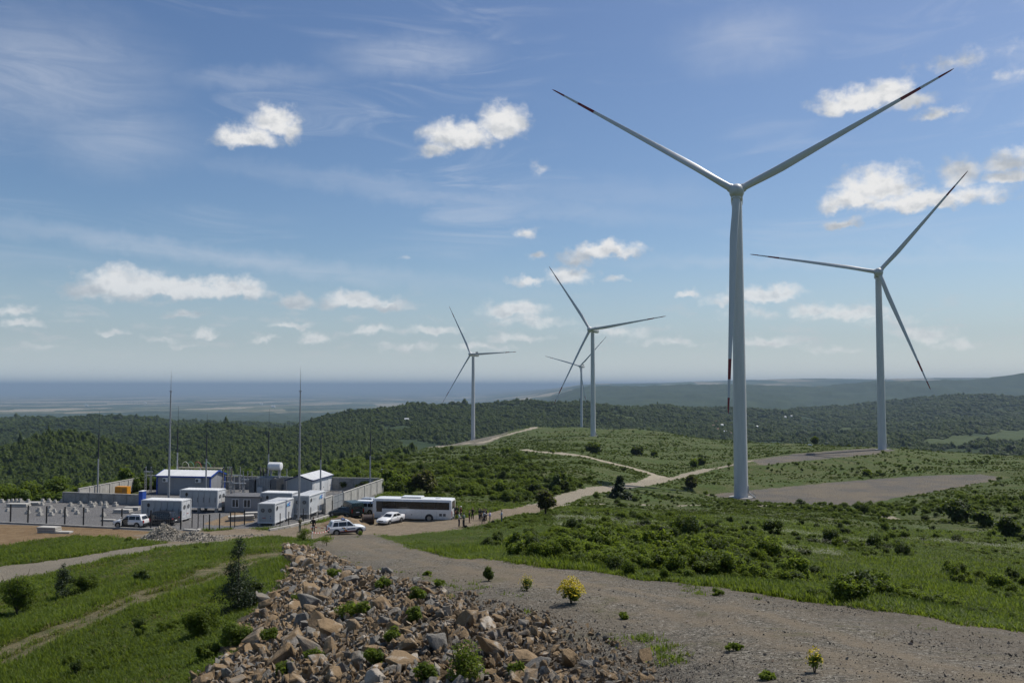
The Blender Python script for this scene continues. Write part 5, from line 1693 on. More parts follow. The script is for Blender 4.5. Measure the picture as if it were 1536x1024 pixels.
# --- buildings
def gable_building(corner, rz, L, W, He, Hr, label, wall_m, trim_m, roof_m, ridge='x', name='equipment_building'):
    t = empty(name, corner, rz, label, 'building')
    w = MB(); w.box((L / 2, W / 2, He / 2), (L, W, He))
    if ridge == 'x':
        for x in (.0, L - .05): w.prism([(0, He), (W, He), (W / 2, Hr)], 0, .05) if False else w.add([(x, 0, He), (x, W, He), (x, W / 2, Hr), (x + .05, 0, He), (x + .05, W, He), (x + .05, W / 2, Hr)], [(0, 1, 2), (5, 4, 3), (0, 3, 4, 1), (1, 4, 5, 2), (2, 5, 3, 0)])
    else:
        for y in (0, W - .05): w.add([(0, y, He), (L, y, He), (L / 2, y, Hr), (0, y + .05, He), (L, y + .05, He), (L / 2, y + .05, Hr)], [(0, 1, 2), (5, 4, 3), (0, 3, 4, 1), (1, 4, 5, 2), (2, 5, 3, 0)])
    # panel seams
    n = int(L / 1.1)
    for i in range(1, n): w.box((i * L / n, -.006, He / 2), (.03, .012, He - .1))
    m = int(W / 1.1)
    for i in range(1, m): w.box((L + .006, i * W / m, He / 2), (.012, .03, He - .1)); w.box((-.006, i * W / m, He / 2), (.012, .03, He - .1))
    w.build('wall', wall_m, t)
    o = .22; th = .1
    r = MB()
    if ridge == 'x':
        sl_ = (Hr - He) / (W / 2)
        for s in (0, 1):
            ya, za, yb, zb = (-o, He - o * sl_, W / 2, Hr) if s == 0 else (W + o, He - o * sl_, W / 2, Hr)
            r.add([(-o, ya, za + .02), (L + o, ya, za + .02), (L + o, yb, zb + .02), (-o, yb, zb + .02), (-o, ya, za + th), (L + o, ya, za + th), (L + o, yb, zb + th), (-o, yb, zb + th)], [(0, 1, 2, 3), (4, 5, 6, 7), (0, 1, 5, 4), (1, 2, 6, 5), (3, 0, 4, 7)])
            for i in range(int(L / .6)): 
                x = .2 + i * .6; r.bar((x, ya, za + th + .015), (x, yb, zb + th + .015), .05, .04)
        tr = MB()
        tr.box((L / 2, -o - .03, He - o * sl_ + .02), (L + 2 * o, .06, .24)); tr.box((L / 2, W + o + .03, He - o * sl_ + .02), (L + 2 * o, .06, .24))
        for x in (-o - .03, L + o + .03):
            tr.bar((x, -o, He - o * sl_ + .03), (x, W / 2, Hr + .05), .06, .24); tr.bar((x, W + o, He - o * sl_ + .03), (x, W / 2, Hr + .05), .06, .24)
        for x in (.0, L):
            for y in (0, W): tr.box((x, y, He / 2 - .05), (.2, .2, He - .1))
    else:
        sl_ = (Hr - He) / (L / 2)
        for s in (0, 1):
            xa, za, xb, zb = (-o, He - o * sl_, L / 2, Hr) if s == 0 else (L + o, He - o * sl_, L / 2, Hr)
            r.add([(xa, -o, za + .02), (xa, W + o, za + .02), (xb, W + o, zb + .02), (xb, -o, zb + .02), (xa, -o, za + th), (xa, W + o, za + th), (xb, W + o, zb + th), (xb, -o, zb + th)], [(0, 1, 2, 3), (4, 5, 6, 7), (0, 1, 5, 4), (1, 2, 6, 5), (3, 0, 4, 7)])
            for i in range(int(W / .6)):
                y = .2 + i * .6; r.bar((xa, y, za + th + .015), (xb, y, zb + th + .015), .05, .04)
        tr = MB()
        tr.box((-o - .03, W / 2, He - o * sl_ + .02), (.06, W + 2 * o, .2)); tr.box((L + o + .03, W / 2, He - o * sl_ + .02), (.06, W + 2 * o, .2))
        for y in (-o - .03, W + o + .03):
            tr.bar((-o, y, He - o * sl_ + .03), (L / 2, y, Hr + .05), .06, .2); tr.bar((L + o, y, He - o * sl_ + .03), (L / 2, y, Hr + .05), .06, .2)
    r.build('roof', roof_m, t)
    tr.build('trim', trim_m, t)
    return t


q = P(315, 742)
L_ = 9.9
bb = gable_building((q.x - E1[0] * L_, q.y - E1[1] * L_, PADZ), A1, L_, 4.9, 3.1, 3.85, 'grey panel building with blue trim and pale gable roof', M_PANEL, M_BLUE, M_ROOFW)
for x in (1.75, 7.85):
    ac = MB(); ac.cbox((x, -.28, 2.45), (.95, .42, .68), .03); a_ = ac.build('air_conditioner', M_WHITE, bb)
    f = MB(); f.tube([(x - .14, -.495, 2.45), (x - .14, -.52, 2.45)], [.26, .26], 18); f.build('fan_cover', M_DKGREY, a_)
q = P(467.5, 745)
Ws = 4.5
sh = gable_building((q.x - E1[0] * Ws, q.y - E1[1] * Ws, PADZ), A1, Ws, 9.2, 2.75, 3.5, 'grey fronted shed with broad white roof at the right of the compound', M_CGREY, mat('trim_navy', (.03, .04, .10), .5), M_ROOFW, ridge='y')
wl = MB(); wl.box((Ws + .03, 4.6, 1.35), (.03, 9.0, 2.6)); wl.build('side_cladding', M_CWHITE, sh)
for y in (1.2, 4.6, 7.6):
    d = MB(); d.cbox((Ws + .06, y, 1.1), (.06, 1.0, 2.1), .015); dd = d.build('door', M_ROOFW, sh)
    h = MB(); h.bar((Ws + .12, y + .36, 1.0), (Ws + .12, y + .36, 1.2), .05); h.build('handle', M_DKGREY, dd)
# low prefab with windows
q = P(390, 768.5); L_ = 5.6
pf = empty('prefab_hut', (q.x - E1[0] * L_, q.y - E1[1] * L_, PADZ), A1, 'low flat roofed grey hut with two dark windows in front of the transformer', 'hut')
b = MB(); b.box((L_ / 2, 1.9, 1.1), (L_, 3.8, 2.2)); b.build('wall', M_PANEL, pf)
b = MB(); b.box((L_ / 2, 1.9, 2.27), (L_ + .3, 4.1, .16)); b.build('roof', mat('bitumen_roof', (.12, .12, .125), .9, var=.2, scale=1.2), pf)
for x in (1.7, 3.55):
    w_ = MB()
    for s in (-.52, 0, .52): w_.box((x + s, -.03, 1.3), (.08, .08, 1.2))
    for z_ in (.72, 1.88): w_.box((x, -.03, z_), (1.12, .085, .08))
    wf = w_.build('window', M_WHITE, pf)
    g = MB(); g.box((x, -.015, 1.3), (1.0, .03, 1.1)); g.build('pane', M_WIN, wf)


# --- walls
def wall(name, a, b, h, label, pw=2.5, m=M_CONC, cat='wall', posts=True, th=.16):
    a = Vector(a); b = Vector(b); d = b - a; L = d.length; rz = math.atan2(d.y, d.x)
    t = empty(name, a, rz, label, cat)
    n = max(1, round(L / pw)); st = L / n
    for i in range(n):
        p = MB(); p.cbox((st * (i + .5), 0, h / 2 - .1), (st - .03, th, h + .2), .015)
        for k in range(1, 4 if posts else 1): p.box((st * (i + k / 4), -th / 2 - .004, h / 2), (.03, .012, h - .12))
        p.build('panel', m, t)
    if posts:
        for i in range(n + 1):
            p = MB(); p.cbox((st * i, -.02, h / 2), (.22, .3, h + .12), .02); p.build('post', m, t)
        c = MB(); c.box((L / 2, 0, h + .1), (L + .2, .26, .1)); c.build('coping', M_CONCL, t)
    return t


wall('concrete_wall', P(95, 752.5), P(209, 757), 1.5, 'low grey concrete wall in front of the orange generator', 2.4)
a_ = P(118, 752); b_ = P(218, 731.5)
wall('concrete_wall', a_, b_, 2.0, 'long pale concrete wall running back behind the orange generator', 2.6, M_CONCL)
wall('concrete_wall', P(219, 731), P(572, 736), 2.15, 'long dark back wall behind the transformer and the shed', 2.6)
wall('concrete_wall', P(515, 759), P(573.5, 736.5), 2.05, 'pale panelled concrete wall running back beside the parked vehicles', 2.9, M_CONCL)
wall('concrete_wall', P(487, 770.5), P(498, 766), 2.2, 'short concrete wall piece between the emblem container and the grey gate', 2.6, M_CONCL)
ga, gb = P(499, 765.5), P(514, 759.5)
d = gb - ga; gt = empty('metal_gate', ga, math.atan2(d.y, d.x), 'grey sheet metal gate between the two concrete walls', 'gate')
Lg = d.length
for k in range(2):
    lf = MB(); lf.cbox((Lg * (k + .5) / 2, 0, 1.15), (Lg / 2 - .06, .06, 2.1), .02)
    for z_ in (.2, 1.15, 2.1): lf.box((Lg * (k + .5) / 2, -.05, z_), (Lg / 2 - .1, .05, .08))
    lf.build('gate_leaf', M_GREY, gt)
for x in (0, Lg):
    p = MB(); p.box((x, 0, 1.2), (.14, .14, 2.5)); p.build('post', M_GREY, gt)
# steel railing frame above the gate
rl = empty('steel_platform', P(497, 757), A1, 'grey steel platform with railing behind the gate', 'platform')
b = MB(); b.box((0, 0, 1.1), (3.2, 1.6, .1)); b.build('deck', M_GREY, rl)
for x in (-1.5, 1.5):
    for y in (-.7, .7):
        b = MB(); b.box((x, y, .55), (.1, .1, 1.1)); b.build('leg', M_GREY, rl)
b = MB()
for x in (-1.5, 0, 1.5):
    b.bar((x, .7, 1.1), (x, .7, 2.2), .05)
for z_ in (1.65, 2.2): b.bar((-1.5, .7, z_), (1.5, .7, z_), .05)
b.bar((1.5, -.7, 1.1), (1.5, -.7, 2.2), .05); b.bar((1.5, -.7, 2.2), (1.5, .7, 2.2), .05)
b.build('railing', M_GREY, rl)

# orange generator, blue cabinet
g = empty('generator', P(184, 743.5), A1, 'orange generator set behind the low concrete wall', 'generator')
b = MB(); b.cbox((0, 0, .95), (2.3, 1.1, 1.35), .05); bd = b.build('canopy', M_ORANGE, g)
b = MB(); b.box((0, 0, .15), (2.4, 1.15, .28)); b.build('skid', M_DARK, g)
b = MB(); b.box((-.55, -.56, 1.0), (.8, .03, .9)); b.build('door', mat('generator_door', (.55, .22, .012), .5), bd)
b = MB()
for i in range(7): b.box((.6, -.56, .7 + .1 * i), (.7, .04, .03))
b.build('louvre', M_DKGREY, bd)
b = MB(); b.tube([(.8, .2, 1.6), (.8, .2, 1.95)], .06, 8); b.build('exhaust', M_DKGREY, g)
g = empty('blue_cabinet', P(210, 757.5), A1, 'tall blue cabin at the right end of the low wall', 'cabin')
b = MB(); b.cbox((0, .6, 1.05), (.62, 1.1, 2.1), .04); b.build('body', M_BLUE, g)
b = MB(); b.box((0, .03, 1.0), (.5, .05, 1.8)); b.build('door', mat('cabinet_door_blue', (.03, .095, .42), .4), g)
b = MB(); b.cbox((0, .6, 2.16), (.72, 1.2, .12), .05); b.build('roof', M_WHITE, g)

# --- transformer
tr = empty('power_transformer', P(399, 745), A1, 'large grey power transformer with white oil tank and radiators', 'transformer')
b = MB(); b.cbox((0, 0, 1.9), (2.5, 2.4, 2.9), .08)
for x in (-.9, -.45, 0, .45, .9): b.box((x, -1.24, 1.9), (.08, .1, 2.7))
b.build('main_tank', M_GREY, tr)
b = MB(); b.box((0, 0, .2), (4.6, 3.2, .45)); b.build('base', M_CONC, tr)
for x, w_ in ((-1.95, .95), (2.0, 1.0)):
    b = MB()
    for i in range(9): b.cbox((x, -1.3 + i * .32, 1.95), (w_, .16, 2.3), .03)
    for z_ in (.95, 2.95): b.tube([(x * .6, -.9, z_), (x, -.9, z_)], .1, 8); b.tube([(x * .6, .9, z_), (x, .9, z_)], .1, 8); b.tube([(x, -1.35, z_), (x, 1.35, z_)], .1, 8)
    b.build('radiator', mat('radiator_dark_grey', (.11, .115, .12), .5), tr)
b = MB(); b.tube([(.3, .3, 5.15), (.36, .3, 5.15), (2.5, .3, 5.15), (2.56, .3, 5.15)], [.55, .66, .66, .55], 24); b.build('oil_tank', M_WHITE, tr, smooth=True)
b = MB()
for x in (.7, 2.1):
    b.bar((x, .1, 3.2), (x, .1, 4.6), .12); b.bar((x, .5, 3.2), (x, .5, 4.6), .12)
b.bar((.7, .3, 3.3), (2.3, .3, 3.3), .5, .14)
b.build('tank_support', M_GREY, tr)
for i in range(3):
    b = MB(); x = -.9 + i * .42; y = -.3 + i * .3
    pts = [(x - .1 * i * 0, y, 3.3)] + [(x, y, 3.35 + .06 * k) for k in range(1, 26)]
    b.tube(pts, [.14] + [.15 if k % 2 else .10 for k in range(1, 26)], 10); b.build('bushing', M_PORC, tr)
for i in range(3):
    b = MB(); x = .1 + .3 * i
    b.tube([(x, -.6, 3.3), (x, -.6, 4.0)], [.08, .06], 8); b.build('small_bushing', M_GREY, tr)
b = MB(); b.cbox((-.35, -1.5, 1.2), (.9, .5, 1.3), .04); b.build('control_box', M_CGREY, tr)
b = MB(); b.bar((-1.2, -.6, 3.42), (2.4, .6, 3.42), .25, .2); b.build('pipe_tray', M_CGREY, tr)


# --- switchgear bays
def insulator(h=1.1, r=.09):
    b = MB(); b.tube([(0, 0, .05 * k) for k in range(int(h / .05) + 1)], [r if k % 2 else r * .62 for k in range(int(h / .05) + 1)], 10); return b


def bay(px, py, h, label, n=3, w=2.2, tall=1.1, big=False):
    t = empty('switchgear_bay', P(px, py), A1, label, 'switchgear', 'switchgear in the compound')
    for x in (-w / 2, w / 2):
        b = MB()
        for y in (-.22, .22): b.bar((x, y, 0), (x, y, h), .09)
        for k in range(int(h / .5)): b.bar((x, -.22, .1 + .5 * k), (x, .22, .5 + .5 * k), .05)
        b.build('leg', M_STEEL, t)
    b = MB(); b.bar((-w / 2 - .3, 0, h), (w / 2 + .3, 0, h), .5, .12); b.build('beam', M_STEEL, t)
    for i in range(n):
        x = -w / 2 + i * w / max(1, n - 1)
        q = insulator(tall, .15 if big else .09); o = q.build('insulator', M_PORC if big else M_GREY, t); o.location = (x, 0, h + .06)
        c_ = MB(); c_.cbox((0, 0, tall + .12), (.16, .16, .2), .03); c_.build('terminal', M_STEEL, o)
    return t


bay(340.5, 741, 2.15, 'steel frame carrying three tall black bushings right of the blue trimmed building', 3, 1.5, 2.3, True)
bay(358, 744, 2.2, 'slim disconnector frame with grey insulators left of the transformer', 3, 1.8, 1.0)
bay(371, 740, 2.4, 'second disconnector frame nearer the transformer with pale insulators', 3, 1.6, 1.2)
bay(352, 737, 2.9, 'taller insulator frame near the back wall behind the disconnectors', 2, 2.0, 1.2)
bay(425, 739, 2.8, 'insulator frame between the transformer and the white roofed shed', 2, 1.2, 1.1)
bay(222, 738, 3.6, 'bare lattice frame at the left end of the blue trimmed building', 2, 1.0, .6)
# busbar gantry behind the building
t = empty('busbar_gantry', P(300, 735), A1, 'long busbar gantry with a row of insulators behind the blue trimmed building', 'gantry')
for x in (-4.4, 0, 4.0):
    b = MB(); b.bar((x, 0, 0), (x, 0, 3.9), .16); b.build('post', M_STEEL, t)
b = MB(); b.bar((-4.6, 0, 4.0), (4.2, 0, 4.0), .3, .18); b.build('beam', mat('beam_cream', (.42, .38, .27), .6), t)
for i in range(15):
    o = insulator(.62, .1).build('insulator', M_PORC, t); o.location = (-4.3 + i * .58, 0, 3.3 if i % 3 else 4.1)
for k, (x, cl) in enumerate(((-3.6, (.55, .53, .45)), (-2.6, (.09, .26, .16)), (-1.2, (.36, .08, .05)), (.6, (.09, .26, .16)))):
    b = MB(); b.tube([(x, 0, 4.1), (x + .2, 0, 4.9), (x + .7, 0, 5.1), (x + 1.2, 0, 4.7), (x + 1.4, 0, 4.1)], .05, 8)
    b.build('busbar', mat('busbar_' + ('cream', 'green', 'red', 'green')[k], cl, .5), t)

# --- lightning masts
def mast(px, py, top, label, tall):
    p = P(px, py) if py else None
    h = (578 - top) / F * p.y - PADZ
    t = empty('lightning_mast', p, 0, label, 'lightning mast', 'lightning masts')
    b = MB()
    if tall:
        b.tube([(0, 0, 0), (0, 0, h * .32), (0, 0, h * .62), (0, 0, h * .84)], [.17, .15, .12, .09], 12)
        b.tube([(0, 0, h * .84), (0, 0, h * .9), (0, 0, h)], [.05, .035, .012], 8)
        b.build('pole', mat('mast_grey', (.33, .34, .35), .5, .3), t, smooth=True)
    else:
        b.tube([(0, 0, 0), (0, 0, h * .45)], [.14, .12], 12); b.build('pole', mat('mast_grey', (.33, .34, .35), .5, .3), t, smooth=True)
        c_ = MB(); c_.tube([(0, 0, h * .45), (0, 0, h * .46), (0, 0, h * .72), (0, 0, h * .73), (0, 0, h)], [.15, .11, .09, .035, .012], 10); c_.build('rod', M_DARK, t, smooth=True)
    f = MB(); f.cbox((0, 0, .1), (.7, .7, .3), .04); f.build('footing', M_CONC, t)
    if tall:
        for hh in (.32, .62, .84):
            f = MB(); f.tube([(0, 0, h * hh - .08), (0, 0, h * hh + .08)], [.2, .2], 12); f.build('flange', M_STEEL, t)
    return t


mast(252.5, 765, 553, 'tall grey lightning mast rising in front of the blue trimmed building', True)
mast(448, 780, 550, 'tall grey lightning mast rising between the two emblem containers', True)
mast(146, 747, 615, 'short dark tipped lightning mast at the left by the low concrete wall', False)
mast(265, 735.5, 608, 'dark tipped lightning mast behind the left half of the blue trimmed building', False)
mast(308.5, 743, 620, 'dark tipped lightning mast at the right corner of the blue trimmed building', False)
mast(402, 737, 612, 'dark tipped lightning mast behind the transformer tank', False)
mast(480.5, 744, 622, 'dark tipped lightning mast beside the long side of the white roofed shed', False)
mast(555, 737.5, 616, 'dark tipped lightning mast near the end of the pale panelled wall', False)
p = G(572, 733)
t = empty('lamp_post', p, 0, 'thin pole with a small lamp head outside the end of the pale wall', 'lamp post')
b = MB(); b.tube([(0, 0, 0), (0, 0, 4.6)], [.07, .045], 8); b.build('pole', M_DKGREY, t)
b = MB(); b.cbox((.12, 0, 4.65), (.5, .2, .14), .04); b.build('lamp_head', M_WHITE, t)


# --- fences of steel posts with thin wire mesh
def fence(pts, h, label, thick=(), pw=.095):
    ps = [P(*p) for p in pts]
    t = empty('mesh_fence', ps[0], 0, label, 'fence')
    o = ps[0]
    for i, p in enumerate(ps):
        b = MB(); w = .13 if i in thick else pw
        b.box(tuple(p - o + Vector((0, 0, h / 2))), (w, w, h)); b.build('post', M_DARK, t)
    m = MB()
    for a_, b_ in zip(ps[:-1], ps[1:]):
        for k in range(10): m.bar(tuple(a_ - o + Vector((0, 0, .15 + k * (h - .3) / 9))), tuple(b_ - o + Vector((0, 0, .15 + k * (h - .3) / 9))), .006)
        L = (b_ - a_).length; n = int(L / .25)
        for k in range(1, n):
            q_ = a_ + (b_ - a_) * (k / n) - o; m.bar(tuple(q_ + Vector((0, 0, .15))), tuple(q_ + Vector((0, 0, h - .15))), .005)
    w = m.build('wire_mesh', M_GREY, t)
    return t


fence([(-12, 781), (15.6, 782), (41.8, 784), (69.5, 785.2), (97, 786.5), (125, 787.6), (153.4, 789), (182.4, 790), (226, 792.5), (271, 793.5)], 2.4, 'dark post fence along the front of the gravel yard', (), .15)
fence([(288, 790.5), (297, 792), (305, 793.5)], 1.9, 'short run of dark posts beside the gravel heap')
fence([(314, 795.5), (329.2, 793.5), (345.6, 791.5), (352, 790.5), (366.7, 787)], 2.1, 'dark gate posts in front of the bare soil between the containers', (0, 1, 2, 4))
fence([(420, 791), (433, 788.5), (455, 783.5), (466, 781), (477, 777.8), (487.5, 774.5), (498, 770)], 1.9, 'mesh fence along the sunny side of the emblem containers')
# kerbs
def kerb(name, pts, w, h, label, m=M_CONCL):
    ps = [P(*p) for p in pts]; o = ps[0]
    b = MB()
    for a_, b_ in zip(ps[:-1], ps[1:]): b.bar(tuple(a_ - o + Vector((0, 0, h / 2 - .05))), tuple(b_ - o + Vector((0, 0, h / 2 - .05))), w, h + .1)
    q = b.build(name, m); q.location = o; return tag(q, label, 'kerb')


kerb('concrete_kerb', [(-12, 784), (60, 787.2), (150, 791.5), (236, 795)], .3, .22, 'long concrete kerb under the front yard fence', M_CONC)
kerb('concrete_kerb', [(404, 797), (433, 791.5), (470, 782.5), (510, 770.2)], .35, .35, 'pale concrete kerb beside the emblem containers and the soil heap')
kerb('concrete_kerb', [(276, 795.5), (296, 797), (300, 795)], .4, .25, 'short concrete kerb piece by the gravel heap')

# --- concrete footings lying in the yard
BL = [(8, 750), (10, 775), (46, 757), (68, 768), (90, 748), (112, 760), (155, 752), (233, 774), (230, 790), (268, 768), (302, 776), (339, 770), (42, 823), (153, 836), (215, 825), (219, 846), (277, 815), (270, 830), (298, 829), (281, 847), (335, 832), (358, 830), (360, 851), (387, 794), (408, 823), (423, 838), (438, 783), (449, 798), (474, 826), (493, 773), (496, 789), (521, 785), (508, 800), (569, 775), (553, 790), (580, 789), (577, 804), (625, 778), (632, 795), (683, 781), (566, 851)]
protob = None
for i, (u, v) in enumerate(BL):
    px, py = u / 3.656, 540 + v / 3.656 + 1.5
    if py < 752.6: py = 752.6
    p = P(px, py)
    if protob is None:
        t = empty('concrete_footing', p, A1)
        b = MB(); b.cbox((0, 0, .17), (.78, .78, .34), .03); b.build('plinth', M_CONCL, t)
        b = MB(); b.cbox((0, 0, .52), (.44, .44, .36), .03); b.build('stub', M_CONCL, t)
        protob = t
    else:
        t = copy_tree(protob); t.location = p
    t.rotation_euler = (0, 0, A1 + random.uniform(-.25, .25)); s = random.uniform(.68, .92); t.scale = (s, s, s * random.uniform(.9, 1.1))
    tag(t, 'pale concrete footing block standing in rows on the gravel yard', 'concrete block', 'concrete footings in the yard')
def slabs(px, py, L, W, n, label, rz=0):
    p = P(px, py) if py < 796 else Vector(G(px, py))
    t = empty('concrete_slab_stack', p, A1 + rz, label, 'slab stack')
    for k in range(n):
        b = MB(); b.cbox((random.uniform(-.1, .1), random.uniform(-.1, .1), .14 + .26 * k), (L, W, .22), .02); b.build('slab', M_CONCL, t)
    return t


slabs(28, 759.5, 3.2, 1.2, 2, 'pale concrete slabs stacked in the left part of the yard', .12)
slabs(51, 757.5, 1.6, 1.0, 2, 'smaller slab pile right of the left yard stack', .3)
slabs(184, 768.5, 2.4, 1.3, 2, 'slab stack in front of the low wall behind the white car', .15)
slabs(199, 765, 2.2, 1.0, 2, 'slab stack left of the front container', .15)
slabs(163, 781, 2.0, .6, 1, 'single slab lying behind the white car', .0)
slabs(362, 781, 3.4, 1.3, 3, 'slab stack between the containers behind the gate posts', .5)
slabs(376, 776, 2.0, 1.1, 3, 'slab pile touching the front container with shade-grey end', .4)
slabs(74, 798.5, 2.6, 1.2, 3, 'grey slab stack on the bare soil outside the fence', .0)
slabs(92, 799.5, 2.4, .9, 1, 'single pale slab beside the stack on the bare soil', .1)

# bare soil patches inside the compound
def soil_patch(pts, label):
    ps = [P(*p) for p in pts]; o = sum(ps, Vector()) / len(ps)
    b = MB(); n = 48; bd = []
    for k in range(n):
        f = k / n * len(ps); i = int(f); q = ps[i].lerp(ps[(i + 1) % len(ps)], f - i) - o
        q *= 1 + .12 * mnoise.noise(Vector((q.x, q.y, 3)) * .7); bd.append(q)
    vs = [(0, 0, .12)] + [(q.x * .6, q.y * .6, .09 + .05 * mnoise.noise(q * 1.3)) for q in bd] + [(q.x, q.y, -.02) for q in bd]
    fs = [(0, 1 + k, 1 + (k + 1) % n) for k in range(n)] + [(1 + k, 1 + n + k, 1 + n + (k + 1) % n, 1 + (k + 1) % n) for k in range(n)]
    b.add(vs, fs); o_ = b.build('soil_patch', M_SOIL, smooth=True); o_.location = o
    o_['kind'] = 'structure'
    return o_


soil_patch([(335, 789), (300, 786), (330, 776), (350, 768), (385, 766), (384, 782), (360, 788)], '')
soil_patch([(340, 766), (352, 763.5), (385, 766), (384, 770), (345, 771)], '')


# --- heaps
def heap(name, p, rx, ry, h, m, label, cat, seed, rough=.12, rz=0):
    b = MB(); nr, na = 26, 60
    for i in range(nr + 1):
        for k in range(na):
            a = 2 * PI * k / na; q = i / nr
            x, y = math.cos(a) * rx * q, math.sin(a) * ry * q
            d = mnoise.fractal(Vector((x * .9, y * .9, seed)), 1, 2, 5)
            z = h * max(0, 1 - q ** 1.15) * (1 + .25 * d) + rough * h * mnoise.noise(Vector((x * 3, y * 3, seed))) * (1 - q * .6)
            b.v.append((x * (1 + .1 * d), y * (1 + .1 * d), z - .25 * q))
    for i in range(nr):
        for k in range(na):
            b.f.append((i * na + k, i * na + (k + 1) % na, (i + 1) * na + (k + 1) % na, (i + 1) * na + k)); b.m.append(0)
    o = b.build(name, m, smooth=True); o.location = p; o.rotation_euler = (0, 0, rz)
    return tag(o, label, cat)


p = G(246, 808); hz1 = p
def heap_mat():
    mt, t, b = newmat('heaped_gravel')
    q = t.obj(); vo = t.node('ShaderNodeTexVoronoi'); t.l.new(q, vo.inputs['Vector']); vo.inputs['Scale'].default_value = 7
    s_ = t.node('ShaderNodeSeparateColor'); t.l.new(vo.outputs['Color'], s_.inputs[0])
    t.put(b.inputs['Base Color'], t.ramp(s_.outputs[0], [(.1, (.10, .09, .075)), (.5, (.23, .205, .165)), (.9, (.42, .38, .32))]))
    b.inputs['Roughness'].default_value = .95
    t.put(b.inputs['Normal'], t.bump(vo.outputs['Distance'], 1.0, .15)); return mt


M_HEAP = heap_mat()
hp = heap('gravel_heap', p, 2.9, 2.0, 1.75, M_HEAP, 'tall pale heap of crushed stone at the corner of the yard fence', 'gravel heap', 1, .16)
hp2 = heap('gravel_heap', G(288, 808), 3.4, 1.8, .85, M_HEAP, 'lower spread of crushed stone right of the tall gravel heap', 'gravel heap', 4, .2)
hp3 = heap('soil_heap', G(515, 787), 4.2, 2.2, 1.25, M_SOIL, 'brown soil heap beside the dark hatchback behind the police car', 'soil heap', 7, .12, .35)
rnh = np.random.default_rng(5); Ph, Sh = [], []
for (c_, rx, ry, h, n) in ((hz1, 2.9, 2.1, 1.75, 2200), (G(288, 808), 3.6, 2.0, .85, 1500), (G(345, 804), 4.2, .9, .1, 500)):
    a = rnh.uniform(0, 2 * PI, n); q = np.sqrt(rnh.random(n)) * 1.06
    x = c_[0] + np.cos(a) * q * rx; y = c_[1] + np.sin(a) * q * ry
    z = np.maximum(H(x, y), c_[2] + h * np.clip(1 - q ** 1.15, 0, 1) - .2 * q)
    Ph.append(np.stack([x, y, z], 1)); Sh.append(np.exp(rnh.normal(size=n) * .45) * .16)
Ph = np.concatenate(Ph); Sh = np.minimum(np.concatenate(Sh), .45); n = len(Ph)
M_PALE = mat('pale_broken_stone', (.33, .295, .24), .9, var=.4, scale=2)
PALEST = [rock_mesh(790 + k, M_PALE, False) for k in range(5)]
gn_scatter('heap_stones', PALEST, Ph, rnh.uniform(0, 6.28, (n, 3)), np.stack([Sh * 1.2, Sh, Sh * .8], 1), rnh.integers(0, 5, n))
# cable drum
t = empty('cable_drum', G(552, 786), R(15), 'dark brown wooden cable drum between the soil heap and the white saloon', 'cable drum')
for x in (-.72, .72):
    b = MB(); b.tube([(x - .06, 0, .72), (x + .06, 0, .72)], [.74, .74], 28); b.build('flange', M_WOOD, t)
b = MB(); b.tube([(-.66, 0, .72), (.66, 0, .72)], [.62, .62], 28); b.build('cable', mat('cable_black_brown', (.045, .03, .025), .6, var=.3), t)
# ------------------------------------------------------------------ vehicles
M_VW = mat('car_paint_white', (.74, .74, .73), .22, var=.02, spec=.6)
M_VS = mat('car_paint_silver', (.46, .48, .50), .25, .3, var=.03, spec=.6)
M_VK = mat('car_paint_black', (.012, .014, .018), .2, var=.05, spec=.6)
M_VT = mat('car_paint_dark_teal', (.02, .035, .04), .2, var=.05, spec=.6)
M_VG = mat('van_paint_dark_green', (.012, .028, .024), .3, var=.06, spec=.5)
M_RUB = mat('tyre_rubber', (.02, .02, .021), .85)
M_RIM = mat('wheel_rim_grey', (.30, .31, .32), .35, .7)
M_TRIM = mat('black_plastic', (.022, .022, .024), .6)
M_LAMP = mat('headlight_glass', (.62, .64, .66), .1, spec=.8)
M_TAIL = mat('tail_light_red', (.36, .012, .012), .2)
M_PLATE = mat('number_plate_white', (.7, .7, .68), .5)
M_CHR = mat('chrome', (.6, .6, .6), .2, .9)


def loft(mb, secs, m=0):
    """secs: list of rings with equal point counts"""
    b = len(mb.v); n = len(secs[0])
    for s in secs: mb.v += [tuple(map(float, q)) for q in s]
    for i in range(len(secs) - 1):
        for k in range(n):
            mb.f.append((b + i * n + k, b + i * n + (k + 1) % n, b + (i + 1) * n + (k + 1) % n, b + (i + 1) * n + k)); mb.m.append(m)
    mb.f.append(tuple(b + k for k in range(n))); mb.m.append(m)
    q = b + (len(secs) - 1) * n
    mb.f.append(tuple(q + k for k in range(n))); mb.m.append(m)


def wheel(parent, x, y, r, w=.22):
    side = -1 if y < 0 else 1
    mb = MB(); mb.tube([(x, y - w / 2, r), (x, y - w / 2 + .03, r), (x, y + w / 2 - .03, r), (x, y + w / 2, r)], [r * .9, r, r, r * .9], 24)
    ty = mb.build('wheel', M_RUB, parent, smooth=True)
    rm = MB(); yy = y + side * (w / 2 + .005)
    rm.tube([(x, yy - side * .02, r), (x, yy, r)], [r * .66, r * .62], 20)
    for k in range(5):
        a = 2 * PI * k / 5; rm.bar((x, yy + side * .012, r), (x + math.cos(a) * r * .6, yy + side * .012, r + math.sin(a) * r * .6), .07, .03, up=(0, 1, 0))
    rm.build('rim', M_RIM, ty)


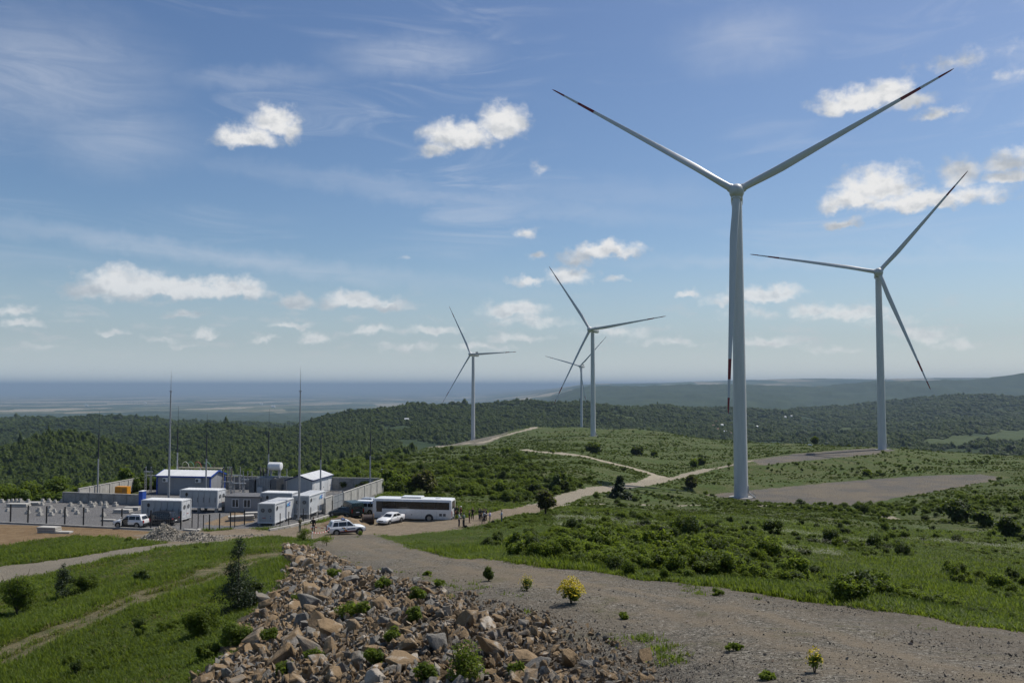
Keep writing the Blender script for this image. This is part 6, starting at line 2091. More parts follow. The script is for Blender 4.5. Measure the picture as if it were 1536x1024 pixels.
CARS = {  # length, width, wheel r, wheel x, hood/belt profile (x from nose=+), cabin
    'suv': dict(L=4.32, W=1.82, r=.355, fx=1.36, rx=-1.31, zb=.30,
                body=[(-2.16, .62, .92), (-2.12, .36, 1.02), (-1.7, .30, 1.06), (-.5, .28, 1.04), (.75, .28, 1.03), (.95, .28, 1.02), (1.75, .30, .95), (2.05, .36, .84), (2.15, .48, .70)],
                cab=(-2.02, 1.02, -1.72, .28, 1.03, 1.66), pillars=(-1.05, -.08), rails=True),
    'sedan': dict(L=4.5, W=1.74, r=.31, fx=1.38, rx=-1.30, zb=.22,
                  body=[(-2.24, .56, .86), (-2.2, .30, .98), (-1.5, .24, .99), (-.5, .22, .94), (.75, .22, .93), (.95, .22, .92), (1.8, .24, .82), (2.12, .30, .70), (2.24, .42, .60)],
                  cab=(-1.75, 1.02, -1.02, .22, .93, 1.42), pillars=(-.38,), rails=False),
    'hatch': dict(L=4.1, W=1.74, r=.31, fx=1.28, rx=-1.25, zb=.22,
                  body=[(-2.04, .56, .9), (-2.0, .30, .98), (-1.5, .24, .99), (-.5, .22, .95), (.7, .22, .94), (.9, .22, .93), (1.65, .24, .83), (1.95, .30, .70), (2.05, .42, .60)],
                  cab=(-1.95, .98, -1.55, .2, .93, 1.46), pillars=(-.55,), rails=False),
    'pickup': dict(L=5.2, W=1.85, r=.39, fx=1.6, rx=-1.5, zb=.36,
                   body=[(-2.6, .62, 1.05), (-2.56, .42, 1.12), (-1.7, .36, 1.12), (-.6, .34, 1.12), (.85, .34, 1.10), (1.1, .34, 1.10), (2.1, .36, 1.02), (2.5, .42, .9), (2.6, .55, .74)],
                   cab=(-2.45, 1.1, -2.2, .45, 1.1, 1.80), pillars=(-1.3, -.1), rails=True),
}


def car(style, px, py, heading, paint, label, group=None, open_door=False, police=False, at_depth=None, trim_low=True):
    c = CARS[style]
    p = G(px, py) if at_depth is None else at_depth
    t = empty('parked_car' if style != 'pickup' else 'pickup_truck', p, heading, label, 'car' if style != 'pickup' else 'pickup', group or 'vehicles parked by the compound')
    w = c['W'] / 2
    mb = MB(); secs = []
    for i, (x, z0, z1) in enumerate(c['body']):
        e = min(i, len(c['body']) - 1 - i)
        k = (.86, .95, 1, 1)[min(e, 3)]
        h = z1 - z0
        secs.append([(x, -w * k * .90, z0), (x, -w * k * .99, z0 + h * .28), (x, -w * k, z0 + h * .62), (x, -w * k * .965, z0 + h * .9), (x, -w * k * .88, z1), (x, 0, z1 + .025),
                     (x, w * k * .88, z1), (x, w * k * .965, z0 + h * .9), (x, w * k, z0 + h * .62), (x, w * k * .99, z0 + h * .28), (x, w * k * .90, z0), (x, 0, z0 - .02)])
    loft(mb, secs)
    # cabin frame
    xr, xf, xrt, xft, zb, zt = c['cab']
    zm = zt - .12
    def lvl(x0, x1, hw, z): return [(x0 + .06, -hw, z), (x1 - .06, -hw, z), (x1, -hw * .8, z), (x1 + .03, 0, z), (x1, hw * .8, z), (x1 - .06, hw, z), (x0 + .06, hw, z), (x0, hw * .8, z), (x0 - .02, 0, z), (x0, -hw * .8, z)]
    wb, wt_ = w * .93, w * .76
    loft(mb, [lvl(xr, xf, wb, zb - .08), lvl(xr + (xrt - xr) * .12, xf + (xft - xf) * .12, wb * .985, zb), lvl(xrt, xft, wt_, zt - .07), lvl(xrt + .06, xft - .10, wt_ * .95, zt - .015), lvl(xrt + .35, xft - .45, wt_ * .7, zt + .01)])
    body = mb.build('body', paint, t, smooth=True)
    # glass
    def gl(name, pts, m=M_GLASSD):
        b = MB(); b.add(pts, [tuple(range(len(pts)))]); o = b.build(name, m, t, recalc=False)
        md = o.modifiers.new('thick', 'SOLIDIFY'); md.thickness = .012; md.offset = 0
        return o
    def cabx(f, top):       # interpolate cabin outline: f in rear..front at height fraction
        return f
    def edge(z):
        k = (z - zb) / (zt - .07 - zb); return xr + (xrt - xr) * (.12 + .88 * k), xf + (xft - xf) * (.12 + .88 * k), wb * .985 + (wt_ - wb * .985) * k
    z0g, z1g = zb + .05, zt - .13
    a0, b0, h0 = edge(z0g); a1, b1, h1 = edge(z1g)
    gl('windscreen', [(b0 + .035, -h0 * .80, z0g), (b0 + .065, 0, z0g), (b0 + .035, h0 * .80, z0g), (b1 + .03, h1 * .78, z1g), (b1 + .06, 0, z1g), (b1 + .03, -h1 * .78, z1g)])
    gl('rear_window', [(a0 - .03, -h0 * .76, z0g + .06), (a0 - .05, 0, z0g + .06), (a0 - .03, h0 * .76, z0g + .06), (a1 - .025, h1 * .74, z1g), (a1 - .045, 0, z1g), (a1 - .025, -h1 * .74, z1g)])
    cuts0 = [a0 + .2] + [q for q in c['pillars']] + [b0 - .16]; cuts1 = [a1 + .16] + [q for q in c['pillars']] + [b1 - .08]
    for s in (-1, 1):
        for k in range(len(cuts0) - 1):
            e = .045
            gl('side_window', [(cuts0[k] + e, s * (h0 + .012), z0g), (cuts0[k + 1] - e, s * (h0 + .012), z0g), (cuts1[k + 1] - e, s * (h1 + .012), z1g), (cuts1[k] + e, s * (h1 + .012), z1g)])
        # lower cladding and arches
        cl = MB(); cl.box((0, s * w * .965, c['zb'] + .07), (c['fx'] - c['rx'] - c['r'] * 2.3, .08, .17))
        cl.build('sill', M_TRIM, t)
        for x in (c['fx'], c['rx']):
            ar = MB(); ar.tube([(x, s * (w - .09), c['r']), (x, s * (w + .012), c['r'])], [c['r'] * 1.2, c['r'] * 1.2], 24); ar.build('wheel_arch', M_TRIM, t)
            wheel(t, x, s * (w - .085), c['r'], .21)
        mr = MB(); mr.cbox((xf - .25, s * (w + .09), zb + .07), (.12, .2, .14), .03); mr.build('mirror', paint, t)
        for q in c['pillars'][-1:]:
            hd = MB(); hd.bar((q - .12, s * (w + .01), zb - .12), (q + .06, s * (w + .01), zb - .12), .03); hd.build('door_handle', M_TRIM, t)
        n_ = c['body'][-2]; tl = c['body'][1]
        hl = MB(); hl.cbox((n_[0] - .02, s * w * .72, n_[2] - .12), (.22, .42, .15), .03); hl.build('headlight', M_LAMP, t)
        tl_ = MB(); tl_.cbox((tl[0] - .02, s * w * .80, tl[2] - .16), (.12, .24, .34 if style == 'suv' else .16), .02); tl_.build('tail_light', M_TAIL, t)
    bf = c['body'][-1]; br = c['body'][0]
    b = MB(); b.cbox((bf[0] - .02, 0, bf[1] + .02), (.16, c['W'] * .86, .2), .04); b.build('front_bumper', M_TRIM if style in ('suv', 'pickup') else paint, t)
    b = MB(); b.cbox((bf[0] + .01, 0, bf[1] + .16), (.06, c['W'] * .5, .12), .02); b.build('grille', M_TRIM, t)
    b = MB(); b.cbox((br[0] + .03, 0, br[1] - .12), (.2, c['W'] * .88, .24), .04); b.build('rear_bumper', M_TRIM if style in ('suv', 'pickup') else paint, t)
    for x, z_ in ((bf[0] + .05, bf[1] + .03), (br[0] - .04, br[1] + .05)):
        b = MB(); b.box((x, 0, z_), (.02, .5, .11)); b.build('number_plate', M_PLATE, t)
    if c['rails']:
        for s in (-1, 1):
            b = MB(); b.bar((xrt + .2, s * wt_ * .86, zt + .04), (xft - .3, s * wt_ * .86, zt + .04), .05); b.build('roof_rail', M_TRIM, t)
    if police:
        b = MB(); b.cbox((-.35, 0, zt + .09), (.34, 1.1, .12), .04); lb = b.build('light_bar', mat('lightbar_blue', (.03, .05, .16), .2), t)
        for s in (-1, 1):
            yy = s * (w + .006)
            for k, cl in enumerate(((.02, .06, .30), (.62, .48, .03), (.42, .02, .02))):
                x0 = -.62 + .12 * k
                b = MB(); b.add([(x0 - .12, s * w * .985, .95), (x0, s * w * .985, .95), (x0 + .3, yy, .55), (x0 + .42, yy, .42), (x0 + .3, yy, .42), (x0 + .18, yy, .55)], [tuple(range(6))])
                b.build('tricolour_stripe', mat('stripe_' + ('blue', 'yellow', 'red')[k], cl, .4), t, recalc=False)
            b = MB(); b.box((.42, s * (w + .004), .74), (.95, .012, .13)); b.build('side_marking', mat('marking_dark_blue', (.03, .05, .14), .5), t)
            b = MB(); b.box((.1, s * (w + .004), .50), (2.1, .012, .05)); b.build('side_stripe', mat('stripe_red', (.42, .02, .02), .4), t)
    if open_door:
        s = 1
        dr = MB(); dr.cbox((-.46, 0, -.12), (.95, .07, .62), .03); d_ = dr.build('open_door', paint, t)
        d_.location = (.85, s * (w + .02), .80); d_.rotation_euler = (0, 0, R(-62) * s)
        g_ = MB()
        g_.bar((-.05, 0, .2), (-.35, 0, .68), .05); g_.bar((-.35, 0, .68), (-.88, 0, .68), .05); g_.bar((-.88, 0, .2), (-.88, 0, .68), .05); g_.build('door_frame', paint, d_)
        g_ = MB(); g_.add([(-.1, 0, .22), (-.86, 0, .22), (-.86, 0, .66), (-.37, 0, .66)], [(0, 1, 2, 3)]); g_.build('pane', M_GLASSD, d_, recalc=False)
        hole = MB(); hole.box((.4, s * (w * .97 + .01), .82), (.82, .05, .72)); hole.build('door_opening_shade', M_VK, t)  # black slab on the closed body, painted shade of the interior
    return t


LOC = lambda px: math.atan2((px - 768) / F, 1)       # bearing of a photo column
car('suv', 519, 800.5, R(24), M_VW, 'white police off-roader with coloured stripes and roof light bar', police=True)
car('sedan', 586, 784, R(-118), M_VW, 'white saloon car in front of the white bus')
car('suv', 197, 790, R(172), M_VW, 'white off-roader with an open front door inside the yard fence', open_door=True)
car('pickup', 237, 786.5, R(170), M_VK, 'black pickup with a tall rear canopy in front of the container')
car('hatch', 515, 774.5, R(158), M_VT, 'dark hatchback half hidden behind the soil heap')
car('hatch', 546, 760, R(168), M_VS, 'silver car behind the white minivan')
car('hatch', 1216, 668.5, R(5), M_VW, 'tiny white car parked on the skyline beside the lone tree')


# van body: box with rounded nose
def van(px, py, heading, paint, L, W, Hh, label, name='minivan', glass_rows=3):
    p = G(px, py); t = empty(name, p, heading, label, 'van', 'vehicles parked by the compound')
    w = W / 2; mb = MB()
    prof = [(-L / 2, .45, Hh * .97), (-L / 2 + .05, .3, Hh), (-L / 2 + .5, .26, Hh + .01), (0, .26, Hh + .01), (L / 2 - 1.5, .26, Hh), (L / 2 - 1.25, .26, Hh - .03), (L / 2 - .75, .27, Hh * .66), (L / 2 - .62, .28, Hh * .58), (L / 2 - .1, .32, Hh * .46), (L / 2, .45, Hh * .36)]
    secs = []
    for i, (x, z0, z1) in enumerate(prof):
        k = .93 if i in (0, len(prof) - 1) else 1; h = z1 - z0
        zz = [z0, z0 + min(.18, h * .2), z0 + h * .5, z0 + h * .88, z1]
        ws = [.92, 1, 1, .93, .80]
        secs.append([(x, -w * k * ws[j], zz[j]) for j in range(5)] + [(x, w * k * ws[j], zz[j]) for j in reversed(range(5))])
    loft(mb, secs); mb.build('body', paint, t, smooth=True)
    za, zb_ = Hh * .58, Hh * .84
    hw = lambda z: w * (1 + .002) - w * .07 * max(0, (z - Hh * .62) / (Hh * .26))
    x1 = L / 2 - 1.35; x0 = -L / 2 + .3; st = (x1 - x0) / glass_rows
    for s in (-1, 1):
        for k in range(glass_rows):
            b = MB(); e = .05
            b.add([(x0 + k * st + e, s * (hw(za) + .012), za), (x0 + (k + 1) * st - e, s * (hw(za) + .012), za), (x0 + (k + 1) * st - e, s * (hw(zb_) + .02), zb_), (x0 + k * st + e, s * (hw(zb_) + .02), zb_)], [(0, 1, 2, 3)])
            b.build('side_window', M_GLASSD, t, recalc=False)
        for x in (L / 2 - .85, -L / 2 + .85): 
            ar = MB(); ar.tube([(x, s * (w - .1), .33), (x, s * (w + .01), .33)], [.41, .41], 22); ar.build('wheel_arch', M_TRIM, t)
            wheel(t, x, s * (w - .08), .33)
        b = MB(); b.cbox((-L / 2 - .005, s * w * .86, Hh * .48), (.08, .14, .5), .02); b.build('tail_light', M_TAIL, t)
        b = MB(); b.cbox((L / 2 - .07, s * w * .7, Hh * .38), (.16, .34, .2), .03); b.build('headlight', M_LAMP, t)
        b = MB(); b.cbox((L / 2 - 1.0, s * (w + .1), Hh * .6), (.12, .2, .22), .03); b.build('mirror', M_TRIM, t)
    b = MB(); b.add([(-L / 2 - .01, -w * .7, za + .03), (-L / 2 - .01, w * .7, za + .03), (-L / 2 + .005, w * .64, zb_), (-L / 2 + .005, -w * .64, zb_)], [(0, 1, 2, 3)]); b.build('rear_window', M_GLASSD, t, recalc=False)
    b = MB(); b.add([(L / 2 - .70, -w * .82, Hh * .645), (L / 2 - .70, w * .82, Hh * .645), (L / 2 - 1.2, w * .76, Hh * .955), (L / 2 - 1.2, -w * .76, Hh * .955)], [(0, 1, 2, 3)]); b.build('windscreen', M_GLASSD, t, recalc=False)
    for x in (-L / 2 - .03, L / 2 + .02):
        b = MB(); b.cbox((x, 0, .42), (.16, W * .92, .26), .04); b.build('bumper', M_TRIM, t)
    b = MB(); b.box((-L / 2 - .02, 0, .8), (.02, .5, .12)); b.build('number_plate', M_PLATE, t)
    return t


van(545.5, 769.5, R(165), M_VW, 4.5, 1.85, 1.9, 'white minivan with dark side windows between the wall and the bus')
van(528, 773, R(120), M_VG, 4.8, 1.95, 2.1, 'dark green van parked against the white minivan', 'panel_van', 2)

# bus
def bus():
    p = G(621, 779.5); a = R(180 - 9.5)
    t = empty('coach_bus', p, a, 'long white coach with a dark window band parked on the dirt yard', 'bus', 'vehicles parked by the compound')
    L, W, Hh = 11.5, 2.5, 3.15; w = W / 2
    mb = MB()
    prof = [(-L / 2, .55, Hh - .14, .94), (-L / 2 + .06, .42, Hh - .04, .985), (-L / 2 + .4, .36, Hh, 1), (L / 2 - .9, .36, Hh, 1), (L / 2 - .3, .38, Hh - .05, .985), (L / 2 - .02, .42, Hh - .3, .95), (L / 2, .55, Hh - .6, .92)]
    secs = []
    for x, z0, z1, k in prof:
        zz = [z0, z0 + .15, 1.6, z1 - .32, z1 - .09, z1]; ws = [.94, 1, 1, .975, .93, .78]
        secs.append([(x, -w * k * ws[j], zz[j]) for j in range(6)] + [(x, w * k * ws[j], zz[j]) for j in reversed(range(6))])
    loft(mb, secs); mb.build('body', M_VW, t, smooth=True)
    za, zb_ = 1.72, 2.74
    for s in (-1, 1):
        bd = MB(); bd.add([(-L / 2 + .3, s * (w + .008), za), (L / 2 - .55, s * (w + .008), za), (L / 2 - .55, s * (w * .985 + .008), zb_), (-L / 2 + .3, s * (w * .985 + .008), zb_)], [(0, 1, 2, 3)])
        bd.build('window_band', M_TRIM, t, recalc=False)
        xs = np.linspace(-L / 2 + .35, L / 2 - 1.5, 6)
        for k in range(5):
            b = MB(); b.add([(xs[k] + .04, s * (w + .02), za + .07), (xs[k + 1] - .04, s * (w + .02), za + .07), (xs[k + 1] - .04, s * (w * .985 + .02), zb_ - .06), (xs[k] + .04, s * (w * .985 + .02), zb_ - .06)], [(0, 1, 2, 3)])
            b.build('side_window', M_GLASSD, t, recalc=False)
        b = MB(); b.add([(L / 2 - 1.42, s * (w + .02), 1.25), (L / 2 - .6, s * (w + .02), 1.25), (L / 2 - .6, s * (w * .985 + .02), zb_ - .04), (L / 2 - 1.42, s * (w * .985 + .02), zb_ - .04)], [(0, 1, 2, 3)])
        b.build('driver_window', M_WIN, t, recalc=False)
        for x in (L / 2 - 2.55, -L / 2 + 3.2):
            ar = MB(); ar.tube([(x, s * (w - .12), .5), (x, s * (w + .012), .5)], [.6, .6], 24); ar.build('wheel_arch', M_TRIM, t)
            wheel(t, x, s * (w - .12), .49, .3)
        for x in (-L / 2 + 1.0, -L / 2 + 1.55): b = MB(); b.box((x, s * (w + .006), 1.0), (.38, .02, .36)); b.build('vent', M_DKGREY, t)
        for x in (-2.4, 0, 2.1): b = MB(); b.box((x, s * (w + .006), .95), (.16, .02, .12)); b.build('hatch_lock', M_DKGREY, t)
        sm = MB()
        for x in (-3.6, -1.4, .8, 2.6): sm.box((x, s * (w + .003), .98), (.018, .01, 1.05))
        sm.build('luggage_seam', M_GREY, t)
        b = MB(); b.cbox((-L / 2 - .005, s * w * .86, 1.15), (.07, .16, .8), .02); b.build('tail_light', M_TAIL, t)
        b = MB(); b.cbox((L / 2 - .01, s * w * .72, .85), (.1, .4, .22), .03); b.build('headlight', M_LAMP, t)
        b = MB(); b.bar((L / 2 - .2, s * w * .98, 2.75), (L / 2 + .25, s * (w + .22), 2.6), .05); b.cbox((L / 2 + .25, s * (w + .2), 2.3), (.12, .22, .5), .04); b.build('mirror', M_TRIM, t)
    b = MB(); b.add([(-L / 2 - .012, -w * .72, 1.8), (-L / 2 - .012, w * .72, 1.8), (-L / 2 - .005, w * .70, 2.85), (-L / 2 - .005, -w * .70, 2.85)], [(0, 1, 2, 3)]); b.build('rear_window', M_GLASSD, t, recalc=False)
    b = MB(); b.add([(L / 2 + .012, -w * .84, 1.15), (L / 2 + .012, w * .84, 1.15), (L / 2 + .012, w * .84, 2.5), (L / 2 - .01, w * .84, 2.8), (L / 2 - .01, -w * .84, 2.8), (L / 2 + .012, -w * .84, 2.5)], [tuple(range(6))]); b.build('windscreen', M_GLASSD, t, recalc=False)
    b = MB(); b.cbox((.2, 0, Hh + .1), (3.0, 1.7, .24), .08); b.build('roof_unit', M_VW, t)
    b = MB(); b.cbox((-3.6, 0, Hh + .03), (.8, .8, .1), .03); b.build('roof_hatch', M_VW, t)
    b = MB(); b.cbox((-L / 2 - .03, 0, .5), (.14, W * .94, .3), .04); b.build('bumper', M_DKGREY, t)
    b = MB(); b.box((-L / 2 - .02, 0, 1.1), (.03, .52, .12)); b.build('number_plate', M_PLATE, t)
    return t


bus()
# ------------------------------------------------------------------ people
M_SKIN = mat('skin', (.42, .25, .17), .55, var=.06)
_cloth = {}


def cloth(nm, c):
    return mat('cloth_' + nm, c, .9, var=.14, scale=9)


def skinmesh(name, nodes, edges, root, m, parent, sub=1):
    """nodes: list of (co, radius)"""
    me = bpy.data.meshes.new(name)
    me.from_pydata([n[0] for n in nodes], edges, [])
    o = bpy.data.objects.new(name, me); COL.objects.link(o)
    o.modifiers.new('skin', 'SKIN'); 
    me.skin_vertices.new() if not me.skin_vertices else None
    sv = me.skin_vertices[0].data
    for i, (co, r) in enumerate(nodes):
        rr = r if hasattr(r, '__len__') else (r, r)
        sv[i].radius = rr; sv[i].use_root = (i == root)
    s = o.modifiers.new('sub', 'SUBSURF'); s.levels = sub; s.render_levels = sub
    dg = bpy.context.evaluated_depsgraph_get(); dg.update()
    ev = bpy.data.meshes.new_from_object(o.evaluated_get(dg))
    ev.name = name
    o.modifiers.clear(); o.data = ev
    ev.materials.clear(); ev.materials.append(m)
    ev.polygons.foreach_set('use_smooth', [True] * len(ev.polygons))
    o.parent = parent
    return o


def person(px, py, hpx, face, label, top, pants, hair=(.03, .022, .016), pose=None, cap=None, vest=None, group='people standing on the dirt yard'):
    pose = pose or {}
    p = G(px, py); Hm = min(1.92, max(1.60, hpx / F * p[1])); k = Hm / 1.75
    t = empty('person', p, face, label, 'person', group)
    st = pose.get('stance', .11); step = pose.get('step', .0); lean = pose.get('lean', 0.0)
    V = Vector
    hip = V((0, 0, .93)); 
    def up(x, y, z):                       # lean the trunk forward about the hips (front is +x)
        d = z - .93; return V((x + math.sin(lean) * d, y, .93 + math.cos(lean) * d))
    N, E_ = [], []
    def nd(co, r): N.append((tuple(V(co) * k), (r[0] * k, r[1] * k) if hasattr(r, '__len__') else r * k)); return len(N) - 1
    def ed(a, b): E_.append((a, b))
    pel = nd(hip, (.125, .105)); belly = nd(up(.0, 0, 1.08), (.118, .095)); chest = nd(up(0, 0, 1.30), (.145, .105)); neckb = nd(up(-.005, 0, 1.46), (.065, .06)); neck = nd(up(.01, 0, 1.52), (.052, .052))
    jaw = nd(up(.03, 0, 1.585), (.062, .066)); head = nd(up(.02, 0, 1.655), (.075, .09)); crown = nd(up(.005, 0, 1.715), (.055, .065))
    nose = nd(up(.118, 0, 1.625), .012)
    for a, b in ((pel, belly), (belly, chest), (chest, neckb), (neckb, neck), (neck, jaw), (jaw, head), (head, crown), (head, nose)): ed(a, b)
    for s in (-1, 1): ed(head, nd(up(.0, s * .088, 1.64), .014))           # ears
    legs = {}; arms = {}
    for s in (-1, 1):
        fx = step * s
        hipj = nd((0, s * .09, .88), .088); knee = nd((fx * .5 + .025, s * (.09 + (st - .09) * .5), .49), .058); ank = nd((fx - .01, s * st, .085), .042); toe = nd((fx + .15, s * (st + .02), .035), .034)
        for a, b in ((pel, hipj), (hipj, knee), (knee, ank), (ank, toe)): ed(a, b)
        legs[s] = [(0, s * .09, .90), (0, s * .09, .80), (fx * .5 + .025, s * (.09 + (st - .09) * .5), .49), (fx - .012, s * st, .10)]
        am = pose.get('arm_r' if s < 0 else 'arm_l', 'down')
        sh = up(0, s * .185, 1.41)
        if am == 'down': el_ = up(-.02, s * .235, 1.13); wr = up(.06, s * .235, .90)
        elif am == 'bent': el_ = up(-.02, s * .25, 1.13); wr = up(.22, s * .13, 1.17)
        elif am == 'up': el_ = up(.14, s * .26, 1.24); wr = up(.20, s * .10, 1.50)
        elif am == 'reach': el_ = up(.24, s * .21, 1.28); wr = up(.45, s * .14, 1.18)
        elif am == 'hip': el_ = up(-.10, s * .36, 1.18); wr = up(.02, s * .20, 1.03)
        else: el_ = up(-.02, s * .23, 1.13); wr = up(.0, s * .24, .90)
        a0 = nd(sh, .062); a1 = nd(el_, .045); a2 = nd(wr, .031)
        ed(chest, a0); ed(a0, a1); ed(a1, a2)
        d = (wr - el_).normalized(); sx = d.cross(V((0, 1, 0))).normalized() if abs(d.y) < .9 else V((1, 0, 0)); sy = d.cross(sx)
        palm = nd(wr + d * .065, (.036, .018)); ed(a2, palm)
        for fi in range(4):
            q0 = wr + d * .095 + sx * (fi - 1.5) * .021; ln = (.075, .088, .083, .066)[fi]
            f0 = nd(q0, .010); f1 = nd(q0 + d * ln * .55 - sy * s * .012, .0088); f2 = nd(q0 + d * ln * .9 - sy * s * .035, .0078)
            ed(palm, f0); ed(f0, f1); ed(f1, f2)
        th0 = nd(wr + d * .045 - sx * .042, .011); th1 = nd(wr + d * .095 - sx * .062 - sy * s * .012, .0095); ed(palm, th0); ed(th0, th1)
        arms[s] = (sh, el_, wr)
    body = skinmesh('body', N, E_, pel, M_SKIN, t)
    for s in (-1, 1):
        ey = MB(); c = up(.108, s * .033, 1.648) * k; ey.tube([c - V((.004, 0, 0)), c + V((.006, 0, 0))], [.012, .007], 8); ey.build('eye', M_DARK, body)
    # clothing follows the same skeleton, a little wider
    N2, E2_ = [], []
    def n2(co, r): N2.append((tuple(V(co) * k), (r[0] * k, r[1] * k) if hasattr(r, '__len__') else r * k)); return len(N2) - 1
    b0 = n2(up(0, 0, .86), (.155, .13)); b1 = n2(up(0, 0, 1.06), (.145, .118)); b2 = n2(up(0, 0, 1.30), (.172, .128)); b3 = n2(up(0, 0, 1.445), (.095, .085)); E2_ += [(b0, b1), (b1, b2), (b2, b3)]
    for s in (-1, 1):
        sh, el_, wr = arms[s]; sleeve = pose.get('sleeve', 1.0)
        q0 = n2(sh, .080); q1 = n2(el_ if sleeve >= 1 else sh.lerp(el_, .62), .062); E2_ += [(b2, q0), (q0, q1)]
        if sleeve >= 1: q2 = n2(el_.lerp(wr, .92), .047); E2_.append((q1, q2))
    skinmesh('jacket' if pose.get('sleeve', 1.0) >= 1 else 'shirt', N2, E2_, b0, top, t)
    N3, E3_ = [], []
    def n3(co, r): N3.append((tuple(V(co) * k), (r[0] * k, r[1] * k) if hasattr(r, '__len__') else r * k)); return len(N3) - 1
    h0 = n3((0, 0, .96), (.145, .118)); h1 = n3((0, 0, .90), (.15, .122)); E3_.append((h0, h1))
    for s in (-1, 1):
        prev = h1
        for co, r in zip(legs[s][1:], (.100, .072, .060)):
            q = n3(co, r); E3_.append((prev, q)); prev = q
    skinmesh('trousers', N3, E3_, h1, pants, t)
    for s in (-1, 1):
        fx = step * s; b = MB(); c = V((fx + .06, s * (st + .01), .045)) * k
        b.cbox(c, (.27 * k, .095 * k, .085 * k), .03); b.build('shoe', M_TRIM, t)
    hm = MB(); c = up(-.012, 0, 1.675) * k; bm = bmesh.new(); bmesh.ops.create_icosphere(bm, subdivisions=2, radius=1)
    for v in bm.verts:
        q = v.co; v.co = Vector((q.x * .108 - .012 * (q.z < 0), q.y * .097, q.z * .098)) * k
        if v.co.x > .035 * k and v.co.z < .035 * k: v.co.x = .02 * k
        if v.co.z < -.05 * k: v.co.z = -.05 * k
        v.co += Vector(c)
    bm.verts.index_update(); hm.add([v.co for v in bm.verts], [[v.index for v in f.verts] for f in bm.faces]); bm.free()
    hm.build('cap' if cap else 'hair', cap or mat('hair_dark', hair, .7), t, smooth=True)
    if cap:
        b = MB(); c = up(.12, 0, 1.69) * k; b.cbox(c, (.13 * k, .15 * k, .02 * k), .008); b.build('cap_peak', cap, t)
    if vest:
        N4, E4_ = [], []
        for co, r in ((up(0, 0, .98), (.165, .138)), (up(0, 0, 1.12), (.162, .134)), (up(0, 0, 1.32), (.186, .142)), (up(0, 0, 1.43), (.12, .10))): N4.append((tuple(co * k), (r[0] * k, r[1] * k)))
        skinmesh('vest', N4, [(0, 1), (1, 2), (2, 3)], 0, vest, t)
    return t


BLK = cloth('black', (.016, .016, .018)); NAVY = cloth('navy', (.02, .026, .05)); DGRN = cloth('dark_green', (.022, .04, .026)); OLV = cloth('olive', (.085, .085, .055)); GRYL = cloth('light_grey', (.42, .43, .45))
MAR = cloth('maroon', (.075, .02, .022)); LAV = cloth('lavender', (.40, .37, .55)); BEI = cloth('beige', (.36, .29, .20)); LBL = cloth('pale_blue_grey', (.33, .38, .45)); JEAN = cloth('denim', (.05, .08, .15)); HIV = cloth('hi_vis_yellow', (.52, .66, .05)); WHT = cloth('white', (.7, .7, .68)); GRN2 = cloth('grey_green', (.13, .16, .13))
LEFT2 = 'people at the barrier tape'
person(450, 797.5, 24, R(150), 'person in olive grey work clothes at the foot of the tall mast', OLV, GRN2, pose=dict(arm_r='bent', arm_l='bent'), group=LEFT2)
person(470, 798.5, 23, R(80), 'person all in black standing beside the red white barrier post', BLK, BLK, pose=dict(arm_r='down', arm_l='hip'), group=LEFT2)
person(685.5, 777.5, 19.5, R(-70), 'person in dark green nearest the rear of the bus', DGRN, BLK, pose=dict(arm_r='bent'))
person(691.5, 778, 19, R(200), 'person with a white cap and maroon jacket behind the yellow vest', MAR, NAVY, cap=WHT, pose=dict(arm_l='up'))
person(688.5, 790, 22, R(20), 'person in a bright yellow safety vest and navy trousers', GRYL, NAVY, vest=HIV, pose=dict(arm_r='bent', arm_l='down'))
person(695.5, 790.5, 22, R(150), 'person in grey green jacket facing the yellow vest', GRN2, BLK, pose=dict(arm_r='down', arm_l='bent'))
person(704, 784, 18.5, R(10), 'person in a black top with maroon trousers standing alone', BLK, MAR, pose=dict(arm_l='down'))
person(708.8, 779.5, 18.5, R(-90), 'broad person in black T-shirt with arms out at the sides', BLK, BLK, pose=dict(arm_r='hip', arm_l='hip', sleeve=.6))
person(718.8, 779.5, 17.5, R(-20), 'person in black at the left side of the tight group', BLK, NAVY, pose=dict(arm_r='bent'))
person(724.5, 784.5, 19, R(15), 'person in pale grey jacket bending with legs wide apart', GRYL, BLK, pose=dict(stance=.30, step=.22, lean=.35, arm_r='reach', arm_l='reach'))
person(725.5, 780.2, 17.5, R(-100), 'person in dark navy in the middle of the tight group', NAVY, BLK, pose=dict(arm_r='up', arm_l='bent'))
person(729.5, 780, 17.5, R(190), 'person in black at the right side of the tight group', BLK, BLK, pose=dict(arm_r='down'))
person(735, 784.5, 17, R(170), 'person in lavender jacket and beige trousers right of the group', LAV, BEI, hair=(.02, .014, .01), pose=dict(arm_r='bent', arm_l='bent'))
person(752.5, 783.5, 16.5, R(190), 'person in pale blue grey jacket standing farthest right on the track', LBL, JEAN, pose=dict(arm_r='down', arm_l='bent'))
person(721.5, 780.5, 18, R(-60), 'person in dark green jacket squeezed into the left of the tight group', DGRN, BLK, pose=dict(arm_r='bent', arm_l='up'))
person(727.5, 781.5, 18, R(170), 'person in charcoal jacket facing the bending one', cloth('charcoal', (.04, .042, .046)), BLK, pose=dict(arm_l='bent', arm_r='reach'))
person(681.5, 776.8, 19, R(-40), 'person in navy jacket right behind the rear corner of the bus', NAVY, BLK, pose=dict(arm_r='bent', arm_l='down'))
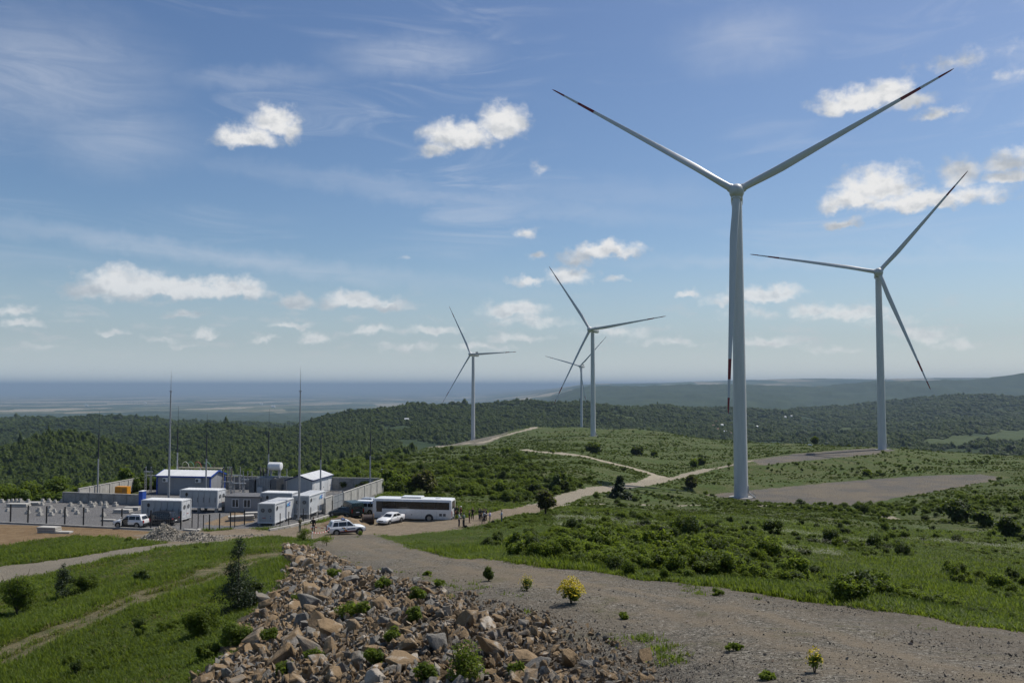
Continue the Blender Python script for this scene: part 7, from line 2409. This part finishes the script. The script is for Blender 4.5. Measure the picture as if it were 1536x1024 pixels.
for px, py, lab in ((739.5, 784, 'black bag lying on the track beside the person in lavender'), (698.5, 791.5, 'dark bag on the ground beside the person in grey green jacket')):
    t = empty('bag', G(px, py), R(20), lab, 'bag')
    b = MB(); b.cbox((0, 0, .16), (.46, .26, .30), .08); b.build('body', BLK, t)
    b = MB(); b.tube([(-.14, 0, .30), (-.08, 0, .38), (.08, 0, .38), (.14, 0, .30)], .018, 6); b.build('handle', M_TRIM, t)
# barrier posts and tape
M_TRED = mat('barrier_red', (.5, .03, .025), .5); M_TWH = mat('barrier_white', (.7, .69, .66), .5)
BP = []
for px, py, hh, lab in ((467, 800, .95, 'red white barrier post beside the person in black'), (541.5, 800.8, .95, 'red barrier post at the nose of the police car'), (468, 808, .8, 'white barrier stake at the top of the rubble')):
    p = G(px, py); t = empty('barrier_post', p, 0, lab, 'barrier post')
    for k in range(4):
        b = MB(); b.tube([(0, 0, hh * k / 4 - (.1 if k == 0 else 0)), (0, 0, hh * (k + 1) / 4)], .045, 10); b.build('band', M_TRED if k % 2 == 0 and 'stake' not in lab else M_TWH, t)
    BP.append(Vector((p[0], p[1], p[2] + hh * .9)))
def tape(a, b, label):
    o = Vector(a); d = Vector(b) - o; n = 16; mb = MB()
    pts = [d * (i / n) + Vector((0, 0, -.25 * 4 * (i / n) * (1 - i / n))) for i in range(n + 1)]
    for i in range(n): mb.bar(tuple(pts[i]), tuple(pts[i + 1]), .01, .08, m=i % 2)
    q = mb.build('barrier_tape', [M_TWH, M_TRED]); q.location = o; tag(q, label, 'barrier tape')
tape(BP[0], BP[1] + Vector((0, -.0, 0)), 'red and white tape strung past the police car')
tape(BP[2], BP[1] + Vector((-3.2, -.9, .0)), 'lower red white tape sloping from the stake to the police car rear')
# ------------------------------------------------------------------ far houses
M_FARW = mat('far_wall_white', (.62, .61, .58), .8); M_FARR = mat('far_roof_red', (.24, .11, .07), .8); M_FARG = mat('far_roof_pale', (.62, .62, .60), .6)
FH = [(1083, 641, 13, 'white house highest in the far village left of the nearest tower'), (1083.5, 645.5, 12, 'white house in the middle of the far village'), (1075, 635, 11, 'white house at the upper left of the far village'), (1088, 651, 12, 'white house at the lower right of the far village'),
      (1096, 653, 10, 'small pale house lowest in the far village'), (1070, 641, 10, 'small house at the left edge of the far village'), (1077, 647, 11, 'pale house at the lower left of the far village'), (1135, 643, 13, 'lone white house in the forest just right of the nearest tower'),
      (1178, 628, 14, 'white house on the far wooded slope between the two right turbines'), (1187, 626.5, 14, 'second white house on the far wooded slope between the two right turbines'), (610, 634, 15, 'lone white hut on the wooded hill left of the distant turbine'), (410, 611, 70, 'long white farm hall out on the left plain'), (392, 607, 60, 'second white farm hall beyond it on the left plain'), (218, 605, 55, 'white farm hall far left on the plain'), (130, 609, 60, 'pale farm hall at the left on the plain')]
for px, py, w, lab in FH:
    w *= .62; p = G(px, py); t = empty('far_house', p, random.uniform(-.5, .5), lab, 'house', 'houses far away')
    h = w * .6; L = w * (1.0 if w < 30 else 1.6); z0 = 3.0 if w < 30 else 0
    b = MB(); b.box((0, 0, (h + z0) / 2), (L, w * .7, h + z0)); b.build('wall', M_FARW, t)
    b = MB(); b.prism([(-w * .4, h + z0), (w * .4, h + z0), (0, h + z0 + w * .28)], -L * .53, L * .53)
    o = b.build('roof', M_FARR if w < 7 else M_FARG, t); o.rotation_euler = (0, 0, PI / 2)
